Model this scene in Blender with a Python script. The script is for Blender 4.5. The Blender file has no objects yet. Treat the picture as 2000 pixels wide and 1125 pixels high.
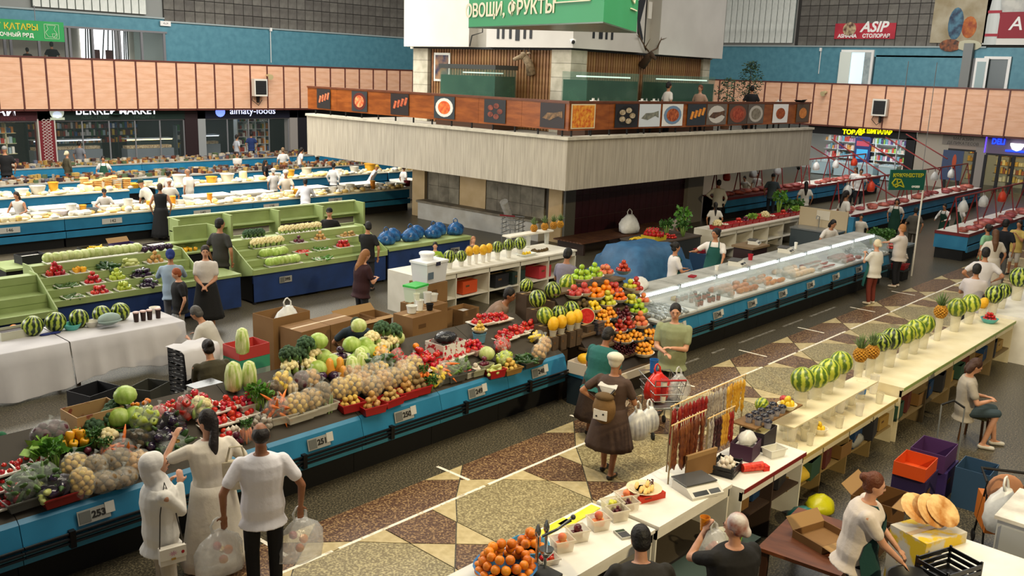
import bpy,bmesh,math,random
from mathutils import Vector,Matrix
random.seed(7)
SC = bpy.context.scene
COL = SC.collection
PI = math.pi
# ---------------------------------------------------------------- camera, sky, lights, exposure
# world: X runs along the aisles (away to the right), Y across them (away to the left), Z up
EYE = 5.4
FPX,PITCH,ROLL,AZ = 1775.646,.2306664,.0350079,.7419421
_F = Vector((math.cos(AZ)*math.cos(PITCH),math.sin(AZ)*math.cos(PITCH),-math.sin(PITCH)))
_R0 = Vector((math.sin(AZ),-math.cos(AZ),0));_U0 = _R0.cross(_F)
_R = math.cos(ROLL)*_R0 + math.sin(ROLL)*_U0
_U = -math.sin(ROLL)*_R0 + math.cos(ROLL)*_U0
cam_d = bpy.data.cameras.new('camera');cam_d.sensor_width = 36;cam_d.sensor_fit = 'HORIZONTAL'
cam_d.lens = FPX/2000*36;cam_d.clip_end = 300;cam_d.clip_start = .1
cam = bpy.data.objects.new('camera',cam_d);COL.objects.link(cam)
cam.matrix_world = Matrix(((_R.x,_U.x,-_F.x,0),(_R.y,_U.y,-_F.y,0),(_R.z,_U.z,-_F.z,EYE),(0,0,0,1)))
SC.camera = cam
vs = SC.view_settings
vs.view_transform = 'Standard';vs.look = 'None';vs.gamma = 1;vs.use_curve_mapping = False
vs.exposure = 0.0
world = bpy.data.worlds.new('hall_daylight');SC.world = world;world.use_nodes = True
_bg = world.node_tree.nodes['Background'];_bg.inputs[0].default_value = (1.0,.965,.90,1);_bg.inputs[1].default_value = .17
def light(name,kind,loc,aim,energy,color=(1,1,1),**kw):
 d = bpy.data.lights.new(name,kind);d.energy = energy;d.color = color
 for k,v in kw.items(): setattr(d,k,v)
 o = bpy.data.objects.new(name,d);COL.objects.link(o);o.location = loc
 o.rotation_euler = (Vector(aim)-Vector(loc)).to_track_quat('-Z','Y').to_euler()
 return o
# area lamps for daylight from assumed roof skylights; no roof is built
light('assumed_skylight_aisle','AREA',(10,6,13),(11,7.5,0),2050,(1,.90,.70),shape='RECTANGLE',size=14,size_y=5)
light('assumed_skylight_middle','AREA',(12,22,14),(12,22,0),1350,(1,.97,.90),shape='RECTANGLE',size=16,size_y=8)
light('assumed_skylight_far','AREA',(16,31,12),(16,30,0),4600,(1,.96,.86),shape='RECTANGLE',size=16,size_y=5)
light('assumed_skylight_right','AREA',(32,10,14),(32,10,0),1150,(1,.97,.92),shape='RECTANGLE',size=16,size_y=8)
light('wall_fill_left','AREA',(28,37,13),(29,50,5.2),2150,(1,.97,.92),shape='RECTANGLE',size=22,size_y=4)  # added fill lamp brightening the left parapet and upper wall, no window there
light('wall_fill_right','AREA',(44,19,13),(57,19,5.2),2000,(1,.97,.92),shape='RECTANGLE',size=4,size_y=20)  # same kind of added fill, aimed at the right parapet and upper wall
light('tower_fill','AREA',(-3,27,6.5),(22,22,.8),2600,(1,.96,.88),shape='RECTANGLE',size=14,size_y=4)  # added fill from out of view, lifts the tower's lower wall under the balcony
# added spot lamp giving assumed warm sun on the nearest counters; no windows built
light('assumed_sun_spot','SPOT',(4,-9,11),(13.5,5,1),8200,(1,.80,.45),spot_size=math.radians(62),spot_blend=.8,shadow_soft_size=.25)
def ray(px,py): return _F + _R*((px-1000)/FPX) - _U*((py-562.5)/FPX)
def at(px,py,z=0.):           # survey helper: the point of the horizontal level z that the photograph shows at this pixel
 d = ray(px,py);t = (z-EYE)/d.z
 return Vector((d.x*t,d.y*t,z))
def atX(px,py,X):
 d = ray(px,py);t = X/d.x
 return Vector((X,d.y*t,EYE+d.z*t))
def atY(px,py,Y):
 d = ray(px,py);t = Y/d.y
 return Vector((d.x*t,Y,EYE+d.z*t))
def at_dist(px,py,p):         # the point above/below p (same plan distance) seen at this pixel
 d = ray(px,py);t = math.hypot(p[0],p[1])/math.hypot(d.x,d.y)
 return Vector((d.x*t,d.y*t,EYE+d.z*t))
def facing(p,rel):             # heading: rel 0 = away from the camera, 90 = image left, 180 = towards it
 return math.atan2(p[1],p[0]) + math.radians(rel)
# ---------------------------------------------------------------- materials
def rgb(h,a=1):
 h = h.lstrip('#');v = [int(h[i:i+2],16)/255 for i in (0,2,4)]
 return tuple([(c/12.92 if c <= .04045 else ((c+.055)/1.055)**2.4) for c in v]+[a])
MATS = {}
def mat(name,col='#888888',col2=None,rough=.6,metal=0,scale=6,detail=3,bump=0,alpha=1,emit=0,spec=.4,rnd=0,stretch=None,lo=.35,hi=.65,tex='noise',trans=0,coat=0,bscale=None):
 """procedural material: two colours mixed by a texture in object space, optional random value per copy"""
 if name in MATS: return MATS[name]
 m = bpy.data.materials.new(name);m.use_nodes = True;nt = m.node_tree;N = nt.nodes;L = nt.links
 b = N['Principled BSDF'];b.inputs['Roughness'].default_value = rough;b.inputs['Metallic'].default_value = metal
 b.inputs['Specular IOR Level'].default_value = spec;b.inputs['Alpha'].default_value = alpha
 b.inputs['Transmission Weight'].default_value = trans;b.inputs['Coat Weight'].default_value = coat
 c1 = rgb(col);c2 = rgb(col2) if col2 else c1
 src = None;tx = None
 if col2 or bump:
  tc = N.new('ShaderNodeTexCoord');mp = N.new('ShaderNodeMapping');L.new(tc.outputs['Object'],mp.inputs[0])
  if stretch: mp.inputs['Scale'].default_value = stretch
  if tex == 'voronoi':
   tx = N.new('ShaderNodeTexVoronoi');tx.inputs['Scale'].default_value = scale;fac = tx.outputs['Distance']
  elif tex == 'wave':
   tx = N.new('ShaderNodeTexWave');tx.inputs['Scale'].default_value = scale;tx.inputs['Distortion'].default_value = 3;fac = tx.outputs['Fac']
  else:
   tx = N.new('ShaderNodeTexNoise');tx.inputs['Scale'].default_value = scale;tx.inputs['Detail'].default_value = detail;fac = tx.outputs['Fac']
  L.new(mp.outputs[0],tx.inputs['Vector'])
 if col2:
  r = N.new('ShaderNodeValToRGB');e = r.color_ramp.elements
  e[0].position = lo;e[0].color = c1;e[1].position = hi;e[1].color = c2
  L.new(fac,r.inputs[0]);src = r.outputs[0]
 if rnd:
  oi = N.new('ShaderNodeObjectInfo');mr = N.new('ShaderNodeMapRange')
  mr.inputs[3].default_value = 1-rnd;mr.inputs[4].default_value = 1+rnd;L.new(oi.outputs['Random'],mr.inputs[0])
  hv = N.new('ShaderNodeHueSaturation');L.new(mr.outputs[0],hv.inputs['Value'])
  mh = N.new('ShaderNodeMapRange');mh.inputs[3].default_value = .5-rnd*.06;mh.inputs[4].default_value = .5+rnd*.06
  L.new(oi.outputs['Random'],mh.inputs[0]);L.new(mh.outputs[0],hv.inputs['Hue'])
  if src: L.new(src,hv.inputs['Color'])
  else: hv.inputs['Color'].default_value = c1
  src = hv.outputs[0]
 if src: L.new(src,b.inputs['Base Color'])
 else: b.inputs['Base Color'].default_value = c1
 if bump:
  bp = N.new('ShaderNodeBump');bp.inputs['Strength'].default_value = bump;bp.inputs['Distance'].default_value = .02
  bt = fac
  if bscale:
   t2 = N.new('ShaderNodeTexNoise');t2.inputs['Scale'].default_value = bscale;L.new(mp.outputs[0],t2.inputs['Vector']);bt = t2.outputs['Fac']
  L.new(bt,bp.inputs['Height']);L.new(bp.outputs[0],b.inputs['Normal'])
 if emit:
  if src: L.new(src,b.inputs['Emission Color'])
  else: b.inputs['Emission Color'].default_value = c1
  b.inputs['Emission Strength'].default_value = emit
 MATS[name] = m;return m
def plain(h,rough=.6,**k): return mat('paint_'+h.strip('#')+('_%d' % int(rough*100))+''.join('%s%s' % (a,k[a]) for a in k),h,rough=rough,**k)
# ---------------------------------------------------------------- mesh collector
class MB:
 def __init__(s): s.v = [];s.f = [];s.m = []
 def add(s,vs,fs,mi=0):
  b = len(s.v);s.v += [tuple(x) for x in vs];s.f += [tuple(i+b for i in f) for f in fs];s.m += [mi]*len(fs);return s
 def box(s,c,d,rz=0,mi=0,taper=1.,M=None):
  x,y,z = d[0]/2,d[1]/2,d[2]/2;ca,sa = math.cos(rz),math.sin(rz);P = []
  for k in (-1,1):
   t = taper if k < 0 else 1
   for i,j in ((-1,-1),(1,-1),(1,1),(-1,1)):
    a,b = i*x*t,j*y*t;P.append(Vector((c[0]+a*ca-b*sa,c[1]+a*sa+b*ca,c[2]+k*z)))
  if M: P = [M @ p for p in P]
  return s.add(P,[(3,2,1,0),(4,5,6,7),(0,1,5,4),(1,2,6,5),(2,3,7,6),(3,0,4,7)],mi)
 def bb(s,a,b,mi=0): return s.box([(a[i]+b[i])/2 for i in range(3)],[abs(b[i]-a[i]) for i in range(3)],0,mi)
 def prism(s,pts,z0,z1,mi=0):
  n = len(pts);P = [(p[0],p[1],z0) for p in pts]+[(p[0],p[1],z1) for p in pts]
  return s.add(P,[tuple(range(n))[::-1],tuple(range(n,2*n))]+[(i,(i+1) % n,n+(i+1) % n,n+i) for i in range(n)],mi)
 def extr(s,pts,a,b,mi=0):          # profile (y,z) extruded along x from a to b
  n = len(pts);P = [(a,p[0],p[1]) for p in pts]+[(b,p[0],p[1]) for p in pts]
  return s.add(P,[tuple(range(n))[::-1],tuple(range(n,2*n))]+[(i,(i+1) % n,n+(i+1) % n,n+i) for i in range(n)],mi)
 def loft(s,rings,cap=True,mi=0):
  n = len(rings[0]);P = [p for r in rings for p in r];fs = []
  for k in range(len(rings)-1):
   for i in range(n): fs.append((k*n+i,k*n+(i+1) % n,(k+1)*n+(i+1) % n,(k+1)*n+i))
  if cap: fs += [tuple(range(n))[::-1],tuple(range((len(rings)-1)*n,len(rings)*n))]
  return s.add(P,fs,mi)
 def lathe(s,prof,n=12,c=(0,0,0),sx=1,sy=1,mi=0,cap=True,wob=0,lobes=0):
  R = []
  for r,z in prof:
   R.append([(c[0]+r*sx*math.cos(a)*(1+wob*math.cos(lobes*a)),c[1]+r*sy*math.sin(a)*(1+wob*math.cos(lobes*a)),c[2]+z) for a in [2*PI*i/n for i in range(n)]])
  return s.loft(R,cap,mi)
 def ell(s,c,r,n=10,m=6,mi=0,M=None):
  if not hasattr(r,'__len__'): r = (r,r,r)
  P = [Vector((0,0,-1))]
  for k in range(1,m):
   t = -PI/2+PI*k/m
   for i in range(n): a = 2*PI*i/n;P.append(Vector((math.cos(a)*math.cos(t),math.sin(a)*math.cos(t),math.sin(t))))
  P.append(Vector((0,0,1)));P = [Vector((p.x*r[0],p.y*r[1],p.z*r[2])) for p in P]
  if M: P = [M @ p for p in P]
  P = [p+Vector(c) for p in P];fs = [(0,1+(i+1) % n,1+i) for i in range(n)]
  for k in range(m-2):
   for i in range(n): fs.append((1+k*n+i,1+k*n+(i+1) % n,1+(k+1)*n+(i+1) % n,1+(k+1)*n+i))
  l = len(P)-1;b = 1+(m-2)*n
  fs += [(l,b+i,b+(i+1) % n) for i in range(n)]
  return s.add(P,fs,mi)
 def tube(s,path,r,n=8,mi=0,cap=True):
  path = [Vector(p) for p in path];rr = r if hasattr(r,'__len__') else [r]*len(path);R = []
  up = None
  for k,p in enumerate(path):
   t = (path[min(k+1,len(path)-1)]-path[max(k-1,0)])
   if t.length < 1e-9: t = Vector((0,0,1))
   t.normalize()
   if up is None: up = t.orthogonal().normalized()
   u = (up-t*up.dot(t));u = u.normalized() if u.length > 1e-6 else t.orthogonal().normalized();up = u;w = t.cross(u)
   R.append([p+(u*math.cos(a)+w*math.sin(a))*rr[k] for a in [2*PI*i/n for i in range(n)]])
  return s.loft(R,cap,mi)
 def bar(s,a,b,w,h,mi=0):
  a = Vector(a);b = Vector(b);t = (b-a).normalized();u = Vector((0,0,1)).cross(t)
  u = u.normalized() if u.length > 1e-4 else Vector((1,0,0));q = t.cross(u)
  R = [[p+u*(i*w/2)+q*(j*h/2) for i,j in ((-1,-1),(1,-1),(1,1),(-1,1))] for p in (a,b)]
  return s.loft(R,True,mi)
 def rcone(s,p0,r0,p1,r1,n=10):    # tapered limb with rounded ends
  p0 = Vector(p0);p1 = Vector(p1);t = (p1-p0);l = t.length or 1e-6;t /= l
  return s.tube([p0-t*r0*.95,p0-t*r0*.6,p0,p1,p1+t*r1*.6,p1+t*r1*.95],[r0*.3,r0*.8,r0,r1,r1*.8,r1*.3],n)
 def mesh(s,name,mats,smooth=None):
  me = bpy.data.meshes.new(name);me.from_pydata(s.v,[],s.f)
  for m in (mats if isinstance(mats,(list,tuple)) else [mats]): me.materials.append(m)
  if any(s.m): me.polygons.foreach_set('material_index',s.m)
  bm = bmesh.new();bm.from_mesh(me);bmesh.ops.recalc_face_normals(bm,faces=bm.faces);bm.to_mesh(me);bm.free()
  if smooth is not None:
   me.polygons.foreach_set('use_smooth',[True]*len(me.polygons))
   if smooth < 180: me.set_sharp_from_angle(angle=math.radians(smooth))
  return me
 def build(s,name,mats,parent=None,loc=(0,0,0),rz=0,smooth=None,link=True):
  return obj(name,s.mesh(name,mats,smooth),parent,loc,rz,link)
def obj(name,me,parent=None,loc=(0,0,0),rz=0,link=True):
 o = bpy.data.objects.new(name,me);o.location = loc
 if hasattr(rz,'__len__'): o.rotation_euler = rz
 elif rz: o.rotation_euler = (0,0,rz)
 if link: COL.objects.link(o)
 if parent: o.parent = parent
 return o
def tag(o,label,cat,group=None,kind=None):
 o['label'] = label
 if cat: o['category'] = cat
 if group: o['group'] = group
 if kind: o['kind'] = kind
 return o
def thing(name,label,cat,loc=(0,0,0),rz=0,group=None):
 return tag(obj(name,None,None,loc,rz),label,cat,group)
def struct(o): o['kind'] = 'structure';return o
PROTO = {}
def proto(key,name,mb,m,parts=(),smooth=180):
 """template thing: (name, mesh, [(part name, mesh)]) kept off the scene and copied by put()"""
 PROTO[key] = (name,mb.mesh(name,m,smooth),[(pn,p.mesh(pn,pm,smooth)) for pn,p,pm in parts])
def put(key,loc,rot=(0,0,0),sc=1,label=None,cat=None,group=None,parent=None,name=None):
 n,me,parts = PROTO[key]
 o = bpy.data.objects.new(name or n,me);COL.objects.link(o);o.location = loc;o.rotation_euler = rot
 o.scale = sc if hasattr(sc,'__len__') else (sc,)*3
 if parent: o.parent = parent
 for pn,pm in parts:
  c = bpy.data.objects.new(pn,pm);COL.objects.link(c);c.parent = o
 if label: tag(o,label,cat,group)
 return o
R_ = random.uniform
ORD = 'first second third fourth fifth sixth seventh eighth ninth tenth eleventh twelfth thirteenth fourteenth fifteenth sixteenth seventeenth eighteenth nineteenth twentieth'.split();ORD += ['twenty-'+o for o in ORD[:9]]+['thirtieth']
def text(name,body,size,m,parent,M,extrude=.004,align='CENTER',bold=0.,sx=1.,shear=0.):
 """flat lettering as a mesh part; M places the text's XY plane"""
 c = bpy.data.curves.new(name,'FONT');c.body = body;c.size = size;c.align_x = align;c.align_y = 'CENTER';c.extrude = extrude;c.offset = bold;c.shear = shear
 c.resolution_u = 3
 o = bpy.data.objects.new(name,c);me = bpy.data.meshes.new_from_object(o);bpy.data.objects.remove(o);bpy.data.curves.remove(c)
 me.materials.clear();me.materials.append(m);me.name = name
 t = bpy.data.objects.new(name,me);COL.objects.link(t);t.parent = parent
 t.matrix_local = M @ Matrix.Diagonal((sx,1,1,1))
 return t
def frame(o,xd,yd):           # matrix with origin o, x axis xd, y axis yd
 x = Vector(xd).normalized();y = Vector(yd).normalized();z = x.cross(y).normalized();y = z.cross(x)
 o = Vector(o);return Matrix(((x.x,y.x,z.x,o.x),(x.y,y.y,z.y,o.y),(x.z,y.z,z.z,o.z),(0,0,0,1)))
# ================================================================ the hall: floor, walls, galleries
TERR_D = mat('terrazzo_dark','#3b372d','#796f58',rough=.35,scale=42,detail=2,lo=.45,hi=.72,tex='noise',bump=.04)
TERR_G = mat('terrazzo_green','#7a6d4c','#c3b587',rough=.32,scale=38,detail=2,lo=.42,hi=.70)
TERR_B = mat('terrazzo_brown','#543a2b','#b69468',rough=.32,scale=38,detail=2,lo=.46,hi=.74)
CREAM = mat('cream_stone','#c9b78a','#b5a274',rough=.4,scale=9)
TAPE = mat('worn_tape','#f1ead9','#b9ac90',rough=.6,scale=14,lo=.55,hi=.7)
fl = MB();fl.bb((-4,-4,-.12),(62,58,0));floor = struct(fl.build('floor',TERR_D))
# aisle paving: octagons, brown fields and cream triangles laid flush with open joints
PX,X0,YC = 2.475,8.02,6.97
def piece(name,pts,m,mesh_cache={}):
 cx = sum(p[0] for p in pts)/len(pts);cy = sum(p[1] for p in pts)/len(pts);q = []
 for x,y in pts:
  d = math.hypot(x-cx,y-cy);k = (d-.012)/d;q.append((round((x-cx)*k,4),round((y-cy)*k,4)))
 key = (name,tuple((round(a,2),round(b,2)) for a,b in q))
 if key not in mesh_cache: mesh_cache[key] = MB().prism(q,.001,.008).mesh(name,m)
 obj(name,mesh_cache[key],floor,(cx,cy,0))
for k in range(-3,12):
 xc = X0+k*PX
 def pt(*l): return [(xc+a,YC+b) for a,b in l]
 piece('octagon_paving',pt((-.43,.85),(.43,.85),(.86,.38),(.86,-.38),(.43,-.85),(-.43,-.85),(-.86,-.38),(-.86,.38)),TERR_G)
 for s in (1,-1):
  piece('cream_triangle',pt((0,s*1.22),(.36,s*1.54),(-.36,s*1.54)),CREAM)
  piece('cream_triangle',pt((0,s*1.22),(.43,s*.85),(-.43,s*.85)),CREAM)
  piece('brown_paving',pt((0,s*1.22),(.36,s*1.54),(PX-.36,s*1.54),(PX,s*1.22),(PX-.43,s*.85),(.43,s*.85)),TERR_B)
  piece('brown_paving',pt((PX/2,0),(.86,s*.38),(.86,s*.85),(PX-.86,s*.85),(PX-.86,s*.38)),TERR_B)
  for t in (1,-1):
   piece('cream_triangle',pt((t*.43,s*.85),(t*.86,s*.85),(t*.86,s*.38)),CREAM)
  piece('cream_triangle',pt((s*.86,.38),(s*.86,-.38),(s*PX/2,0)),CREAM)
x = 4.0
while x < 30:
 l = R_(.9,3.2);MB().bb((x,7.80,.008),(min(x+l,30),7.845,.011)).build('floor_tape',TAPE,floor);x += l+R_(.05,.3)
for x in (5.2,8.09,11.03,13.8,16.53,19.2,22.08,24.8):
 MB().box((x,8.4,.0095),(.05,.62,.004),.03).build('floor_tape',TAPE,floor)
for x,l in ((14.6,.8),(15.9,.5),(17.0,1.6),(19.0,1.0),(20.4,1.4)):
 MB().bb((x,8.95,.001),(x+l,9.01,.004)).build('floor_tape',mat('faded_tape','#8a857a','#5c574c',scale=9),floor)
PINK = mat('pink_parapet_panel','#d9a482','#e3b596',rough=.6,scale=1.5,stretch=(1,1,4))
BATTEN = plain('#5e2f27',.5)
BLUEW = mat('teal_blue_wall_tile','#4a7f8f','#568c9b',rough=.5,scale=3)
GREYT = mat('grey_stone_tile','#56524c','#6b6760',rough=.7,scale=2.2,rnd=.16)
JOINT = plain('#34322f',.9)
METALW = mat('ribbed_light_metal','#c9ccc4','#dfe2da',rough=.35,metal=.0,scale=2)
GLASS = mat('shop_glass','#5f706d',rough=.05,alpha=.08,spec=.6)
GREY = plain('#77777a',.5);DARK = plain('#141414',.6);WHITE = plain('#e9e7e2',.5);OFFW = plain('#d9d4c8',.6)
def parapet(side,a,b,plane,pitch,start,z0,z1):
 root = struct(MB().bb(*(((a,plane,z0-.1),(b,plane+.25,z1)) if side == 'L' else ((plane,a,z0-.1),(plane+.25,b,z1)))).build('wall_'+('left' if side == 'L' else 'right')+'_parapet',BATTEN))
 k0 = math.ceil((a-start)/pitch);k1 = math.floor((b-start)/pitch)
 pm = MB();pm.bb((-pitch/2+.04,-.05,z0),(pitch/2-.04,.01,z1-.03));me = pm.mesh('parapet_panel',PINK)
 seam = MB()
 for q in (.32,.62,.86): seam.bb((-pitch/2+.05,-.052,z0+(z1-z0)*q),(pitch/2-.05,-.049,z0+(z1-z0)*q+.012))
 sme = seam.mesh('panel_seam',plain('#c1906f'))
 bt = MB();bt.bb((-.035,-.085,z0-.05),(.035,0,z1));bme = bt.mesh('batten',BATTEN)
 cp = MB();cp.bb((a,-.1,z1-.02),(b,.3,z1+.05))
 for k in range(k0,k1+1):
  p = start+k*pitch
  rz = 0 if side == 'L' else -PI/2
  loc = (p,plane,0) if side == 'L' else (plane,p,0)
  obj('batten',bme,root,loc,rz)
  if k < k1:
   loc = (p+pitch/2,plane,0) if side == 'L' else (plane,p+pitch/2,0)
   o = obj('parapet_panel',me,root,loc,rz);obj('panel_seam',sme,o)
 c = MB();c.bb(*(((a,plane-.1,z1-.02),(b,plane+.3,z1+.05)) if side == 'L' else ((plane-.1,a,z1-.02),(plane+.3,b,z1+.05))))
 c.build('coping',BATTEN,root)
 return root
parapet('L',13.2,47,47,1.103,16.49,3.0,5.42)
parapet('R',6,38,54,1.088,14.22,3.08,5.5)
# gallery slabs behind the parapets
struct(MB().bb((10,47.25,3.06),(58,51,3.2)).build('floor_gallery_left',OFFW))
struct(MB().bb((54.25,2,3.14),(58.5,47.2,3.25)).build('floor_gallery_right',OFFW))
# upper walls: teal band with stone tiles above
wl = struct(MB().bb((25.2,50,3),(58,50.3,7.6)).build('wall_left',BLUEW))
struct(MB().bb((10,50,7.0),(25.2,50.3,7.75)).build('wall_left_lintel',BLUEW))
wr = struct(MB().bb((57,22.9,3),(57.3,50,7.78)).build('wall_right',BLUEW))
struct(MB().bb((57,2,3),(57.3,16.6,7.78)).build('wall_right_end',BLUEW))
struct(MB().bb((57,16.6,7.2),(57.3,22.9,7.78)).build('wall_right_lintel',BLUEW))
struct(MB().bb((57,16.6,3),(57.3,22.9,3.2)).build('wall_right_sill',BLUEW))
struct(MB().bb((57,17.4,3),(57.3,22.8,7.3)).build('wall_right_middle',BLUEW))
# stone tile courses
def tiles(name,side,plane,a,b,z0,z1,s,skip=None):
 back = struct(MB().bb(*(((a,plane+.04,z0),(b,plane+.3,z1)) if side == 'L' else ((plane+.04,a,z0),(plane+.3,b,z1)))).build(name,JOINT))
 me = MB().bb((-s/2+.02,-.02,-s/2+.02),(s/2-.02,.05,s/2-.02)).mesh('wall_tile',GREYT)
 z = z0+s/2;
 while z < z1:
  p = a+s/2
  while p < b:
   if not skip or not skip(p,z):
    obj('wall_tile',me,back,(p,plane,z) if side == 'L' else (plane,p,z),0 if side == 'L' else -PI/2)
   p += s
  z += s
tiles('wall_left_upper','L',50,25.2,46,7.62,10.1,.62)
tiles('wall_right_upper','R',57,10,28.2,7.8,11.3,.62,lambda p,z: p < 18.8)
struct(MB().bb((10,50.1,7.75),(25.2,50.3,10)).build('wall_left_upper_plain',plain('#8a8c88',.7)))
struct(MB().bb((57.1,28.2,7.78),(57.3,45,11.5)).build('wall_right_upper_plain',plain('#8b8a84',.7)))
def ribbed(name,side,plane,a,b,z0,z1,step):
 o = struct(MB().bb(*(((a,plane,z0),(b,plane+.08,z1)) if side == 'L' else ((plane,a,z0),(plane+.08,b,z1)))).build(name,plain('#55605c',.6)))
 me = MB().bb((-step/2+.03,-.07,z0),(step/2-.03,0,z1)).mesh('metal_sheet',METALW);p = a+step/2
 while p < b: obj('metal_sheet',me,o,(p,plane,0) if side == 'L' else (plane,p,0),0 if side == 'L' else -PI/2);p += step
ribbed('wall_left_metal','L',49.95,18.3,24.2,7.9,10,.42)
ribbed('wall_right_metal','R',56.95,28.3,36,8.0,11.5,.42)
for a,b in (((25.2,49.9,7.56),(46,50,7.64)),((10,49.9,7.72),(25.2,50,7.8)),((56.9,16.6,7.76),(57,36,7.84))):
 struct(MB().bb(a,b).build('trim_1',plain('#9aa6a6')))
# thin conduits on the teal walls
for p,z0,z1 in ((atY(528,60,49.9),4.2,7.45),(atY(797,86,49.9),5.6,7.1)):
 c = thing('wall_conduit','thin white conduit running down the %s teal wall' % ('left' if p.x < 36 else 'tower side of the left'),'conduit',(p.x,49.9,0))
 MB().tube([(0,0,z0+1.4),(0,0,z1)],.025,6).build('pipe',WHITE,c);MB().box((.0,-.05,z1+.1),(.14,.1,.2)).build('junction_box',WHITE,c)
p = atX(1604,95,56.9);c = thing('wall_conduit','thin white conduit on the teal wall left of the open window','conduit',(56.9,p.y,0))
MB().tube([(0,0,6.1),(0,0,7.6)],.025,6).build('pipe',WHITE,c);MB().box((-.05,0,7.6),(.1,.14,.2)).build('junction_box',WHITE,c)
struct(MB().bb((56.6,17.2,3),(57,17.7,8)).build('wall_right_pier',plain('#7d7f7c')))
# white window / door units on the right gallery
def window_unit(name,y0,y1,z0,z1,m):
 w = struct(MB().bb((56.85,y0,z0),(57.05,y0+.15,z1)).bb((56.85,y1-.15,z0),(57.05,y1,z1)).bb((56.85,y0+.15,z1-.15),(57.05,y1-.15,z1)).bb((56.85,y0+.15,z0),(57.05,y1-.15,z0+.12)).build(name,WHITE))
 MB().bb((56.92,y0+.15,z0+.1),(56.95,y1-.15,z1-.15)).build('pane',m,w)
 return w
LITW = mat('lit_room_window','#c9dbe2',emit=.75)
w = window_unit('window_1',22.9,24.95,4.6,7.6,LITW)
MB().bb((56.6,24.2,4.7),(56.7,24.9,7.45)).build('open_sash',mat('frosted_sash','#dfe6dc',rough=.3),w)
MB().bb((56.86,22.95,4.7),(56.9,23.45,7.45)).build('sash',mat('sash_grey','#a9b4b4','#8b989a',scale=3),w)
w = window_unit('door_1',15.2,16.6,3.1,7.3,plain('#4a5557',.3))
MB().bb((56.7,16.3,4),(56.78,17.0,7.2)).build('open_leaf',WHITE,w)
MB().bb((56.68,16.42,5.0),(56.72,16.88,7.0)).build('leaf_glass',plain('#8ea3a4',.3),w)
# gallery glazing on the left, with the bright room behind
gz = struct(MB().bb((10,49.9,6.95),(25.3,50.05,7.05)).build('window_2',GREY))
gx_ = [atY(q,80,50).x for q in (8,20,75,128,136,180,226,233,276,320)]
for xx in gx_: MB().bb((xx-.06,49.92,3),(xx+.06,50.04,7)).build('mullion',GREY,gz)
for a,b in zip(gx_[:-1],gx_[1:]): MB().bb((a+.05,49.97,3),(b-.05,49.99,7)).build('pane',GLASS,gz)
struct(MB().bb((10,50.3,4.05),(25.3,54,4.2)).build('floor_gallery_room',OFFW))
struct(MB().bb((10,54,3),(26,54.1,7.6)).build('wall_gallery_room',plain('#b5b1a6')))
struct(MB().bb((25.3,50.3,3),(25.4,54,7.6)).build('wall_gallery_side',plain('#8d9a94')))
dl = mat('daylight_window','#fbfdff',emit=2.6)
for q0,q1 in ((158,178),(184,224),(235,250)):
 a,b = atY(q0,80,53.9),atY(q1,80,53.9);ww = struct(MB().bb((a.x,53.9,3.6),(b.x,53.98,7.2)).build('window_3',dl))
 for i in range(3): MB().bar((a.x+(b.x-a.x)*(.2+.3*i),53.85,4.2),(a.x+(b.x-a.x)*(.5+.2*i),53.85,7.2),.06,.06).build('lattice',DARK,ww)
for q in (193,218):
 p = atY(q,100,52);c = thing('red_chair','dark red cafe chair behind the gallery glass, %s of the pair' % ('left' if q == 193 else 'right'),'chair',(p.x,52,4.2),.3,'gallery chairs')
 MB().bb((-.22,-.22,.45),(.22,.22,.52)).build('seat',plain('#4a1d1a'),c);MB().bb((-.22,.18,.7),(.22,.24,1.75)).build('backrest',plain('#4a1d1a'),c)
 for i in (-.2,.2):
  for j in (-.2,.2): MB().tube([(i,j,0),(i,j,.48 if j < 0 else .9)],.02,6).build('leg',DARK,c)
# ================================================================ central tower with the restaurant balcony
CONC = mat('board_marked_concrete','#9a9284','#b3aa9a',rough=.85,scale=3,stretch=(9,9,.35),detail=5,bump=.5)
CONC2 = mat('pale_concrete_cap','#c6bfae','#b2ab9b',rough=.8,scale=4)
WOODR = mat('varnished_wood_rail','#7d3f14','#9a5420',rough=.35,scale=3,stretch=(.6,.6,3),coat=.3)
WOODC = mat('rail_cap_wood','#5c3320','#6d3d26',rough=.4,scale=4)
MARB = mat('pale_marble_pillar','#a59f8c','#beb8a6',rough=.45,scale=3,rnd=.08)
MARBG = mat('grey_marble_slab','#6f685a','#948c7b',rough=.5,scale=2.5,detail=6,rnd=.12)
CREAMW = mat('cream_painted_wall','#c9ad80','#d6bb90',rough=.7,scale=2)
TX,TY = 19.7,16.17;BX,BY = 35.0,28.55
WX,WY = 23.0,18.9;EX,EY = 31.3,26.4
bal = struct(MB().bb((TX+.3,TY+.3,3.45),(BX-.3,BY-.3,3.6)).build('floor_balcony',plain('#8d877c',.8)))
struct(MB().bb((TX+.3,TY+.3,2.27),(BX-.3,BY-.3,2.42)).build('ceiling_soffit',plain('#6f675b',.9)))
wb = struct(MB().bb((TX+.06,TY+.06,2.3),(TX+.3,BY,3.66)).bb((TX+.3,TY+.06,2.3),(BX,TY+.3,3.66)).build('wall_balcony',plain('#6c655a',.9)))
def slab(a,b,side):
 n = MB()
 if side == 'L': n.bb((TX,a,2.27),(TX+.06,b,3.68))
 else: n.bb((a,TY,2.27),(b,TY+.06,3.68))
 n.build('concrete_panel',CONC,wb)
ys = [TY,16.24+.0,19.4,22.5,25.5,BY]
for a,b in zip((TY,18.6,21.1,23.6,26.1),(18.59,21.09,23.59,26.09,BY)): slab(a,b,'L')
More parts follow.
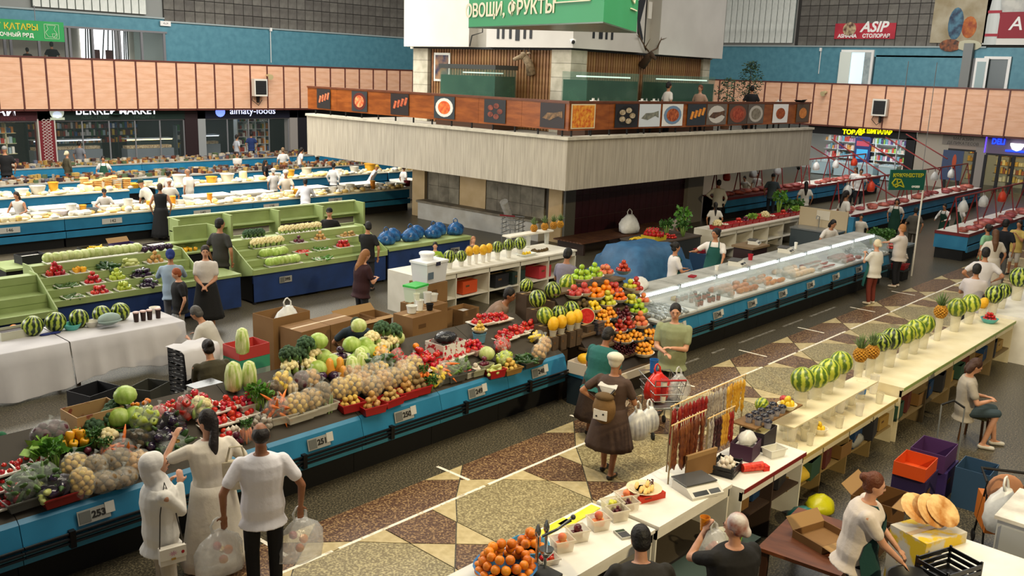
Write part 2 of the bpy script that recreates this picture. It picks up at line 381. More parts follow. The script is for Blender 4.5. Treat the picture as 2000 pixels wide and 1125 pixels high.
for a,b in zip((TX+.06,20.25,23.2,26.2,29.2,32.2),(20.24,23.19,26.19,29.19,32.19,BX)): slab(a,b,'R')
MB().bb((TX-.07,TY-.07,3.68),(TX+.35,BY,3.76)).bb((TX+.35,TY-.07,3.68),(BX,TY+.35,3.76)).build('cap_stone',CONC2,wb)
# wooden rail: boards between posts, cap on top
rail = struct(MB().bb((TX+.02,TY+.02,4.68),(TX+.2,BY,4.74)).bb((TX+.2,TY+.02,4.68),(BX-.3,TY+.2,4.74)).build('wall_balcony_rail',WOODC))
seg = lambda a,b,n: [(a+(b-a)*i/n,a+(b-a)*(i+1)/n) for i in range(n)]
for a,b in seg(TY+.03,BY,7): MB().bb((TX+.05,a+.004,3.93),(TX+.09,b-.004,4.69)).build('wood_panel',WOODR,rail)
for a,b in seg(TX+.05,BX-.3,8): MB().bb((a+.004,TY+.05,3.93),(b-.004,TY+.09,4.69)).build('wood_panel',WOODR,rail)
for i in range(14): MB().bb((TX+.12,TY+.3+i*.9,3.7),(TX+.16,TY+.34+i*.9,4.68)).build('rail_post',DARK,rail)
for i in range(17): MB().bb((TX+.3+i*.88,TY+.12,3.7),(TX+.34+i*.88,TY+.16,4.68)).build('rail_post',DARK,rail)
# tower walls above the balcony: slatted wood between marble pillars
tw = struct(MB().bb((WX+.1,WY+.1,3.6),(EX-.1,EY-.1,6.25)).build('wall_tower',plain('#2a1a10',.8)))
SLAT = mat('wood_slat','#7b5533','#8f6a44',rough=.5,scale=5,rnd=.12)
sm = MB().bb((-.045,-.04,3.62),(.045,.04,6.2)).mesh('slat',SLAT)
y = WY+.85
while y < EY-.95: obj('slat',sm,tw,(WX+.06,y,0),PI/2);y += .135
x = WX+.85
while x < EX-.5: obj('slat',sm,tw,(x,WY+.06,0));x += .135
def pillar(x0,y0,x1,y1,z0,z1,m,course,nm='pillar'):
 r = struct(MB().bb((x0+.02,y0+.02,z0),(x1-.02,y1-.02,z1)).build('wall_tower_'+nm,plain('#6b6558')))
 z = z0
 while z < z1-.02:
  t = min(course,z1-z);MB().bb((x0,y0,z+.006),(x1,y1,z+t-.006)).build('marble_block',m,r);z += t
 return r
pillar(WX-.06,WY-.06,WX+.75,WY+.75,3.6,6.22,MARB,.44)
pillar(WX-.06,EY-.8,WX+.55,EY,3.6,6.22,MARB,.44)
pillar(EX-.5,WY-.06,EX,WY+.5,3.6,6.22,MARB,.44)
# lower storey
lw = struct(MB().bb((WX+.08,WY+.08,0),(EX-.1,EY-.1,2.3)).build('wall_tower_lower',plain('#4e473d')))
def lslab(p0,p1,z0,z1,m,nm): MB().bb((WX,min(p0,p1)+.006,z0),(WX+.08,max(p0,p1)-.006,z1)).build(nm,m,lw)
yl = lambda px: atX(px,400,WX).y
for i,(a,b) in enumerate(seg(yl(836),yl(896),3)):
 for z0,z1 in ((.7,1.25),(1.26,1.8),(1.81,2.3)): lslab(a,b,z0,z1,MARBG,'marble_slab')
lslab(yl(897),yl(948),.5,2.3,CREAMW,'pilaster_face')
for i,(a,b) in enumerate(seg(yl(949),yl(1063),5)):
 for z0,z1 in ((.5,1.1),(1.11,1.7),(1.71,2.3)): lslab(a,b,z0,z1,MARBG,'marble_slab')
struct(MB().bb((WX-.05,EY-.7,0),(WX+.5,EY,2.3)).build('wall_tower_pier_left',CREAMW))
struct(MB().bb((WX-.05,WY+.05,0),(WX+.5,WY+.62,2.3)).build('wall_tower_pier_corner',CREAMW))
struct(MB().bb((WX+.02,WY-.05,0),(WX+.55,WY+.05,2.3)).build('wall_tower_pier_grey',plain('#6d6c66')))
dado = struct(MB().bb((WX-.42,WY+.7,0),(WX+.02,EY-.75,.62)).build('wall_tower_dado',mat('white_dado_plaster','#c9c8c3','#b9b6ae',rough=.7,scale=2)))
MB().bb((WX-.5,WY+.68,.62),(WX+.02,EY-.73,.70)).build('ledge',MARBG,dado)
bt = struct(MB().bb((WX+.55,WY-.01,0),(30.2,WY+.05,2.3)).build('wall_tower_burgundy',plain('#6b5a52')))
BURG = mat('burgundy_tile','#37161b','#45202a',rough=.4,scale=2,rnd=.1)
tm = MB().bb((-.18,-.02,-.375),(.18,.03,.375)).mesh('burgundy_tile',BURG)
for i in range(18):
 for j in range(3): obj('burgundy_tile',tm,bt,(WX+.75+i*.372,WY-.015,.4+j*.765))
struct(MB().bb((30.2,WY-.2,0),(31.3,WY+.6,2.3)).build('wall_tower_pier_right',plain('#8a857a',.8)))
# white fascia boards above
fz = 6.27
fa = struct(MB().bb((WX+.05,WY+.05,6.2),(EX+.3,EY+.3,9)).build('wall_tower_fascia',plain('#b9b4a8',.8)))
FASC = mat('white_fascia_board','#c4c0b9','#ccc8c1',rough=.7,scale=1)
def fb(nm,a,b): MB().bb(a,b).build(nm,FASC,fa)
yu = lambda px: atX(px,70,WX-.3).y
xu = lambda px: atY(px,90,WY-.3).x
fb('fascia_board',(WX-.35,yu(918),fz),(WX+.05,yu(791),9))
fb('fascia_board',(WX-.3,WY-.3,fz),(WX+.05,yu(950),9));fb('fascia_board',(WX+.05,WY-.3,fz),(xu(1256),WY+.05,9))
fb('fascia_board',(xu(1285),WY-.35,fz-.02),(EX+.35,WY+.05,9))
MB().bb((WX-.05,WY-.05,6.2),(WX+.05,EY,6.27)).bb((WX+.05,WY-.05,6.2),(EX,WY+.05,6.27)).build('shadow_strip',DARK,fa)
# black fish-skeleton logo painted on the corner boards (only the parts below the hanging sign show)
BLK = plain('#22262b',.6)
for i,q in enumerate((973,983,997,1011,1025,1037)):
 y = yu(q);MB().box((WX-.31,y,6.85),(.02,.1 if i != 3 else .18,.62 if i != 3 else .74)).build('logo_fish_rib',BLK,fa)
for i,q in enumerate((1158,1172,1183,1194)):
 x = xu(q);MB().box((x,WY-.31,6.88),(.1 if i != 1 else .18,.02,.55)).build('logo_fish_rib',BLK,fa)
x0 = xu(1243);x1 = xu(1254)
MB().add([(x0,WY-.31,6.9),(x1,WY-.31,6.6),(x1+.02,WY-.31,6.75),(x0+.12,WY-.31,7.25),(x1+.04,WY-.31,8.0),(x1-.05,WY-.31,8.12),(x0-.1,WY-.31,7.9),
          (x0,WY-.29,6.9),(x1,WY-.29,6.6),(x1+.02,WY-.29,6.75),(x0+.12,WY-.29,7.25),(x1+.04,WY-.29,8.0),(x1-.05,WY-.29,8.12),(x0-.1,WY-.29,7.9)],
         [(0,1,2,3,4,5,6),(13,12,11,10,9,8,7)]+[(i,7+i,7+(i+1) % 7,(i+1) % 7) for i in range(7)]).build('logo_fish_tail',BLK,fa)
for (pt_,lab) in (((WX-.32,yu(943),0),'black cable looping down the white boards beside the green sign'),):
 MB().tube([(pt_[0],pt_[1],8.5),(pt_[0],pt_[1],6.75),(pt_[0],pt_[1]+.5,6.65),(pt_[0],pt_[1]+.6,6.3)],.02,6).build('loose_cable',DARK,fa)
MB().tube([(xu(1258),WY-.3,8.6),(xu(1258),WY-.3,6.5),(xu(1262),WY-.3,6.35)],.02,6).build('loose_cable',DARK,fa)
MB().bb((xu(1259),WY-.36,7.4),(xu(1266),WY-.25,7.95)).build('cable_box',OFFW,fa)
p = atX(1100,81,WX-.34);cm = thing('dome_camera','small white dome camera on the tower fascia corner','camera',(WX-.3,WY-.3,p.z))
MB().ell((-.08,-.08,0),.09).build('housing',WHITE,cm,smooth=180);MB().ell((-.13,-.12,-.02),.06).build('lens',DARK,cm,smooth=180)
MB().box((0,0,.05),(.14,.14,.05)).build('bracket',WHITE,cm)
# triangular hanging sign
G_SIGN = mat('green_sign_face','#2f9a62','#35a06a',rough=.45,scale=1)
p1,p2,p3 = at(915,55,6.15),at(1178,45,6.15),at(1243,65,6.15)
sg = thing('hanging_sign','green triangular hanging sign lettered for vegetables and fruit','sign',p2)
q = [Vector(a)-p2 for a in (p1,p2,p3)]
MB().prism([(v.x,v.y) for v in q],.02,1.35).build('sign_body',G_SIGN,sg)
MB().prism([(v.x,v.y) for v in q],0,.02).build('bottom_plate',plain('#3d5a44',.25),sg)
d1 = (q[1]-q[0]);n1 = Vector((d1.y,-d1.x,0)).normalized()
if n1.dot(p2) > 0: n1 = -n1
CRM = plain('#ece7cf',.6)
text('lettering','ОВОЩИ, ФРУКТЫ',.30,CRM,sg,frame(q[0]+d1*.33+n1*.012+Vector((0,0,.27)),d1,(0,0,1)),bold=.006,sx=.98)
def strokes(name,fr,lines,w,m,parent,rr=None):
 b = MB()
 for l in lines:
  for a,c in zip(l[:-1],l[1:]):
   A = fr @ Vector((a[0],a[1],.004));B = fr @ Vector((c[0],c[1],.004));b.bar(A,B,w,w)
 return b.build(name,m,parent)
f1 = frame(q[0]+d1*.8+n1*.012+Vector((0,0,.62)),d1,(0,0,1))
strokes('melon_drawing',f1,[[(-.4,-.3),(.42,-.3),(.42,.5),(-.4,.5),(-.4,-.3)],[(-.34,-.2),(.2,-.2),(.36,.0),(.38,.3)],[(-.34,-.2),(-.1,.05),(.38,.3)],[(.0,-.1),(.02,-.06)],[(.12,-.08),(.14,-.03)],[(.22,.02),(.24,.08)]],.018,CRM,sg)
d2 = (q[2]-q[1]);n2 = Vector((d2.y,-d2.x,0)).normalized()
if n2.dot(p2) > 0: n2 = -n2
text('lettering','ОВОЩИ, ФРУКТЫ',.22,CRM,sg,frame(q[1]+d2*.36+n2*.012+Vector((0,0,.55)),d2,(0,0,1)),bold=.006,sx=.62)
strokes('melon_drawing',frame(q[1]+d2*.82+n2*.012+Vector((0,0,.6)),d2,(0,0,1)),[[(-.25,-.25),(.3,-.25)],[(-.2,-.1),(.05,-.15),(.2,.1),(-.05,.3),(-.2,-.1)],[(-.1,.1),(.2,.4),(.25,.1)]],.018,CRM,sg)
for v in q: MB().tube([v*.9+Vector((0,0,1.35)),v*.9+Vector((0,0,4))],.012,6).build('wire',DARK,sg)
# food posters hung on the balcony rail
def poster(side,a,b,z0,z1,bg,plate,food,lab,shape):
 """a flat printed board: ground colour, a plate disc and printed food shapes"""
 if side == 'L':
  ya,yb = atX(a,200,TX).y,atX(b,200,TX).y;o = (TX+.02,(ya+yb)/2,0);w = ya-yb;xd = (0,-1,0)
 else:
  xa,xb = atY(a,220,TY).x,atY(b,220,TY).x;o = ((xa+xb)/2,TY+.02,0);w = xb-xa;xd = (1,0,0)
 h = z1-z0;t = thing('food_poster',lab,'poster',(o[0],o[1],(z0+z1)/2),0,'food posters on the balcony rail')
 fr = frame((0,0,0),xd,(0,0,1))
 def flat(name,pts,zz,m):
  P = [fr @ Vector((x_,y_,zz)) for x_,y_ in pts];Q = [fr @ Vector((x_,y_,zz-.006)) for x_,y_ in pts];n = len(pts)
  MB().add(P+Q,[tuple(range(n)),tuple(range(n,2*n))[::-1]]+[(i,n+i,n+(i+1) % n,(i+1) % n) for i in range(n)]).build(name,m,t)
 flat('board',[(-w/2,-h/2),(w/2,-h/2),(w/2,h/2),(-w/2,h/2)],.0,plain(bg,.5))
 disc = lambda cx,cy,rx,ry,k=16: [(cx+rx*math.cos(2*PI*i/k),cy+ry*math.sin(2*PI*i/k)) for i in range(k)]
 if plate: flat('printed_plate',disc(0,0,w*.43,h*.43),.004,plain(plate,.5))
 fm = mat('print_'+food[0].strip('#')+food[1].strip('#'),food[0],food[1],rough=.5,scale=9,detail=4)
 if shape == 'disc': flat('printed_food',disc(0,0,w*.3,h*.3),.008,fm)
 elif shape == 'fish': flat('printed_food',[(-w*.4,-h*.12),(-w*.1,-h*.2),(w*.25,-h*.02),(w*.42,-h*.1),(w*.4,h*.2),(w*.15,h*.12),(-w*.2,h*.1)],.008,fm)
 elif shape == 'many':
  for i in range(5): flat('printed_food',disc(w*.24*math.cos(i*1.257),h*.24*math.sin(i*1.257),w*.13,h*.12,10),.008,fm)
 elif shape == 'sticks':
  for i in range(4): flat('printed_food',[(-w*.36+i*w*.2,-h*.2+i*h*.06),(-w*.24+i*w*.2,-h*.22+i*h*.06),(-w*.14+i*w*.2,h*.14+i*h*.06),(-w*.27+i*w*.2,h*.16+i*h*.06)],.008,fm)
 else:
  flat('printed_food',[(-w*.45,-h*.45),(w*.45,-h*.45),(w*.45,h*.45),(-w*.45,h*.45)],.008,fm)
z0,z1 = 3.98,4.66
for a,b,bg,pl,fd,lab,sh in ((618,644,'#2a2626',None,('#a13a1c','#d98b62'),'poster of grilled salmon steaks, leftmost on the balcony rail','sticks'),
 (686,716,'#2f3336','#5c1f17',('#c2421f','#e2a06a'),'poster of red stew with lemon, second from the left end of the rail','disc'),
 (762,797,'#241c1b',None,('#8f2c16','#d8764a'),'poster of salmon cutlets on black, third from the left end of the rail','sticks'),
 (847,887,'#2b3338','#d9d5cc',('#c6461a','#e07b35'),'poster of shrimps in a white oval dish','disc'),
 (945,987,'#232428',None,('#5a2419','#8b4633'),'poster of grilled sausages with red peppers on dark slate','many'),
 (1055,1103,'#2c2527',None,('#4a3a2a','#8d6a45'),'poster of a baked fish on a wooden board beside the balcony corner','fish')):
 poster('L',a,b,z0,z1,bg,pl,fd,lab,sh)
for a,b,bg,pl,fd,lab,sh in ((1117,1164,'#d9c9a5',None,('#c5521c','#e8a83c'),'poster of fried snacks filling the whole board right of the corner','full'),
 (1203,1248,'#24252a','#1a1a1c',('#c7b79c','#8d7a5c'),'poster of dumplings on a black plate','many'),
 (1250,1291,'#cfd6dd',None,('#5e625c','#8e8d7d'),'poster of a grilled whole fish on a white board','fish'),
 (1295,1335,'#e3e2de','#6f8aa6',('#7a2d1b','#c46a3a'),'poster of red stew and rice on a blue plate','disc'),
 (1344,1380,'#2f363d',None,('#d5761d','#e9a24a'),'poster of orange sticks on grey slate','sticks'),
 (1382,1420,'#6b625a','#c9c3ba',('#3e302a','#6e4f3a'),'poster of dark fried fish on a round white plate','fish'),
 (1424,1461,'#4b4039','#8e4a35',('#7e2a1d','#b4553a'),'poster of a round red dish like a pizza','disc'),
 (1462,1493,'#5f5750','#b3aca1',('#8f8778','#6c6454'),'poster of a white bowl of pale soup','disc'),
 (1511,1540,'#e8e6e2',None,('#7a3419','#b25c2d'),'poster of one browned roast on plain white','disc'),
 (1557,1581,'#5a4a3c',None,('#c06a2c','#d98f4a'),'poster of orange rolls on brown at the right end of the rail','disc')):
 poster('R',a,b,z0,z1,bg,pl,fd,lab,sh)
# fish tanks on the balcony
WATER = mat('aquarium_water','#1c3226','#34503e',rough=.1,scale=2,alpha=.9)
TG = mat('tank_glass','#5f8a7a',rough=.05,alpha=.16)
def tank(lab,x0,y0,x1,y1,zb,h,water,lid):
 t = thing('fish_tank',lab,'fish tank',((x0+x1)/2,(y0+y1)/2,zb));dx,dy = abs(x1-x0)/2,abs(y1-y0)/2
 MB().bb((-dx,-dy,0),(dx,dy,.06)).build('base',plain('#c9c4b8'),t)
 MB().bb((-dx+.03,-dy+.03,.06),(dx-.03,dy-.03,h*.78)).build('water',WATER,t)
 for a,b in (((-dx,-dy,.06),(dx,-dy+.02,h)),((-dx,dy-.02,.06),(dx,dy,h)),((-dx,-dy+.02,.06),(-dx+.02,dy-.02,h)),((dx-.02,-dy+.02,.06),(dx,dy-.02,h))): MB().bb(a,b).build('glass_pane',TG,t)
 if lid: MB().bb((-dx-.03,-dy-.03,h),(dx+.03,dy+.03,h+.14)).build('hood',plain('#3c3f3d',.4),t)
 MB().bb((-dx*.85,-dy*.6,h*.86),(dx*.85,dy*.2,h*.9)).build('tube_lamp',mat('tank_lamp','#d9f4e4',emit=1.0),t)
 for i in range(4): MB().ell((R_(-dx,dx)*.7,R_(-dy,dy)*.5,.16),(.12,.09,.08)).build('stone',plain('#b9b8a4',.7),t,smooth=180)
def cabinet_under(lab,x0,y0,x1,y1,h):
 c = thing('tank_stand',lab,'stand',((x0+x1)/2,(y0+y1)/2,3.6));dx,dy = abs(x1-x0)/2,abs(y1-y0)/2
 MB().bb((-dx,-dy,0),(dx,dy,h-.04)).build('body',plain('#4a2f1c'),c);MB().bb((-dx-.04,-dy-.04,h-.04),(dx+.04,dy+.04,h)).build('top',plain('#c9c4b8'),c)
ya,yb = atX(973,160,21.6).y,atX(861,160,21.6).y
cabinet_under('dark wooden stand below the hooded fish tank by the slatted wall',21.4,ya,22.6,yb,.98);tank('fish tank with a dark hood and pale stones inside',21.5,ya+.05,22.5,yb-.05,4.58,.95,WATER,True)
xa,xb = atY(1132,165,17.8).x,atY(1237,165,17.8).x
cabinet_under('wooden stand below the open green fish tank beside the marble pillar',xa,17.5,xb,18.6,.85);tank('open green fish tank right of the marble corner pillar',xa+.05,17.55,xb-.05,18.55,4.45,1.1,WATER,False)
xa,xb = atY(1288,165,17.8).x,atY(1386,165,17.8).x
cabinet_under('wooden stand below the fish tank behind the two diners',xa,17.5,xb,18.6,.85);tank('fish tank behind the two diners at the balcony rail',xa+.05,17.55,xb-.05,18.55,4.45,1.1,WATER,False)
# framed picture, mounted heads
p = atX(864,131,WX);t = thing('framed_picture','framed hunting picture hung left of the hooded fish tank','picture',(WX-.03,p.y,p.z))
MB().bb((0,-.42,-.5),(.04,.42,.5)).build('frame',plain('#c9c8c2'),t);MB().bb((-.01,-.34,-.42),(.005,.34,.42)).build('print',mat('hunting_print','#1d2440','#8d6a4a',scale=3),t)
p = atX(1040,118,WX);t = thing('mounted_deer_head','mounted pale deer head on the slatted wall left of the pillar','mounted head',(WX-.02,p.y,p.z))
FUR = mat('deer_fur','#7c6a54','#a89579',rough=.9,scale=12)
hb = MB();hb.tube([(0,0,-.45),(-.12,.02,-.1),(-.3,.08,.12)],[.16,.14,.11],10);hb.tube([(-.26,.06,.16),(-.5,.2,.05),(-.62,.26,.0)],[.1,.07,.05],10)
hb.build('head',FUR,t,smooth=180)
for s in (-1,1):
 MB().ell((-.25,.06+s*.13,.22),(.05,.09,.04)).build('ear',FUR,t,smooth=180)
 MB().tube([(-.22,.06+s*.06,.24),(-.2,.06+s*.14,.42),(-.24,.06+s*.1,.55)],[.02,.016,.008],6).build('horn',plain('#3a2f25'),t)
p = atY(1252,112,WY);t = thing('mounted_stag_head','dark stag head with tall branching antlers on the right slatted wall','mounted head',(p.x,WY-.05,p.z))
hb = MB();hb.tube([(0,0,-.3),(0,-.25,.0),(-.05,-.4,.12)],[.15,.13,.1],10);hb.tube([(-.04,-.36,.12),(-.1,-.62,-.05)],[.1,.05],10);hb.build('head',plain('#4b3a2c',.9),t,smooth=180)
for s in (-1,1):
 a = MB();a.tube([(s*.07,-.3,.2),(s*.35,-.35,.32),(s*.62,-.3,.62),(s*.72,-.25,.95)],[.03,.028,.022,.008],6)
 a.tube([(s*.35,-.35,.32),(s*.32,-.5,.6)],[.02,.006],6);a.tube([(s*.62,-.3,.62),(s*.9,-.35,.7)],[.02,.006],6);a.build('antler',plain('#5a4632'),t)
# air heaters and floodlights on the parapets
for side,px_,py_,lab in (('L',507,171,'left parapet'),('R',1719,210,'right parapet')):
 p = atY(px_,py_,46.62) if side == 'L' else atX(px_,py_,53.62)
 t = thing('air_heater','white square air heater with black louvres on the pink %s' % side.replace('L','left parapet').replace('R','right parapet'),'heater',p,0 if side == 'L' else -PI/2)
 MB().bb((-.42,-.15,-.48),(.42,.15,.48)).build('case',OFFW,t)
 MB().bb((-.34,-.17,-.38),(.34,-.14,.38)).build('grille',DARK,t)
 lm = MB().box((0,-.18,0),(.66,.03,.02)).mesh('louvre',plain('#3a3a3a'))
 for i in range(11): obj('louvre',lm,t,(0,0,-.33+i*.066))
 MB().bb((-.05,.1,-.85),(.05,.3,-.3)).build('bracket',DARK,t)
 MB().tube([(-.3,.2,-.3),(-.45,.1,-.7),(-.1,.0,-1.0),(.2,.1,-.7)],.02,6).build('hose',DARK,t)
for side,px_,py_,lab in (('L',525,147,'cream floodlight above the left air heater'),('R',1612,180,'cream floodlight on the right parapet near the tower')):
 p = atY(px_,py_,46.68) if side == 'L' else atX(px_,py_,53.68);t = thing('floodlight',lab,'lamp',p,0 if side == 'L' else -PI/2)
 MB().lathe([(.1,0),(.12,.25),(.16,.3)],10).build('shade',plain('#c9b98a'),t,smooth=40);t.children[0].rotation_euler = (PI/2+.4,.4,0)
 MB().bb((-.03,.0,-.05),(.03,.25,.05)).build('bracket',plain('#c9b98a'),t)
# wall-corner cameras under the balcony ends
for p,lab in ((Vector((TX+.3,BY-.2,2.2)),'white camera under the left end of the balcony'),(Vector((BX-.3,TY+.3,2.2)),'white camera under the right end of the balcony')):
 t = thing('ceiling_camera',lab,'camera',p);MB().lathe([(.1,.07),(.1,.0),(.06,-.06)],12).build('housing',WHITE,t,smooth=40);MB().ell((-.04,-.04,-.07),.07).build('lens',DARK,t,smooth=180)
# potted ficus plants on the balcony
def ficus(px_,py0,py1,lab,n,rr):
 b = Vector((34.2 if px_ > 1440 else 32.6,19.0,3.6));pb = atY(px_,py0,18.4);pt2 = atY(px_,py1,18.4)
 t = thing('potted_ficus',lab,'plant',(pb.x,18.4,3.6));H = pt2.z-3.6
 MB().lathe([(.16,0),(.22,.35),(.2,.35),(.18,.3)],12).build('pot',plain('#6a4a35'),t,smooth=40)
 MB().tube([(0,0,.3),(.03,.02,H*.5),(0,0,H*.95)],[.03,.02,.008],6).build('trunk',plain('#4a3a2a'),t)
 lv = MB();
 for i in range(n):
  a = R_(0,6.28);u = random.random();z = H*(.48+.52*u);r = rr*(1-abs(u-.45)*1.3)*math.sqrt(random.random());c = Vector((r*math.cos(a),r*math.sin(a),z))
  d = Vector((R_(-1,1),R_(-1,1),R_(-1,.2))).normalized();e = d.orthogonal().normalized()
  l = R_(.09,.15);lv.add([c,c+d*l*.5+e*l*.25,c+d*l,c+d*l*.5-e*l*.25],[(0,1,2,3)])
 o = lv.build('foliage',mat('ficus_leaf','#27402b','#3f5c3d',rough=.5,scale=3),t);o['kind'] = 'stuff'
ficus(1420,192,152,'short leafy potted ficus at the right end of the balcony',340,.55)
ficus(1462,192,119,'tall potted ficus rising above the balcony rail',620,.62)
t = thing('black_pan','black frying pan standing on the rail at the right end','pan',Vector((atY(1563,196,TY+.1).x,TY+.1,4.74)))
MB().lathe([(.16,0),(.24,.07),(.23,.07),(.15,.015)],14).build('bowl',DARK,t,smooth=40);MB().bar((.2,0,.07),(.55,0,.09),.04,.02).build('handle',DARK,t)
# small table settings along the rail, seen over it
for q,lab in ((1160,'left of the first tank'),(1255,'between the two tanks'),(1278,'beside the white-shirted diner'),(1520,'near the right end')):
 p = atY(q,196,16.9);t = thing('restaurant_table','small restaurant table on the balcony %s' % lab,'table',(p.x,17.0,3.6));MB().bb((-.4,-.35,.98),(.4,.35,1.03)).build('top',OFFW,t);MB().tube([(0,0,0),(0,0,1)],.04,8).build('leg',DARK,t)
 k = thing('napkin_holder','white napkin box on the balcony table %s' % lab,'box',(p.x-.1,16.85,4.63));MB().bb((-.09,-.06,0),(.09,.06,.11)).build('box',WHITE,k);MB().bb((-.05,-.01,.11),(.05,.01,.17)).build('napkin',WHITE,k)
 k = thing('salt_shaker','glass shaker on the balcony table %s' % lab,'shaker',(p.x+.15,16.85,4.63));MB().lathe([(.03,0),(.035,.1),(.02,.13),(.02,.16)],8).build('body',plain('#aab0ac',.2),k,smooth=40);MB().lathe([(.022,.155),(.02,.18)],8).build('cap',plain('#777777',.3),k)
# ================================================================ shops under the galleries
def L2W(side,a,d,z):        # a along the wall, d metres behind the shopfront plane
 return Vector((a,47.5+d,z)) if side == 'L' else Vector((54.5+d,a,z))
def lbox(side,a0,a1,d0,d1,z0,z1,mb=None): return (mb or MB()).bb(L2W(side,a0,d0,z0),L2W(side,a1,d1,z1))
GOODS = [plain(c,.4) for c in ('#c9c4b4','#a83a2a','#d8b23c','#3c6a3a','#e6e2d6','#7a4a2c','#3f5f8f','#d98a3a','#5a2a3a','#9fb4b8')]
def goods_row(side,a0,a1,d,z,hmax,parent,dens=.11,pal=None):
 b = MB();a = a0
 while a < a1:
  w = R_(.06,.13);h = hmax*R_(.55,.95);lbox(side,a,a+w,d-.1,d+.1,z,z+h,b);b.m[-6:] = [random.randrange(10)]*6;a += w+R_(.005,.04)
 o = b.build('shelf_goods',pal or GOODS,parent);o['kind'] = 'stuff'
def shelving(side,a0,a1,d,zs,name_label,m,step=1.0,pal=None):
 t = thing('shop_shelving',name_label,'shelves',L2W(side,(a0+a1)/2,d,0));off = -Vector(t.location)
 def part(n,mb,mm): mb.v = [tuple(Vector(v)+off) for v in mb.v];return mb.build(n,mm,t)
 for z in zs: part('shelf',lbox(side,a0,a1,d-.2,d+.2,z-.03,z),m)
 a = a0
 while a <= a1+.01: part('upright',lbox(side,a-.03,a+.03,d-.2,d+.2,0,zs[-1]+.3),m);a += step
 for i,z in enumerate(zs):
  b = MB();a = a0+.05
  while a < a1-.1:
   w = R_(.07,.16);h = .36*R_(.5,.95);lbox(side,a,a+w,d-.17,d+.12,z,z+h,b);b.m[-6:] = [random.randrange(10)]*6;a += w+R_(.005,.04)
  o = part('shelf_goods',b,pal or GOODS);o['kind'] = 'stuff'
SHW = plain('#dfe6e4',.5)
xl = lambda px: atY(px,270,47.5).x
yr = lambda px: atX(px,300,54.5).y
# room shells
struct(MB().bb((8,52.5,0),(48,52.6,3.06)).build('wall_shops_back_left',plain('#4a4a4c')))
struct(MB().bb((58.5,4,0),(58.6,40,3.14)).build('wall_shops_back_right',plain('#c9ccc8')))
def pier(side,a0,a1,m,nm,z1=3.0): return struct(lbox(side,a0,a1,-.1,.5,0,z1).build(nm,m))
# ornamental red column
rc = pier('L',xl(76),xl(106),plain('#6e1620',.6),'wall_red_column')
om = MB();c = (xl(76)+xl(106))/2
for i in range(16):
 z = .1+i*.15
 for s in (-1,1):
  om.bar((c+s*.1,47.38,z),(c-s*.02,47.38,z+.075),.03,.02);om.bar((c-s*.02,47.38,z+.075),(c+s*.1,47.38,z+.15),.03,.02);om.bar((c+s*.22,47.38,z+.075),(c+s*.1,47.38,z+.15),.03,.02);om.bar((c+s*.1,47.38,z),(c+s*.22,47.38,z+.075),.03,.02)
om.build('woven_ornament',plain('#cbb9b4'),rc)
for a in (xl(76)-.06,xl(106)): lbox('L',a,a+.06,-.12,.1,0,2.5).build('trim_strip',plain('#b7b3ab'),rc)
pier('L',xl(361),xl(386),plain('#241316'),'wall_dark_column');pier('L',xl(386),xl(401),plain('#8d9090'),'wall_grey_column');pier('L',xl(565),xl(580),plain('#8d8782'),'wall_stone_column');pier('L',xl(581),xl(640),plain('#15131a'),'wall_navy_column')
def signboard(side,a0,a1,z0,z1,m,nm,lab):
 t = thing('shop_sign',lab,'sign',L2W(side,(a0+a1)/2,-.1,(z0+z1)/2));w = abs(a1-a0)/2;h = (z1-z0)/2
 if side == 'L': MB().bb((-w,0,-h),(w,.15,h)).build('board',m,t)
 else: MB().bb((0,-w,-h),(.15,w,h)).build('board',m,t)
 return t
def stext(t,side,s,dx,dz,size,m,**k):
 M = frame((dx,-.012,dz),(1,0,0),(0,0,1)) if side == 'L' else frame((-.012,-dx,dz),(0,-1,0),(0,0,1))
 return text('lettering',s,size,m,t,M,**k)
LW = mat('lit_white_letters','#f4f6ff',emit=1.6)
z0s,z1s = 2.42,3.0
s1 = signboard('L',10,xl(75),z0s,z1s,plain('#3d1019'),'s','burgundy shop sign at the left edge with white letters')
stext(s1,'L','АЙ',xl(8)-s1.location.x+.15,.16,.62,LW,bold=.012);stext(s1,'L','Х ПРОДУКТОВ',xl(25)-s1.location.x,-.19,.17,plain('#6e3038'))
s2 = signboard('L',xl(75)+.02,xl(361),z0s,z1s,plain('#10251f'),'s','dark green shop sign with white market lettering and round logo')
stext(s2,'L','БЕККЕР MARKET',xl(231)-s2.location.x,.16,.55,LW,bold=.008,sx=.98);stext(s2,'L','АЗЫҚ - ТҮЛІК',xl(187)-s2.location.x,-.16,.2,plain('#3b5147'));stext(s2,'L','ПРОДУКТЫ',xl(283)-s2.location.x,-.16,.2,plain('#3b5147'))
MB().lathe([(.34,-.01),(.34,.01)],20).build('logo_ring',plain('#c9d2c2',.5,emit=.4),s2);o = s2.children[-1];o.rotation_euler = (PI/2,0,0);o.location = (xl(113)-s2.location.x,-.02,.12)
MB().lathe([(.29,-.01),(.29,.02)],20).build('logo_disc',plain('#0f3a2c'),s2);o = s2.children[-1];o.rotation_euler = (PI/2,0,0);o.location = (xl(113)-s2.location.x,-.03,.12)
MB().ell((xl(113)-s2.location.x,-.05,-.02),(.22,.02,.18)).build('logo_figure',plain('#cfdcf2',.5,emit=.7),s2);MB().bb((xl(113)-s2.location.x-.34,-.06,-.26),(xl(113)-s2.location.x+.34,-.02,-.14)).build('logo_ribbon',plain('#b9c4ae'),s2)
s3 = signboard('L',xl(386),xl(604),z0s,z1s,plain('#0d0f22'),'s','navy shop sign with glowing bluish white lettering')
LB = mat('lit_blue_letters','#cfd6ff',emit=1.8)
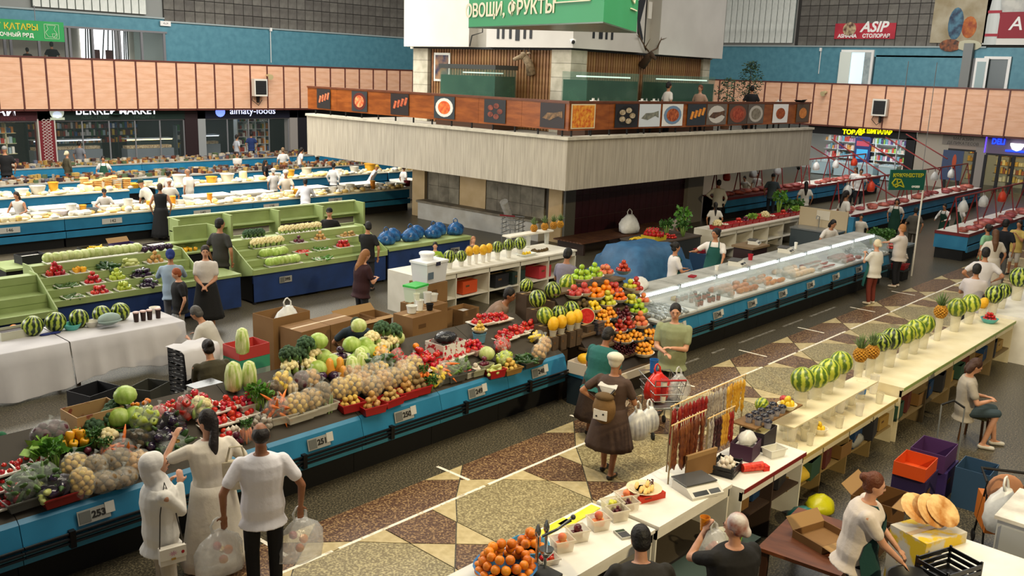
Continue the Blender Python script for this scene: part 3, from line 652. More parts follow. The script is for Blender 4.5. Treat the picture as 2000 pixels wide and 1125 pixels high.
stext(s3,'L','almaty-foods',xl(494)-s3.location.x,.12,.55,LB,sx=1.05)
MB().ell((xl(430)-s3.location.x,-.03,.08),(.3,.02,.28),16,8).build('logo_disc',mat('lit_blue_disc','#6f86ff',emit=1.6),s3)
# glazing
def glazed(side,a0,a1,n,nm,z1=2.42):
 w = struct(lbox(side,a0,a1,-.02,.04,z1-.06,z1).build(nm,GREY))
 for i in range(n):
  b0,b1 = a0+(a1-a0)*i/n,a0+(a1-a0)*(i+1)/n
  lbox(side,b0+.03,b1-.03,0,.015,.1,z1-.06).build('pane',GLASS,w);lbox(side,b1-.03,b1+.03,-.02,.04,0,z1-.06).build('mullion',GREY,w)
glazed('L',10,xl(76),3,'window_4');glazed('L',xl(107),xl(360),5,'window_5');glazed('L',xl(402),xl(564),4,'window_6')
def strip(side,a0,a1,d,z,e,col='#ffffff'):
 t = thing('shop_lamp','ceiling strip lamp inside the %s shop at %s' % ('left' if side == 'L' else 'right',('the red column','the dark column','the navy sign','the black sign','the glowing door','the bread shelves')[strip.n]),'lamp',L2W(side,(a0+a1)/2,d,2.955 if side == 'L' else 3.035));strip.n += 1
 w = abs(a1-a0)/2;MB().bb(*(((-w,-.1,0),(w,.1,.05)) if side == 'L' else ((-.1,-w,0),(.1,w,.05)))).build('tube',mat('lamp_%s_%s' % (col.strip('#'),e),col,emit=e),t)
 MB().bb(*(((-w,-.14,.05),(w,.14,.1)) if side == 'L' else ((-.14,-w,.05),(.14,w,.1)))).build('housing',WHITE,t)
strip.n = 0
strip('L',xl(5),xl(70),2.0,2.8,14,'#ffeeb0');strip('L',xl(130),xl(340),2.5,2.8,5,'#dfe8ff');strip('L',xl(410),xl(560),2.0,2.8,8,'#e6efff')
shelving('L',11,xl(44),1.0,(.3,.8,1.3,1.8,2.3),'lit grocery shelves behind the left edge shop window',plain('#b9b48c'),1.0)
shelving('L',xl(118),xl(345),4.5,(.9,1.3,1.7,2.1),'dim wall shelves full of groceries behind the green-signed shop',plain('#3d4044'),1.2)
shelving('L',xl(500),xl(562),2.2,(.3,.75,1.2,1.65,2.1),'white grid shelves in the navy-signed shop',SHW,.62)
shelving('L',xl(410),xl(445),4.0,(.5,1.0,1.5),'low grey shelves in the navy-signed shop',plain('#8d979a'),.8)
def display_case(a,d,L,lab,side='L',lit='#dfe9f2',e=1.5):
 t = thing('display_case',lab,'display case',L2W(side,a,d,0));ax = (lambda x,y,z: (x,y,z)) if side == 'L' else (lambda x,y,z: (y,x,z))
 MB().bb(ax(-L/2,-.35,0),ax(L/2,.35,.85)).build('body',plain('#6f767c',.4),t)
 MB().bb(ax(-L/2,-.33,.85),ax(L/2,-.31,1.35)).build('front_glass',GLASS,t);MB().bb(ax(-L/2,-.33,1.35),ax(L/2,.33,1.38)).build('top',plain('#aab2b8',.3),t)
 MB().bb(ax(-L/2+.05,-.3,1.3),ax(L/2-.05,-.24,1.34)).build('lamp',mat('case_lamp_'+lit.strip('#'),lit,emit=e),t)
 MB().bb(ax(-L/2+.05,-.2,.86),ax(L/2-.05,.3,1.0)).build('goods',mat('case_goods','#8a6a4a','#d8c6a0',scale=14),t)
display_case(xl(150),1.4,3.4,'grey refrigerated case behind the green-signed shop window',e=2.2)
display_case(xl(300),.7,2.6,'warm lit pastry case in the green-signed shop',lit='#ffdf90',e=5)
display_case(xl(425),2.0,2.2,'low glass case in the navy-signed shop',e=1)
# ---- right-hand shops
YL = mat('lit_yellow_letters','#f5f000',emit=2.2)
s4 = signboard('R',yr(1785),yr(1575),2.5,3.1,plain('#0c0c0e'),'s','black shop sign with glowing yellow running letters')
c4 = s4.location.y
stext(s4,'R','ФХ ШИПАЛАР',c4-yr(1705),.04,.36,YL,bold=.012,sx=.8);stext(s4,'R','ТОВАР',c4-yr(1663),-.1,.36,YL,bold=.012,sx=1.1)
SHB = mat('white_shop_shelf','#e8f2f4')
strip('R',yr(1590),yr(1760),1.0,2.75,26,'#f2fbff')
PALE = [plain(c,.4) for c in ('#e9e4da','#d9554a','#9fc45a','#f0d9c9','#f4f0ec','#c79ab0','#7fb2c4','#e0a25a','#5a4a7a','#b9d0c8')]
shelving('R',yr(1640),yr(1575),2.6,(.5,1.0,1.5,2.0),'white lit household shelves beside the concrete balcony end',SHB,1.2,PALE)
shelving('R',yr(1765),yr(1668),2.6,(.5,1.0,1.5,2.0),'white lit shelves of bottles and tubs under the black sign',SHB,1.3,PALE)
struct(lbox('R',yr(1667),yr(1641),2.3,2.8,0,2.7).build('wall_shop_poster_pier',plain('#3a4470')))
o = thing('shop_poster','navy poster panel with a cyan block between the white shelves','poster',L2W('R',yr(1654),2.26,1.4));MB().bb((0,-.5,-.9),(.03,.5,.9)).build('board',plain('#2c3668'),o);MB().bb((-.01,-.35,-.4),(.0,.35,.2)).build('cyan_block',plain('#4ab4e6'),o);MB().bb((-.01,-.4,.4),(.0,.4,.7)).build('red_block',plain('#c04a5a'),o)
for i,q in enumerate((1600,1645,1690,1735)):
 t = thing('chest_freezer','pale blue chest freezer in front of the white shelves, %s' % ('leftmost','second from left','third from left','rightmost')[i],'freezer',L2W('R',yr(q),.6,0))
 MB().bb((-.4,-.5,.05),(.4,.5,.8)).build('body',plain('#a9c2ca',.4),t);MB().bb((-.42,-.52,.8),(.42,.52,.9)).build('rim',plain('#c9dade',.4),t);MB().bb((-.36,-.48,.9),(.36,-.02,.93)).build('sliding_lid',mat('freezer_lid','#b9d2d8',rough=.15,alpha=.6),t);MB().bb((-.36,.02,.9),(.36,.48,.93)).build('sliding_lid',MATS['freezer_lid'],t)
pier('R',yr(1786),yr(1768),plain('#101014'),'wall_black_column',2.6)
struct(lbox('R',yr(1851),yr(1787),0,.2,0,3.1).build('wall_shop_plain',plain('#a39a8d',.8)))
struct(lbox('R',yr(1926),yr(1905),0,.2,0,3.1).build('wall_shop_plain_right',plain('#8d8680',.8)))
struct(lbox('R',yr(1905),yr(1851),0,.2,2.2,3.1).build('wall_shop_lintel',plain('#96897f',.8)));struct(lbox('R',yr(2010),yr(1926),0,.2,2.1,3.1).build('wall_shop_lintel_right',plain('#6d6076',.8)))
t = thing('wall_notice','dark painted shop notice on the plain wall above the glass door','sign',L2W('R',yr(1878),-.02,2.75));MB().bb((-.01,-1.1,-.35),(.01,1.1,.35)).build('board',plain('#7d756d'),t)
for i,s in enumerate(('ГУРМАН','МАГАЗИН','ДЕЛИКАТЕСОВ')): text('lettering',s,.22,plain('#2a2624'),t,frame((-.015,0,.24-.24*i),(0,-1,0),(0,0,1)))
def glass_door(a0,a1,n,nm,z1):
 w = struct(lbox('R',a0,a1,-.02,.1,z1-.1,z1).build(nm,plain('#18181c')))
 for i in range(n+1): b = a0+(a1-a0)*i/n;lbox('R',b-.07,b+.07,-.02,.1,0,z1-.1).build('mullion',plain('#18181c'),w)
 for i in range(n): b0,b1 = a0+(a1-a0)*i/n+.07,a0+(a1-a0)*(i+1)/n-.07;lbox('R',b0,b1,0,.02,.05,z1-.1).build('pane',GLASS,w)
glass_door(yr(1905),yr(1851),2,'door_2',2.2);glass_door(yr(2010),yr(1926),3,'door_3',2.1)
t = thing('door_poster','blue poster with an orange figure on the left glass door','poster',L2W('R',yr(1863),-.06,1.3));MB().bb((0,-.55,-.85),(.02,.55,.8)).build('sheet',plain('#3b4a68'),t);MB().ell((-.01,-.1,.2),(.01,.12,.4)).build('orange_figure',plain('#b04a2a'),t)
YEL = [plain(c,.4) for c in ('#f2cf5a','#e8b43a','#fff0b0','#d98f2a','#f6e08a','#c9772a','#fff6cf','#b8621f','#f0c24a','#e0d9a0')]
strip('R',yr(1898),yr(1862),1.0,2.5,26,'#ffe9a0');strip('R',yr(2000),yr(1930),1.0,2.5,26,'#ffe28a')
shelving('R',yr(1905),yr(1875),1.6,(.5,1.0,1.5,1.95),'yellow lit shelves behind the left glass door',plain('#5a4a2a'),1.0,YEL)
shelving('R',yr(2008),yr(1930),1.6,(.5,.95,1.4,1.9),'yellow lit bread shelves behind the right glass doors',plain('#5a4a2a'),1.2,YEL)
NB = mat('neon_blue','#1030ff',emit=4)
t = thing('neon_sign','blue neon shop sign with a glowing white cup','sign',L2W('R',yr(1985),-.05,2.62));
text('lettering','DELI',.42,NB,t,frame((0,.95,.12),(0,-1,0),(0,0,1)),bold=.01,sx=.8)
b = MB();b.lathe([(.04,-.3),(.22,-.22),(.34,.0),(.34,.1)],16);b.build('cup',mat('lit_cup','#ffffff',emit=2),t)
MB().bb((0,-1.2,-.36),(.03,.55,-.27)).build('underline',NB,t);MB().bb((0,1.55,-.5),(.03,1.6,.45)).build('neon_edge',mat('neon_violet','#5a3cff',emit=2),t)
text('lettering','M',.42,NB,t,frame((0,-.62,.12),(0,-1,0),(0,0,1)),bold=.01)
# ---- gallery signs and banners
t = thing('gallery_sign','green dairy-row sign hung at the left gallery edge','sign',Vector((atY(0,60,46.9).x,46.9,0)))
a,b = atY(125,62,46.9),atY(-70,60,46.9);zt,zb = atY(60,40,46.9).z,atY(60,79,46.9).z
GS2 = mat('green_gallery_sign','#1d8a46','#208f4a',rough=.5,scale=1)
MB().bb((b.x-t.location.x,0,zb),(a.x-t.location.x,.1,zt)).build('board',GS2,t)
yw = plain('#c9b52c',.6)
text('lettering','СҮТ ҚАТАРЫ',.38,yw,t,frame((atY(22,50,46.9).x-t.location.x,-.012,zt-.32),(1,0,0),(0,0,1)),bold=.008,sx=.95)
text('lettering','МОЛОЧНЫЙ РЯД',.24,plain('#e6e3d8'),t,frame((atY(20,70,46.9).x-t.location.x,-.012,zb+.22),(1,0,0),(0,0,1)),bold=.006,sx=1.0)
strokes('jug_drawing',frame((atY(100,60,46.9).x-t.location.x,-.012,(zt+zb)/2),(1,0,0),(0,0,1)),[[(-.32,-.33),(.34,-.33),(.34,.33),(-.32,.33),(-.32,-.33)],[(-.2,.28),(.2,.28),(.12,.1),(.26,-.1),(.1,-.25),(-.15,-.25),(-.28,-.05),(-.15,.1),(-.2,.28)],[(.02,-.1),(.26,-.1),(.22,-.28),(.05,-.28),(.02,-.1)]],.02,plain('#a9c9a4'),t)
for xx in (-1.6,1.6): MB().tube([(xx,.05,zt),(xx,.05,zt+.7)],.02,6).build('hanger',GREY,t)
t = thing('exit_sign','small white exit arrow sign at the step of the teal wall','sign',atY(323,46,49.9));MB().bb((-.3,-.04,-.13),(.3,.04,.13)).build('box',WHITE,t);text('lettering','<->',.2,plain('#2a2a2a'),t,frame((0,-.05,0),(1,0,0),(0,0,1)))
def banner(nm,q0,y0,q1,y1,m,lab):
 a = atX(q0,y0,56.9);b = atX(q1,y1,56.9);t = thing(nm,lab,'banner',(56.9,(a.y+b.y)/2,(a.z+b.z)/2));w = abs(a.y-b.y)/2;h = abs(a.z-b.z)/2
 MB().bb((0,-w,-h),(.03,w,h)).build('sheet',m,t);return t,w,h
t,w,h = banner('canteen_banner',1632,46,1747,76,mat('red_banner','#a52334','#b83440',scale=1.2),'red canteen banner hung on the grey tiles')
text('lettering','ASIP',.85,WHITE,t,frame((-.01,-.55,.22),(0,-1,0),(0,0,1)),bold=.025,shear=.25)
text('lettering','ASHANA',.3,WHITE,t,frame((-.01,1.05,-h+.17),(0,-1,0),(0,0,1)),bold=.012);text('lettering','СТОЛОВАЯ',.3,WHITE,t,frame((-.01,-.75,-h+.17),(0,-1,0),(0,0,1)),bold=.012)
MB().ell((-.01,.95,.12),(.012,.42,.42),16,8).build('plate_picture',mat('plate_print','#c8b48c','#5a3a34',scale=4),t)
t,w,h = banner('painted_banner',1832,-40,1928,84,mat('abstract_banner','#a89e86','#8b7d5e',scale=1.1,detail=6),'large abstract painted banner at the top right')
MB().ell((-.01,.25,-.7),(.012,.42,.9),16,8).build('blue_patch',mat('blue_patch','#223048','#4a7488',scale=3),t);MB().ell((-.01,-.5,-.9),(.012,.4,.6),12,8).build('orange_patch',mat('orange_patch','#8a3a1c','#b86a2a',scale=3),t);MB().ell((-.01,.4,-1.9),(.012,.6,.35),12,8).build('dark_patch',mat('dark_patch','#3a2a24','#9a5a34',scale=4),t);MB().ell((-.01,-.6,-1.9),(.012,.7,.3),12,8).build('pale_patch',plain('#b9b59a'),t)
t,w,h = banner('drinks_banner',1936,-40,2080,88,mat('drinks_banner_ground','#9c9c98','#c4c2b8',scale=1.5),'red and white drinks banner cut by the right edge')
MB().bb((-.02,-w,-h+.35),(0,w-.7,-h+1.75)).build('red_field',plain('#8c1a2a'),t);MB().bb((-.02,-w,-h),(0,w-.5,-h+.33)).build('white_footer',plain('#d9d6ce'),t)
text('lettering','AC',1.0,WHITE,t,frame((-.03,atX(1996,62,56.9).y-t.location.y,-h+1.1),(0,-1,0),(0,0,1)),bold=.01,shear=.15)
MB().lathe([(.36,-h),(.36,-h+1.5),(.3,-h+1.9),(.15,-h+3.3)],12,(.0,w-.45,0),.1,1).build('bottle_print',plain('#b5b9b4',.3),t);MB().bb((-.05,w-.8,-h+.45),(-.03,w-.1,-h+.6)).bb((-.05,w-.8,-h+1.7),(-.03,w-.1,-h+1.85)).build('bottle_bands',plain('#a02434'),t)
# hanging vegetable-row sign over the meat aisle
GV = mat('dark_green_sign','#0f5346','#12594b',rough=.5,scale=1)
a,b = at(1735,371,2.55),at(1803,371,2.55)
pz = at_dist(1735,331,a).z
t = thing('aisle_sign','dark green vegetable-row sign hanging above the meat stalls','sign',(a+b)/2);d = (Vector((b.x,b.y,0))-Vector((a.x,a.y,0)));w = d.length/2;d.normalize();n_ = Vector((d.y,-d.x,0));n_ = n_ if n_.dot(a) < 0 else -n_
h = pz-2.55;fr = frame((0,0,h/2),d,(0,0,1))
bx_ = MB().box((0,0,0),(2*w,h,.05));bx_.v = [tuple(fr @ Vector(v)) for v in bx_.v];bx_.build('board',GV,t)
text('lettering','КӨКӨНІСТЕР',h*.24,plain('#b7b52c'),t,fr @ Matrix.Translation((0,h*.22,.03)),bold=.006,sx=1.12)
text('lettering','ОВОЩИ',h*.12,plain('#e2e6e0'),t,fr @ Matrix.Translation((w*.5,-h*.34,.03)),bold=.006)
strokes('vegetable_drawing',fr @ Matrix.Translation((-w*.55,-h*.15,.03)),[[(-.2,0),(-.1,.12),(.08,.1),(.22,-.12),(.05,-.06),(-.06,-.12),(-.2,0)],[(-.15,-.08),(.1,.04)],[(-.05,.1),(.0,-.08)]],.03,plain('#b7b52c'),t)
for s in (-.8,.8): MB().tube([fr @ Vector((s*w,h/2,0)),fr @ Vector((s*w,h/2+3,0))],.01,6).build('wire',GREY,t)
MB().tube([fr @ Vector((w,h/2,0)),fr @ Vector((w,-h/2-2.55,0))],.025,6).build('pole',OFFW,t)
# ================================================================ counters and stalls
BLUE = mat('blue_counter_paint','#1c688c','#24749a',rough=.45,scale=2.5)
BLUE2 = mat('blue_counter_top_strip','#2c7795','#337f9c',rough=.45,scale=2.5)
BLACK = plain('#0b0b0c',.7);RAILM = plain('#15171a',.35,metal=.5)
NAVY = mat('navy_stall_panel','#122a56','#17336a',rough=.6,scale=2)
GREEN = mat('pale_green_laminate','#8a9a60','#96a56c',rough=.5,scale=2)
TOPW = mat('white_laminate','#d9d5cb','#e6e3da',rough=.35,scale=3)
PLATE = plain('#8f8f8a',.5)
def number_plate(parent,x,y,z,num,tilt=.22,card=True):
 b = MB().bb((-.17,-.012,-.075),(.17,0,.075)).build('number_plate',PLATE,parent,(x,y,z));b.rotation_euler = (-tilt,0,0)
 MB().bb((-.155,-.016,-.06),(-.035,-.011,.06)).build('grey_square',plain('#5d5f5c'),b)
 text('lettering',num,.10,plain('#1c1c1c'),b,frame((.05,-.014,0),(1,0,0),(0,0,1)),bold=.004,extrude=.002)
 if card: MB().bb((.12,-.018,-.03),(.22,-.008,.09)).build('price_card',plain('#b9b7b0'),b)
def counter_unit(xc,L,num,lab,goods_top=True):
 t = thing('stall_counter',lab,'counter',(xc,9.2,0),0,'blue counters along the aisle')
 h = L/2-.004
 MB().extr([(.05,.86),(.0,.82),(-.06,.60),(-.02,.58),(.06,.58),(.1,.82)],-h,h).build('front_panel',BLUE,t)
 MB().extr([(.02,.53),(-.03,.50),(-.03,.39),(.05,.38)],-h,h).build('lower_panel',BLUE2,t)
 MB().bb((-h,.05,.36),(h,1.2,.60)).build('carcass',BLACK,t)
 MB().bb((-h,.16,.0),(h,1.15,.36)).build('plinth',BLACK,t)  # recessed block, black to stand for the shade of the hollow below
 for z,y in ((.595,-.085),(.545,-.095),(.495,-.09)): MB().tube([(-h,y,z),(h,y,z)],.017,8).build('rail',RAILM,t)
 for x in (-h*.35,): MB().bb((x-.03,-.115,.44),(x+.03,-.05,.63)).build('rail_bracket',RAILM,t)
 if goods_top: MB().extr([(.05,.835),(.05,.86),(1.2,1.34),(1.2,1.28),(.1,.80)],-h,h).build('display_slope',plain('#3b352c',.8),t)
 if num: number_plate(t,0,-.045,.71,num)
 return t
for i,num in enumerate(('254','253','252','251','250','249','248')):
 counter_unit(2.12+1.43*i,1.43,num,'blue vegetable counter %s' % ('cut by the left picture edge','under the tomatoes and potato sacks at the left','behind the two women in white','in front of the white-shirted man','under the red potato baskets','under the big tomato trays','at the corner next to the melons')[i])
def slope(px,py,Y0=9.25,z0=.86,k=.42,lift=0):      # point of the sloping display seen at this pixel
 d = ray(px,py);t = (z0-k*Y0-EYE)/(d.z-k*d.y)
 return Vector((d.x*t,d.y*t,EYE+d.z*t+lift))
# fruit stand stepping down into the aisle
fs = thing('fruit_stand','steep stepped fruit stand beside the fish counter','stand',(13.05,9.2,0))
for i in range(7): MB().bb((-1.05,-.5+.21*i,.36+.21*i),(1.05,-.24+.21*i,.40+.21*i)).build('step',plain('#5d4a36'),fs)
MB().bb((-.9,-.53,.28),(1.05,-.5,.42)).build('front_board',plain('#c9bfae'),fs)
MB().extr([(-.46,0),(-.46,.32),(.82,1.6),(1.0,1.6),(1.0,0)],-1.03,1.03).build('core',plain('#2a2119'),fs)
def fstep(px,py):              # point on the fruit stand's stepped slope
 d = ray(px,py);Y0 = 8.8;z0 = .41;t = (z0-Y0-EYE)/(d.z-d.y)
 return Vector((d.x*t,d.y*t,EYE+d.z*t))
# glass fish and deli cases
CG = mat('deli_glass','#cfdad6',rough=.03,alpha=.13,spec=.8);LAMP = mat('case_tube','#f4fbff',emit=5)
STEEL = plain('#8f9394',.3,metal=.6);CASEW = plain('#e2e4e2',.35)
kinds = ('whole silver fish','jars and cold cuts','smoked chicken and sausage','bread rolls','pale poultry','sausages','smoked meat','fish rolls')
CASES = []
for i in range(8):
 xc = 14.87+1.43*i;num = str(246-i)
 t = counter_unit(xc,1.43,num,'blue base below the glass case of %s' % kinds[i],False)
 MB().bb((-.711,-.02,.86),(.711,1.1,.90)).build('case_deck',STEEL,t)
 c = thing('deli_case','glass display case holding %s' % kinds[i],'display case',(xc,9.2,.9),0,'glass cases of the fish counter')
 MB().bb((-.70,.02,0),(.70,1.05,.03)).build('tray',CASEW,c)
 arc = [(.0,.03),(.02,.22),(.12,.36),(.3,.43),(.5,.45)]
 g = MB()
 for k_ in (0,1):
  pass
 pts = [(y,z) for y,z in arc]+[(y+.0,z-.008) for y,z in arc[::-1]]
 MB().extr(pts,-.70,.70).build('curved_glass',CG,c,smooth=40)
 for s in (-.705,.695): MB().extr([(.0,.03),(.02,.22),(.12,.36),(.3,.43),(.5,.45),(.5,.03)],s,s+.01).build('side_glass',CG,c)
 MB().bb((-.70,.5,.43),(.70,1.05,.46)).build('top_shelf',mat('case_top','#a9aaa4','#8d8e88',rough=.35,scale=3),c)
 MB().bb((-.70,1.02,.03),(.70,1.05,.43)).build('back_panel',CASEW,c)
 MB().bb((-.64,.44,.395),(.64,.50,.43)).build('tube_lamp',LAMP,c)
 for s in (-.71,.69): MB().bb((s,.45,.40),(s+.02,.5,.47)).build('corner_clip',STEEL,c)
 CASES.append((xc,c))
# ---------------------------------------------------------------- the island's inner row: cloth tables and the white shelf counter
CLOTH = mat('white_table_cloth','#b9b6b8','#c6c3c4',rough=.85,scale=1.5)
def cloth_table(x0,x1,lab,hem):
 t = thing('market_table','wooden trestle under the %s' % lab,'table',((x0+x1)/2,15.7,0));w = (x1-x0)/2
 MB().bb((-w+.03,-.5,.78),(w-.03,.55,.82)).build('table_top',plain('#6a5038'),t)
 for i in (-1,1):
  for j in (-.4,.45): MB().bb((i*(w-.15)-.03,j-.03,0),(i*(w-.15)+.03,j+.03,.78)).build('leg',plain('#3a2c20'),t)
 c = MB();n = 40;top = [];
 for k,(yy,zz) in enumerate(((.6,.825),(-.55,.83),(-.58,.82),(-.62,.6),(-.66,.4),(-.70,hem))):
  r = []
  for i in range(n+1):
   u = i/n;x = -w+2*w*u;amp = 0 if k < 3 else .035*(k-2)/3
   r.append((x,yy+amp*math.sin(u*23+x)+amp*.6*math.sin(u*51),zz+(0 if k < 5 else .06*math.sin(u*5+x))))
  top.append(r)
 P = [p for r in top for p in r];P2 = [(p[0],p[1]-.004,p[2]+.006) for p in P];m = len(P);F = []
 for k in range(5):
  for i in range(n): a = k*(n+1)+i;F.append((a,a+1,a+n+2,a+n+1));F.append((m+a,m+a+n+1,m+a+n+2,m+a+1))
 o = MB().add(P+P2,F).build('table_cloth',CLOTH,None,((x0+x1)/2,15.7,0),smooth=180)
 tag(o,lab,'tablecloth')
cloth_table(2.4,5.68,'pale cloth hanging over the left end of the watermelon table',.10)
cloth_table(5.7,7.72,'pale cloth hanging over the right end of the watermelon table',.18)
WS = mat('off_white_shelf_board','#cfcabb','#dbd6c8',rough=.5,scale=2)
def shelf_counter(x0,x1,y0,y1,h,n,lab,m=WS,edge=None,shelf_z=.32,grp=None,inner=None):
 """open-backed counter whose compartments face the camera side"""
 t = thing('shelf_counter',lab,'counter',((x0+x1)/2,y0,0),0,grp);w = (x1-x0)/2;d = y1-y0;inner = inner or m
 MB().bb((-w,-.03,h-.04),(w,d,h)).build('counter_top',m,t)
 if edge: MB().bb((-w,-.035,h-.055),(w,-.028,h-.005)).build('edge_strip',edge,t)
 MB().bb((-w,0,h-.16),(w,.03,h-.055)).build('apron_board',m,t)
 for i in range(n+1):
  x = -w+2*w*i/n;x = min(max(x,-w+.012),w-.012);MB().bb((x-.012,0,.0),(x+.012,d-.02,h-.04)).build('divider',inner if 0 < i < n else m,t)
 MB().bb((-w+.02,.02,shelf_z-.025),(w-.02,d-.03,shelf_z)).build('shelf',inner,t)
 MB().bb((-w,d-.02,0),(w,d,h-.04)).build('back_board',inner,t)
 return t
shelf_counter(13.1,18.55,14.75,15.9,.95,5,'long white shelf counter carrying watermelons and pineapples',grp=None)
up = thing('upper_shelf','raised narrow white shelf carrying four pineapples','shelf',(17.75,15.75,.95));MB().bb((-.85,-.15,.36),(.85,.15,.40)).build('board',WS,up)
for x in (-.75,.0,.75): MB().lathe([(.06,0),(.075,.36)],12,(x,0,0)).build('tub_leg',mat('clear_tub','#d9dcd6',rough=.2,alpha=.35),up,smooth=60)
# ---------------------------------------------------------------- green tiered stalls across the next aisle
def tier_stall(x0,x1,yf,lab,tiers,num=None,numx=0,base=NAVY,facing_=1,grp='green tiered stalls'):
 """front at yf, tiers rise away from it; facing_=-1 turns the front to the far side"""
 t = thing('tiered_stall',lab,'stall',((x0+x1)/2,yf,0),0,grp);w = (x1-x0)/2;f = facing_
 def bb(nm,a,b,m): MB().bb((a[0],f*a[1],a[2]),(b[0],f*b[1],b[2])).build(nm,m,t)
 bb('base_panel',(-w+.03,.03,.06),(w-.03,.08,tiers[0][1]-.04),base)
 for i in (-1,1): bb('leg',(i*(w-.06)-.03,.04,0),(i*(w-.06)+.03,.1,.5),BLACK)
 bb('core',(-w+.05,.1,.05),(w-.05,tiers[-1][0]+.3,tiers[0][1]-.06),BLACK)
 for k,(y,z) in enumerate(tiers):
  d = (tiers[k+1][0]-y) if k+1 < len(tiers) else .34
  bb('tier_board',(-w,y,z-.03),(w,y+d+.02,z),GREEN);bb('riser',(-w,y-.012,z-.12 if k else z-.09),(w,y,z+.03),GREEN)
  if k: bb('back_riser',(-w,y,tiers[k-1][1]),(w,y+.015,z-.03),GREEN)
 for i in (-1,1):
  P = [(f*tiers[0][0],tiers[0][1]-.09)]+[(f*tiers[0][0],tiers[0][1]+.05),(f*(tiers[-1][0]),tiers[-1][1]+.05),(f*(tiers[-1][0]+.36),tiers[-1][1]+.05),(f*(tiers[-1][0]+.36),.4)]
  MB().extr(P,i*w-.012,i*w+.012).build('side_board',GREEN,t)
 if num: number_plate(t,numx,f*.02,.5,num,0,False)
 return t
T3 = [(0,.80),(.34,.95),(.68,1.13),(1.02,1.32)]
tier_stall(6.5,9.7,17.95,'green tiered stall with white cabbages along its top shelf',T3,'394',1.0)
tier_stall(10.95,14.9,18.1,'green tiered stall with bundles of cauliflower and peppers',T3,'395',-1.1)
t = tier_stall(4.3,6.45,17.6,'emptier green stall with deep empty compartments at the left',[(0,.72),(.45,.95),(.9,1.25)])
t = thing('green_counter','low green-topped navy counter stacked with blue plastic bags','counter',(16.45,18.1,0));MB().bb((-1.5,.0,.84),(1.5,1.2,.9)).build('counter_top',GREEN,t);MB().bb((-1.48,.03,.05),(1.48,.08,.84)).build('base_panel',NAVY,t);MB().bb((-1.48,.08,.05),(1.48,1.1,.84)).build('carcass',BLACK,t);number_plate(t,.9,.02,.55,'396',0,False)
MB().bb((-1.5,-.02,.80),(1.5,0,.9)).build('edge_strip',GREEN,t)
t = thing('green_bench_counter','plain green counter end below the seated woman in white','counter',(10.0,18.0,0));MB().bb((-.25,0,.76),(.6,.9,.82)).build('counter_top',GREEN,t);MB().bb((-.24,.02,.05),(.58,.08,.76)).build('base_panel',NAVY,t);MB().bb((.5,.08,.05),(.58,.88,.76)).build('side_panel',NAVY,t)
t = thing('green_table','long pale green table carrying crates and boxes','table',(8.6,21.8,0));MB().bb((-1.8,-.5,.80),(1.8,.5,.85)).build('table_top',GREEN,t);MB().bb((-1.78,-.45,.02),(1.78,.45,.8)).build('dark_base',BLACK,t)
# green stalls seen from their open backs
t = thing('open_stall','row of green stalls seen from their empty open backs','stall',(14.6,22.6,0));L = 3.1
MB().bb((-L,.5,.85),(L,.56,1.32)).build('back_board',GREEN,t);MB().bb((-L,.0,.62),(L,.5,.66)).build('lower_shelf',GREEN,t);MB().bb((-L,.2,.98),(L,.5,1.01)).build('middle_shelf',GREEN,t);MB().bb((-L,.46,1.32),(L,.6,1.36)).build('top_cap',mat('pale_green_edge','#b9c794'),t);MB().bb((-L,.05,.02),(L,.5,.62)).build('base',BLACK,t)
for i in range(5): x = -L+.03+i*(2*L-.06)/4;MB().bb((x-.03,.0,.62),(x+.03,.52,1.34)).build('divider',GREEN,t)
t = thing('open_stall','small stepped green stall end beside the eggplants','stall',(10.95,21.2,0));MB().bb((-.5,0,.7),(.9,.5,.74)).build('lower_shelf',GREEN,t);MB().bb((-.3,.25,.95),(.9,.5,.98)).build('middle_shelf',GREEN,t);MB().bb((-.05,.5,.7),(.9,.55,1.35)).build('back_board',GREEN,t);MB().bb((.87,0,.7),(.9,.5,1.35)).build('divider',GREEN,t);MB().bb((-.4,.05,.02),(.88,.5,.7)).build('base',BLACK,t)
# ---------------------------------------------------------------- dairy islands
def long_counter(x0,x1,yf,depth,lab,nums=(),ztop=.9,top=TOPW,face=BLUE,grp='blue counters of the far rows',red=False,dirn=1):
 t = thing('market_counter',lab,'counter',((x0+x1)/2,yf,0),0,grp);w = (x1-x0)/2;f = dirn
 def bb(nm,a,b,m): MB().bb((a[0],f*a[1],a[2]),(b[0],f*b[1],b[2])).build(nm,m,t)
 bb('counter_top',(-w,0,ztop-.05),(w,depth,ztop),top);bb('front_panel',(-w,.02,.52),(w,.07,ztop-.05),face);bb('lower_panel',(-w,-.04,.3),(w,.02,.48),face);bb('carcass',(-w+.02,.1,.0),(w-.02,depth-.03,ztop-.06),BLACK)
 if red: bb('red_edge',(-w,-.02,ztop-.1),(w,.0,ztop),plain('#6d1a1c'))
 for i,(px,n) in enumerate(nums):
  x = atY(px,420,yf).x-t.location.x;b = MB().bb((-.3,-.012,-.08),(.3,0,.08)).build('number_plate',plain('#b9b7b0'),t,(x,-.002,.68));text('lettering',n,.13,plain('#222222'),b,frame((.02,-.014,0),(1,0,0),(0,0,1)),extrude=.002)
 return t
TOPY = mat('pale_dairy_top','#e6dcc0','#f0e8d2',rough=.4,scale=2)
for i,(a,b) in enumerate(((7.5,10.4),(10.42,13.2),(13.22,16.6),(16.62,20.0),(20.02,23.6))):
 long_counter(a,b,27.3,.9,'blue dairy counter with bowls and tubs, stretch %s' % ('at the left edge','in front of the capped man','behind the woman in black','left of the leaning man in white','against the tower pier')[i],(((14,'146'),(128,'144'),(218,'142'),(395,'140'),(530,'138'),(655,'136'))[i+1 if i else 0],),top=TOPY)
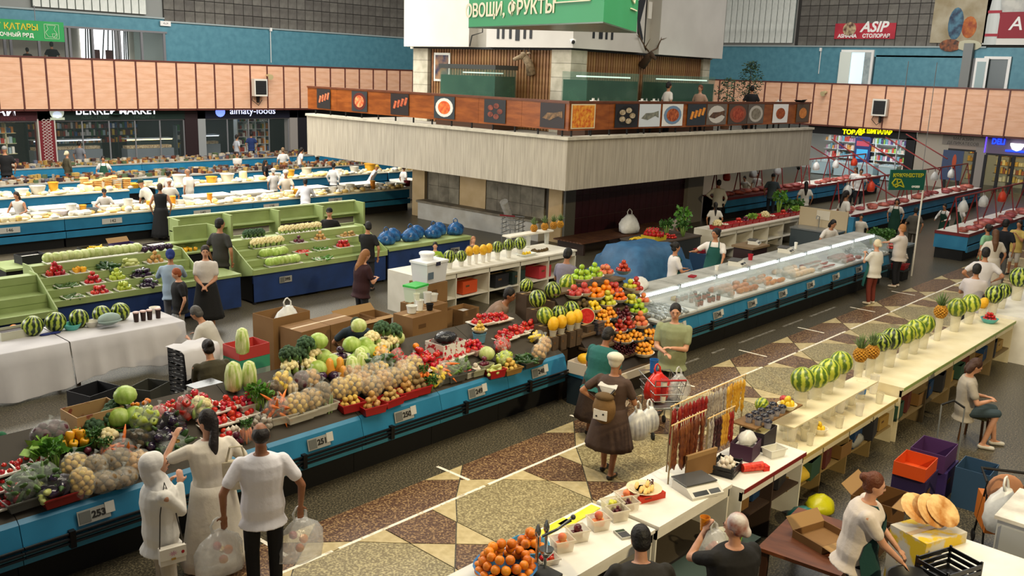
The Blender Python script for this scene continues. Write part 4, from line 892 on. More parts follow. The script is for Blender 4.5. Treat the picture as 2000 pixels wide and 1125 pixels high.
for i,(a,b) in enumerate(((9.5,14.6),(15.6,20.6),(20.7,26.5),(26.6,31.5))):
 long_counter(a,b,32.2,.9,'rear dairy counter, %s' % ('leftmost stretch','stretch behind the bread piles','stretch with white buckets','stretch beside the tower')[i],top=TOPY,dirn=1)
for i,(a,b) in enumerate(((10.5,15.0),(15.02,20.5),(20.52,27),(27.02,34))):
 long_counter(a,b,35.4,1.0,'far grocery counter, %s' % ('leftmost stretch with jars','stretch with the draped sheet and boxes','stretch with sweets and spices','stretch half hidden by the balcony')[i],top=mat('grey_top','#8e8b84','#a09c94',scale=3))
for i,(a,b) in enumerate(((12,19),(19.02,27),(27.02,36))):
 long_counter(a,b,40.5,1.0,'farthest dried-fruit counter, %s' % ('left stretch','middle stretch','right stretch')[i],top=MATS['grey_top'])
# white refrigerators used as tables in the dairy island
for i,(px,py,w) in enumerate(((40,428,1.6),(140,412,1.4),(232,395,1.3),(430,385,1.6),(515,378,1.3),(640,372,1.5),(720,360,1.5),(790,350,1.1))):
 p = at(px,py,.85);p.y = 29.6 if i < 3 else 29.9
 p = Vector((p.x,29.9,0));t = thing('chest_fridge','white chest fridge behind the dairy counter, %s from the left' % ('first','second','third','fourth','fifth','sixth','seventh','eighth')[i],'fridge',p,0,'chest fridges of the dairy row')
 MB().bb((-w/2+.02,-.4,.03),(w/2-.02,.4,.78)).build('body',plain('#dcd9d0',.4),t);MB().bb((-w/2,-.43,.78),(w/2,.43,.85)).build('lid',plain('#f0ece0',.35),t)
# ---------------------------------------------------------------- meat hall on the right
long_counter(32.3,40.4,18.2,1.1,'blue meat counter with red edge below the balcony end',red=True,top=plain('#7a3a30'))
long_counter(40.5,48.0,18.2,1.1,'blue meat counter with pale top in front of the freezers',red=True)
long_counter(32.0,39.0,13.0,1.1,'blue meat counter behind the herb seller',red=True)
long_counter(39.1,47.0,13.0,1.1,'farther blue meat counter below the hanging bags',red=True)
t = long_counter(31.2,40.0,8.8,1.0,'bright blue meat block with red rim beside the customers',red=True,face=mat('bright_blue_paint','#1f6f96','#2a7ba2',scale=2));MB().bb((-4.42,-.01,.35),(-4.38,1.02,.9)).build('end_panel',MATS['bright_blue_paint'],t);MB().bb((-4.44,-.03,.8),(-4.38,1.03,.9)).build('red_end_rim',plain('#6d1a1c'),t)
# white shelving with vegetable trays behind the fish counter
shelf_counter(24.6,31.0,14.0,14.9,.92,6,'white shelf counter topped with red vegetable trays behind the fish sellers')
t = thing('sink_unit','steel sink unit in front of a beige splash board','sink',(28.3,12.55,0));MB().bb((-.35,-.75,0),(.35,.75,.8)).build('cabinet',plain('#3f4a50'),t);MB().bb((-.38,-.78,.8),(.38,.78,.85)).build('basin_top',STEEL,t);MB().bb((.4,-.8,.6),(.44,.85,1.45)).build('splash_board',plain('#b9a98c'),t);MB().tube([(.3,.1,.85),(.3,.1,1.2),(.1,.1,1.25),(.05,.1,1.15)],.015,6).build('tap',STEEL,t);MB().bb((.385,-.2,1.1),(.40,.25,1.4)).build('notice_sheet',plain('#cfc7b6'),t)
MB().bb((.4,-1.0,0),(.55,-.82,1.3)).build('blue_post',BLUE,t)
# low bench by the burgundy wall
t = thing('wooden_bench','long brown slatted bench against the burgundy wall','bench',(24.6,17.6,0))
for i in range(9): MB().bb((-2.9,-.55+i*.13,.38),(2.6,-.44+i*.13,.42)).build('slat',mat('bench_wood','#4a2c1c','#5c3a24',scale=3),t)
for x in (-2.7,0,2.4): MB().bb((x-.04,-.5,0),(x+.04,.55,.38)).build('leg',plain('#2a1a12'),t)
# ================================================================ the near right-hand row
CREAMT = mat('cream_worktop','#d8cba6','#e2d7b6',rough=.4,scale=3);EDGEG = plain('#8fa35c',.5)
shelf_counter(5.0,7.35,4.65,5.45,.90,2,'white counter end carrying oranges and tubs of stone fruit',TOPW,inner=plain('#4a4236',.8))
shelf_counter(7.37,8.85,4.62,5.4,.93,1,'white counter carrying the digital scale',TOPW,inner=plain('#4a4236',.8))
t = shelf_counter(8.88,10.45,4.48,5.2,.90,2,'red-edged white counter with hanging sausage sweets',TOPW,plain('#7a1f1c'),.48,inner=plain('#3c2c22',.8))
t = shelf_counter(10.48,13.9,4.6,5.35,.74,4,'low cream counter crowded with clear plastic tubs',CREAMT,plain('#b39a5a'),.28,inner=plain('#8a7448',.8))
t = shelf_counter(13.95,20.05,4.55,5.3,.90,5,'long cream counter with green edge under the watermelon row',CREAMT,EDGEG,.32,inner=plain('#7d6a48',.8))
t = shelf_counter(20.12,26,4.2,5.2,.95,4,'farther white counter with green edge at the right margin',TOPW,EDGEG,.32)
rs = thing('raised_shelf','thin raised cream shelf standing on clear tubs','shelf',(12.1,4.95,.74))
MB().bb((-1.3,-.15,.26),(1.5,.2,.28)).build('board',CREAMT,rs)
CLR = mat('clear_plastic','#e6e3cf',rough=.15,alpha=.30,spec=.6)
for x in (-1.1,-.5,.1,.7,1.3): MB().lathe([(.06,0),(.075,.255)],12,(x,.02,0)).build('tub_leg',CLR,rs,smooth=60)
# sellers' corner: brown table, bread box, crates
t = thing('brown_table','low brown wooden table beside the vendor','table',(9.15,3.65,0),.1)
MB().bb((-.62,-.45,.46),(.62,.45,.5)).build('table_top',mat('brown_table_wood','#5a2f18','#6f3c20',rough=.5,scale=3,stretch=(4,1,1)),t)
for i in (-.55,.55):
 for j in (-.38,.38): MB().bb((i-.035,j-.035,0),(i+.035,j+.035,.46)).build('leg',plain('#3a2012'),t)
MB().bb((-.58,-.42,.36),(.58,-.39,.46)).build('apron',plain('#4a2814'),t)
t = thing('white_table','white table cut by the lower right corner','table',(9.0,1.9,0));MB().bb((-.6,-.5,.76),(.75,.5,.8)).build('table_top',TOPW,t)
for i in (-.5,.65):
 for j in (-.42,.42): MB().tube([(i,j,0),(i,j,.76)],.025,8).build('leg',GREY,t)
t = thing('white_cabinet','pale marble-topped cabinet at the right edge','cabinet',(10.6,1.75,0));MB().bb((-.45,-.4,.05),(.45,.4,.96)).build('body',plain('#b9bcc0',.5),t);MB().bb((-.48,-.43,.96),(.48,.43,1.0)).build('top',mat('marble_top','#dfdcd4','#b9b4ac',scale=4,detail=6),t);MB().bb((-.47,-.35,.12),(-.45,.35,.9)).build('side_door',plain('#a9adb2'),t)
# ---------------------------------------------------------------- boxes
CARD = mat('corrugated_cardboard','#775631','#82613a',rough=.85,scale=1.5);CARDI = plain('#94744a',.9)
def carton(loc,d,rz,lab,m=CARD,open_=True,flaps=True,label_m=None,name='cardboard_box',grp=None,inner=None):
 t = thing(name,lab,'box',loc,rz,grp);x,y,z = d[0]/2,d[1]/2,d[2];w = .008
 if open_:
  b = MB();b.bb((-x,-y,0),(x,y,.01));b.bb((-x,-y,.01),(x,-y+w,z));b.bb((-x,y-w,.01),(x,y,z));b.bb((-x,-y+w,.01),(-x+w,y-w,z));b.bb((x-w,-y+w,.01),(x,y-w,z));b.build('walls',m,t)
  if flaps:
   for s in (-1,1):
    MB().add([(-x,s*y,z),(x,s*y,z),(x,s*(y+y*.55),z+.06*s+.05),(-x,s*(y+y*.55),z+.06*s+.05),(-x,s*y,z-.006),(x,s*y,z-.006),(x,s*(y+y*.55),z+.06*s+.044),(-x,s*(y+y*.55),z+.06*s+.044)],[(0,1,2,3),(7,6,5,4),(0,4,5,1),(1,5,6,2),(2,6,7,3),(3,7,4,0)]).build('flap',CARDI,t)
 else:
  MB().bb((-x,-y,0),(x,y,z)).build('body',m,t);MB().bb((-x-.001,-.03,z),(x+.001,.03,z+.003)).build('tape',plain('#a88a5a',.4),t);MB().bb((-x*.6,-y-.003,z*.55),(-x*.1,-y,z*.7)).build('print_mark',plain('#5c4022'),t)
 if label_m: MB().bb((-x*.8,-y-.004,z*.15),(x*.8,-y,z*.75)).build('printed_side',label_m,t);MB().bb((-x-.004,-y*.8,z*.15),(-x,y*.8,z*.75)).build('printed_side',label_m,t)
 if inner: MB().bb((-x+.02,-y+.02,.02),(x-.02,y-.02,z*.7)).build('contents',inner,t)
 return t
def crate(loc,d,rz,lab,m,grp=None,rows=3):
 """plastic crate: floor, corner posts and slatted sides"""
 t = thing('plastic_crate',lab,'crate',loc,rz,grp);x,y,z = d[0]/2,d[1]/2,d[2]
 MB().bb((-x,-y,0),(x,y,.015)).build('floor_panel',m,t)
 for i in (-1,1):
  for j in (-1,1): MB().bb((i*x-.02*i,j*y-.02*j,.015),(i*x,j*y,z)).build('corner_post',m,t)
 for k in range(rows):
  z0 = .03+(z-.03)*k/rows;z1 = z0+(z-.03)/rows*.68
  for s in (-1,1):
   MB().bb((-x+.02,s*y-.006,z0),(x-.02,s*y+.006,z1)).build('side_slat',m,t);MB().bb((s*x-.006,-y+.02,z0),(s*x+.006,y-.02,z1)).build('side_slat',m,t)
 return t
for i,(x,y,d,c,lab) in enumerate(((3.4,12.4,(.6,.45,.5),'#8a2a24','red and white'),(4.2,12.2,(.6,.5,.35),'#7a5a34','plain brown'),(5.0,12.5,(.5,.45,.5),'#1d3a28','dark green'),(5.3,13.3,(.55,.5,.6),'#1c1c20','black'),(6.2,12.3,(.5,.4,.3),'#6a4a2c','low brown'),(6.1,13.2,(.5,.4,.5),'#3a3a34','grey'))): carton((x,y,0),d,.1*i,'%s carton on the floor between the counter and the cloth tables' % lab,plain(c),open_=i % 2 == 1,flaps=False)
# cardboard stacks inside the island
carton((8.75,12.6,0),(.72,.6,.62),.12,'lower carton of the pair carrying the white-bagged tray',open_=False);carton((8.6,12.62,.625),(.62,.55,.5),.1,'closed brown carton with tape behind the napa cabbages',open_=False);carton((9.27,12.75,.3),(.6,.55,.8),.1,'tall closed carton right of the taped one',open_=False)
carton((9.27,12.75,0),(.6,.55,.28),.1,'flat carton under the tall closed one',open_=False)
carton((8.55,13.25,0),(.8,.55,1.25),.1,'tall open carton holding a white plastic bag',inner=plain('#8a6a44'),flaps=False)
carton((9.95,12.95,0),(.55,.5,.95),.05,'open carton with raised flap beside the tall closed one',flaps=True);carton((10.45,13.15,0),(.55,.5,.9),.0,'rightmost open carton of the middle row',flaps=True)
for k in range(2): carton((10.9+.0,12.35,k*.52),(.78,.5,.51),.08,'%s printed carton of the stack under the plastic tubs' % ('lower','upper')[k],open_=False)
for k in range(2): carton((11.55,12.75,k*.52),(.5,.5,.51),.08,'%s carton of the narrow stack beside the plastic tubs' % ('lower','upper')[k],open_=False)
for k in range(3): carton((12.15,13.45,k*.42),(.55,.55,.41),.05,'%s carton under the white storage box' % ('bottom','middle','top')[k],open_=False)
t = thing('storage_box','white lidded plastic storage box on the carton stack','box',(12.12,13.4,1.262),.1);MB().box((0,0,.2),(.62,.45,.4),0,0,.88).build('body',mat('milky_plastic','#d9dbe0',rough=.4,alpha=.92),t);MB().bb((-.33,-.24,.4),(.33,.24,.44)).build('lid',plain('#e6e8ea',.4),t);MB().bb((-.06,-.255,.36),(.06,-.24,.43)).build('latch',plain('#2c2c44'),t);MB().bb((-.28,-.232,.1),(-.12,-.228,.24)).build('sticker',plain('#5a6a7a'),t)
t = thing('lidded_tub','small white lidded tub on top of the storage box','tub',(12.1,13.45,1.705));MB().lathe([(.13,0),(.14,.1),(.16,.1),(.16,.13)],16).build('tub',plain('#e2e3e4',.4),t,smooth=40);MB().lathe([(.165,.13),(.15,.15)],16).build('lid',plain('#eeeeee',.4),t)
for (px,py,lab,m) in ((853,605,'left open carton behind the apple heaps',None),(905,600,'open printed carton with a white bag behind the tomatoes',plain('#3d5a6a'))):
 p = at(px,py,.75);carton((p.x,p.y,.42),(.5,.42,.33),.1,lab,flaps=False,inner=plain('#c9c4bc') if m else None)
 carton((p.x,p.y,0),(.5,.42,.41),.1,'printed fruit carton below the %s' % lab,open_=False,label_m=mat('fruit_print','#2e5a78','#4a7a3a',scale=5))
p = slope(870,690);carton((p.x,p.y,p.z-.05),(.5,.4,.26),.05,'white tomato-print carton topped with a black bag',mat('tomato_print','#d8d4cc','#a8202a',scale=14,lo=.55,hi=.6,tex='noise'),flaps=False)
p = slope(190,835);carton((p.x,p.y+.1,p.z-.08),(.55,.42,.3),.05,'empty spotted carton behind the broccoli',mat('spotted_card','#b08c5c','#8c4a34',scale=9,lo=.58,hi=.64),flaps=False)
# box crates at the far left and left aisle
for k,(c1,nm) in enumerate((('#2f4f86','bottom blue'),('#3d3d44','second dark'),('#8a9a8e','third pale'),('#3a8a6a','fourth green'),('#b03a34','top red and blue'))):
 carton((7.55,12.75,k*.2),(.58,.45,.195),.06,'%s fruit carton in the stack left of the brown cartons' % nm,plain(c1,.6),flaps=False,open_=(k == 4))
for k in range(4): crate((6.9,13.3,k*.24),(.62,.44,.235),.1,'%s black crate in the stack with the white sheet' % ('bottom','second','third','top')[k],plain('#1d1d20',.4))
o = MB();r = []
for k,(yy,zz) in enumerate(((.22,.0),(-.2,.01),(-.27,-.03),(-.29,-.3),(-.3,-.45))): r.append([(x_*.33,yy+.02*math.sin(x_*5+k),zz+.015*math.sin(x_*7)) for x_ in (-1,-.6,-.2,.2,.6,1)])
P = [p for q_ in r for p in q_];P2 = [(p[0],p[1]-.004,p[2]+.006) for p in P];F = []
for k in range(4):
 for i in range(5): a = k*6+i;F += [(a,a+1,a+7,a+6),(30+a,30+a+6,30+a+7,30+a+1)]
tag(MB().add(P+P2,F).build('white_sheet',CLOTH,None,(6.9,13.3,.965),.1,smooth=180),'white sheet hanging over the stacked black crates','cloth')
# ================================================================ produce templates
def ballprof(r,sq=1.,dim=.0,n=7):
 out = []
 for k in range(n+1):
  t = -PI/2+PI*k/n;rr = max(r*math.cos(t),r*.06);z = r*sq*math.sin(t)
  if dim and k in (n,0): z *= (1-dim)
  out.append((rr,z))
 return out
def ball(key,name,c1,c2=None,r=.04,sq=.9,dim=.2,rough=.35,n=10,rnd=.12,scale=6,stem=None,k=7,spec=.5,sx=1,sy=1):
 m = mat('skin_'+key,c1,c2,rough=rough,rnd=rnd,scale=scale/r*.04,spec=spec)
 parts = []
 if stem: parts = [('stem',MB().lathe([(r*.35,r*sq*.80),(r*.12,r*sq*.93),(r*.08,r*sq*1.12)],5),plain(stem))]
 proto(key,name,MB().lathe(ballprof(r,sq,dim,k),n,sx=sx,sy=sy),m,parts)
ball('tomato','tomato','#a8101a','#c42a20',.042,.8,.25,.2,stem='#4a6a2a');ball('cherry','cherry_tomato','#b01016','#c8301c',.02,.95,.1,.2,n=8,k=5);ball('cherry_y','cherry_tomato','#c86a12','#dc9020',.02,.95,.1,.2,n=8,k=5);ball('cherry_d','cherry_tomato','#6a1414','#8a2a1a',.02,.95,.1,.2,n=8,k=5)
ball('apple_g','green_apple','#86a81e','#a8c43a',.042,.9,.25,.3);ball('apple_r','red_apple','#9a1a20','#c04a3a',.042,.9,.25,.3);ball('apple_y','yellow_apple','#b8b82a','#ccc84a',.042,.9,.25,.3);ball('peach','peach','#c8503a','#e0a05a',.043,.93,.15,.7);ball('pink','pink_apple','#b8402e','#d88a5a',.043,.9,.25,.35)
ball('orange','orange','#d8720a','#e88a14',.045,.96,.08,.45);ball('mandarin','mandarin','#d85a0a','#e87418',.038,.8,.15,.4);ball('apricot','apricot','#d88418','#e8a42c',.027,.95,.1,.6,n=8,k=6);ball('plum','plum','#3a0c1a','#6a1a24',.026,1,.05,.4,n=8,k=6);ball('nectar','nectarine','#8a1418','#c04020',.036,.95,.15,.3,n=8,k=6);ball('lemon','lemon','#dcb414','#e8c828',.034,1.25,0,.4,n=8,k=6);ball('pomegr','pomegranate','#a82a22','#c8564a',.05,.92,.1,.4);ball('kiwi','kiwi','#4a3818','#5c4a24',.032,1.1,0,.8,n=8,k=6)
ball('onion','onion','#a87a3a','#c49a5a',.038,.9,-.25,.4);ball('r_onion','red_onion','#4a1428','#6a2438',.036,.85,-.2,.35);ball('garlic','garlic_bulb','#d8d0c0','#c0b0a0',.03,.85,-.6,.6,n=8,k=6);ball('radish','radish','#a81430','#c02040',.016,1,-.1,.3,n=6,k=5);ball('beet','beetroot','#3a0e1c','#541828',.05,.9,-.1,.7)
proto('potato','potato',MB().ell((0,0,0),(.042,.033,.03),8,6),mat('skin_potato','#9a7a44','#b8965a',rough=.7,rnd=.14,scale=14));proto('potato_y','potato',MB().ell((0,0,0),(.036,.032,.03),8,6),mat('skin_potato_y','#b8923a','#d0b05a',rough=.6,rnd=.12,scale=14));proto('potato_b','potato',MB().ell((0,0,0),(.05,.04,.036),8,6),mat('skin_potato_b','#6a5434','#8a7048',rough=.8,rnd=.14,scale=14))
CABM = mat('cabbage_leaf','#8aa83e','#b4c874',rough=.45,rnd=.1,scale=14,stretch=(1,1,.4));
def cabbage(key,name,r,m,sq=.88):
 b = MB();b.lathe(ballprof(r,sq,.05,8),14);
 for i in range(4):
  a = i*1.6;b.ell((r*.25*math.cos(a),r*.25*math.sin(a),-r*.06),(r*.86,r*.86,r*.8),10,6)
 proto(key,name,b,m)
cabbage('cabbage','cabbage',.115,CABM);cabbage('w_cabbage','cabbage',.1,mat('white_cabbage_leaf','#a0b060','#c8cf94',rough=.4,rnd=.08,scale=12,stretch=(1,1,.4)))
def florets(key,name,R,m,leaf,n,fr):
 b = MB();rr = random.Random(3)
 for i in range(n):
  u = 1-1.15*i/n;a = i*2.4;s = math.sqrt(max(0,1-u*u));b.ell((R*s*math.cos(a)*.8,R*s*math.sin(a)*.8,R*.75*u),fr*rr.uniform(.85,1.2),7,5)
 l = MB()
 for i in range(6):
  a = i*1.05;l.ell((R*.75*math.cos(a),R*.75*math.sin(a),-R*.45),(R*.45,R*.2,R*.55),7,5,M=Matrix.Rotation(a,3,'Z') @ Matrix.Rotation(.5,3,'Y'))
 proto(key,name,b,m,[('leaves',l,leaf)])
florets('cauli','cauliflower',.1,mat('cauliflower_curd','#cfbf86','#e0d4a8',rough=.9,rnd=.06,scale=30,bump=.4),mat('cauli_leaf','#7f9a4a','#a4b872',rnd=.1,scale=8),22,.034);florets('broccoli','broccoli',.105,mat('broccoli_floret','#1f3a22','#3f5a3c',rough=.8,rnd=.12,scale=30,bump=.5),plain('#4a6a36'),26,.032)
proto('napa','napa_cabbage',MB().lathe([(.03,0),(.075,.03),(.085,.1),(.08,.2),(.06,.28),(.02,.31)],12,wob=.06,lobes=6),mat('napa_leaf','#dfe0b0','#9cb450',rough=.45,rnd=.06,scale=9,stretch=(4,4,.7)))
proto('squash','butternut_squash',MB().lathe([(.02,-.005),(.055,.01),(.062,.06),(.045,.12),(.04,.17),(.015,.2)],12),mat('squash_skin','#c8862a','#d89a3e',rough=.4,rnd=.06,scale=5))
proto('melon','yellow_melon',MB().lathe(ballprof(.085,1.35,0,9),14),mat('melon_skin','#d8a012','#e4b42a',rough=.5,rnd=.06,scale=20))
def capsule(key,name,l,r,m,n=8,bend=0,stem=None):
 pth = [(-l/2,0,0),(-l*.44,0,.0),(-l*.25,bend*.6,0),(0,bend,0),(l*.25,bend*.6,0),(l*.44,0,0),(l/2,0,0)]
 b = MB().tube(pth,[r*.25,r*.75,r,r,r,r*.75,r*.25],n);proto(key,name,b,m,[('stem',MB().tube([(l/2-.004,0,0),(l/2+.02,0,0)],.007,5),plain(stem))] if stem else [])
capsule('cucumber','cucumber',.15,.019,mat('cucumber_skin','#2c4a1e','#5c7a38',rough=.4,rnd=.12,scale=20,stretch=(.3,1,1)));capsule('zucchini','zucchini',.22,.028,mat('zucchini_skin','#a8b060','#c4c880',rough=.35,rnd=.08,scale=10));capsule('d_zucchini','zucchini',.2,.026,mat('dark_zucchini_skin','#1e3a1e','#3a5a2c',rough=.3,rnd=.1,scale=10),stem='#5c7a3c');capsule('chili','chili_pepper',.13,.010,mat('chili_red','#a81a12','#c03a20',rough=.3,rnd=.15,scale=8),6,.012);capsule('g_chili','green_pepper_pod',.14,.011,mat('chili_green','#3a6a1e','#5c8a30',rough=.35,rnd=.12,scale=8),6,.014);capsule('corn','corn_cob',.19,.024,mat('corn_kernels','#d8b62a','#e8d050',rough=.5,rnd=.06,scale=60,bump=.5));capsule('banana','banana',.18,.018,mat('banana_skin','#d8b41e','#e2c63c',rough=.5,rnd=.06,scale=5),7,.035);capsule('eggroll','wafer_roll',.13,.022,mat('wafer','#d8b060','#e4c684',rough=.7,rnd=.05,scale=20),8);capsule('leek','leek',.3,.014,mat('leek_skin','#3c6a24','#b8c890',rough=.4,rnd=.1,scale=3),7)
proto('carrot','carrot',MB().tube([(0,0,0),(.03,0,0),(.1,0,0),(.17,0,0)],[.012,.019,.014,.003],8),mat('carrot_skin','#c8581a','#dc7426',rough=.5,rnd=.1,scale=12));proto('parsnip','parsnip',MB().tube([(0,0,0),(.03,0,0),(.12,0,0),(.2,0,0)],[.015,.024,.016,.004],8),mat('parsnip_skin','#c8ac74','#d8c094',rough=.6,rnd=.08,scale=12))
EGG = mat('eggplant_skin','#1c1026','#2e1a38',rough=.18,rnd=.15,scale=5,spec=.7)
proto('eggplant','eggplant',MB().tube([(-.09,0,0),(-.08,0,0),(-.03,0,0),(.04,0,0),(.09,0,0)],[.012,.034,.042,.03,.012],10),EGG,[('calyx',MB().tube([(.07,0,0),(.1,0,0),(.125,0,0)],[.024,.014,.008],7),plain('#3f5a2c'))]);ball('r_egg','round_eggplant','#241428','#3c2040',.062,.85,.1,.18)
proto('bell','bell_pepper',MB().lathe([(.01,-.045),(.028,-.045),(.04,.0),(.042,.03),(.03,.045),(.01,.036)],12,wob=.08,lobes=4),mat('pepper_lightgreen','#9cae30','#b6c250',rough=.25,rnd=.1,scale=5),[('stem',MB().tube([(0,0,.03),(0,0,.065)],.007,5),plain('#5a7a34'))]);proto('bell_r','bell_pepper',PROTO['bell'] and MB().lathe([(.01,-.045),(.028,-.045),(.04,.0),(.042,.03),(.03,.045),(.01,.036)],12,wob=.08,lobes=4),mat('pepper_red','#a0141a','#b82a20',rough=.2,rnd=.12,scale=5),[('stem',MB().tube([(0,0,.03),(0,0,.065)],.007,5),plain('#5a7a34'))]);proto('bell_y','bell_pepper',MB().lathe([(.01,-.045),(.028,-.045),(.04,.0),(.042,.03),(.03,.045),(.01,.036)],12,wob=.08,lobes=4),mat('pepper_yellow','#d8961a','#e4ac2a',rough=.2,rnd=.1,scale=5),[('stem',MB().tube([(0,0,.03),(0,0,.065)],.007,5),plain('#5a7a34'))])
# watermelon rind: broken dark stripes running pole to pole
def rind(name,dark,mid,pale,freq=5.5):
 m = bpy.data.materials.new(name);m.use_nodes = True;nt = m.node_tree;N = nt.nodes;L = nt.links;b = N['Principled BSDF'];b.inputs['Roughness'].default_value = .35
 tc = N.new('ShaderNodeTexCoord');gr = N.new('ShaderNodeTexGradient');gr.gradient_type = 'RADIAL';L.new(tc.outputs['Object'],gr.inputs[0])
 nz = N.new('ShaderNodeTexNoise');nz.inputs['Scale'].default_value = 14;L.new(tc.outputs['Object'],nz.inputs['Vector'])
 mu = N.new('ShaderNodeMath');mu.operation = 'MULTIPLY_ADD';mu.inputs[1].default_value = 2*PI*freq*2;L.new(gr.outputs['Fac'],mu.inputs[0])
 m2 = N.new('ShaderNodeMath');m2.operation = 'MULTIPLY';m2.inputs[1].default_value = 6;L.new(nz.outputs['Fac'],m2.inputs[0]);L.new(m2.outputs[0],mu.inputs[2])
 sn = N.new('ShaderNodeMath');sn.operation = 'SINE';L.new(mu.outputs[0],sn.inputs[0])
 mr = N.new('ShaderNodeMapRange');mr.inputs[1].default_value = -1;L.new(sn.outputs[0],mr.inputs[0])
 r = N.new('ShaderNodeValToRGB');e = r.color_ramp.elements;e[0].position = .3;e[0].color = rgb(dark);e[1].position = .75;e[1].color = rgb(pale);x = e.new(.5);x.color = rgb(mid)
 L.new(mr.outputs[0],r.inputs[0])
 oi = N.new('ShaderNodeObjectInfo');hv = N.new('ShaderNodeHueSaturation');q = N.new('ShaderNodeMapRange');q.inputs[3].default_value = .85;q.inputs[4].default_value = 1.15;L.new(oi.outputs['Random'],q.inputs[0]);L.new(q.outputs[0],hv.inputs['Value']);L.new(r.outputs[0],hv.inputs['Color']);L.new(hv.outputs[0],b.inputs['Base Color']);return m
proto('wmelon','watermelon',MB().lathe(ballprof(.15,1.02,.03,10),20),rind('watermelon_rind','#16280e','#3c5a1c','#9aa83e'))
proto('wmelon_l','watermelon',MB().lathe(ballprof(.15,1.05,.03,10),20),rind('watermelon_rind_light','#4a6418','#85982a','#aab23c',4.5))
lv = MB()
for ring,(n_,r0,h,out) in enumerate(((8,.03,.10,.09),(7,.022,.15,.06),(5,.012,.19,.025))):
 for i in range(n_):
  a = 2*PI*i/n_+ring*.4;c_,s_ = math.cos(a),math.sin(a);w = .012
  P = [(r0*c_-w*s_,r0*s_+w*c_,0),(r0*c_+w*s_,r0*s_-w*c_,0),((r0+out*.55)*c_+w*.8*s_,(r0+out*.55)*s_-w*.8*c_,h*.6),((r0+out)*c_,(r0+out)*s_,h),((r0+out*.55)*c_-w*.8*s_,(r0+out*.55)*s_+w*.8*c_,h*.6),(r0*.4*c_,r0*.4*s_,0),((r0+out*.4)*c_,(r0+out*.4)*s_,h*.6)]
  lv.add([(p[0],p[1],p[2]+.165) for p in P],[(0,1,2,4),(4,2,3),(0,4,6,5),(1,5,6,2),(4,3,6),(2,6,3)])
pb = MB()
for k in range(9):
 z = .01+.018*k;r_ = .062*math.sin(PI*(k+1.6)/11.2)+.012
 for i in range(10): a = 2*PI*(i+.5*(k % 2))/10;pb.ell((r_*math.cos(a),r_*math.sin(a),z),(.019,.019,.014),6,4)
pb.lathe([(.03,0),(.055,.03),(.066,.09),(.055,.15),(.03,.17)],10)
proto('pineapple','pineapple',pb,mat('pineapple_skin','#8a5a14','#c8902a',rough=.7,rnd=.08,scale=50),[('crown',lv,mat('pineapple_crown','#3a5026','#6a7c44',rough=.6,scale=10))])
gb = MB();rr_ = random.Random(5)
for i in range(26): u = i/26;a = i*2.4;q_ = .045*(1-u*.75);gb.ell((q_*math.cos(a),q_*math.sin(a),-.11*u+.02),.012,6,4)
proto('grapes','grape_bunch',gb,mat('dark_grapes','#2a0a12','#5a1a24',rough=.3,rnd=.15,scale=20))
def leafbunch(key,name,m,h,sp,n,lw=.02,stalk='#7a9a4a'):
 b = MB();r = random.Random(n)
 for i in range(n):
  a = r.uniform(0,6.28);t = r.random();c = Vector((sp*t*math.cos(a),sp*t*math.sin(a),h*r.uniform(.5,1)));d = Vector((math.cos(a)*r.uniform(.2,1),math.sin(a)*r.uniform(.2,1),r.uniform(-.3,.9))).normalized();e = d.orthogonal().normalized();e = (Matrix.Rotation(r.uniform(0,6),3,d) @ e);l = lw*r.uniform(1.5,2.6)
  b.add([c,c+d*l*.5+e*lw,c+d*l,c+d*l*.5-e*lw],[(0,1,2,3)])
 s = MB()
 for i in range(7): a = i*.9;s.tube([(.01*math.cos(a),.01*math.sin(a),0),(sp*.5*math.cos(a),sp*.5*math.sin(a),h*.7)],.006,5)
 proto(key,name,s,plain(stalk),[('leaves',b,m)])
leafbunch('herbs','herb_bunch',mat('herb_leaf','#24481c','#44702c',rough=.6,scale=20),.2,.08,90);leafbunch('celery','celery_bunch',mat('celery_leaf','#3a6a1c','#5c9030',rough=.5,scale=20),.32,.09,70,.03,'#8ab04a');leafbunch('lettuce','lettuce_head',mat('lettuce_leaf','#6a9a34','#9cc05a',rough=.5,scale=10),.17,.1,60,.05,'#c8d49a')
pk = MB();pk.tube([(-.12,0,.02),(-.07,0,.09),(0,0,.12),(.07,0,.09),(.12,0,.02)],[.015,.035,.042,.035,.015],8)
proto('pumpkin','pumpkin_slice',pk,mat('pumpkin_flesh','#d8781a','#e89a2e',rough=.6,rnd=.06,scale=8),[('rind',MB().tube([(-.12,0,.015),(-.075,.02,.1),(0,.025,.14),(.075,.02,.1),(.12,0,.015)],[.01,.02,.025,.02,.01],6),plain('#b8701a'))])
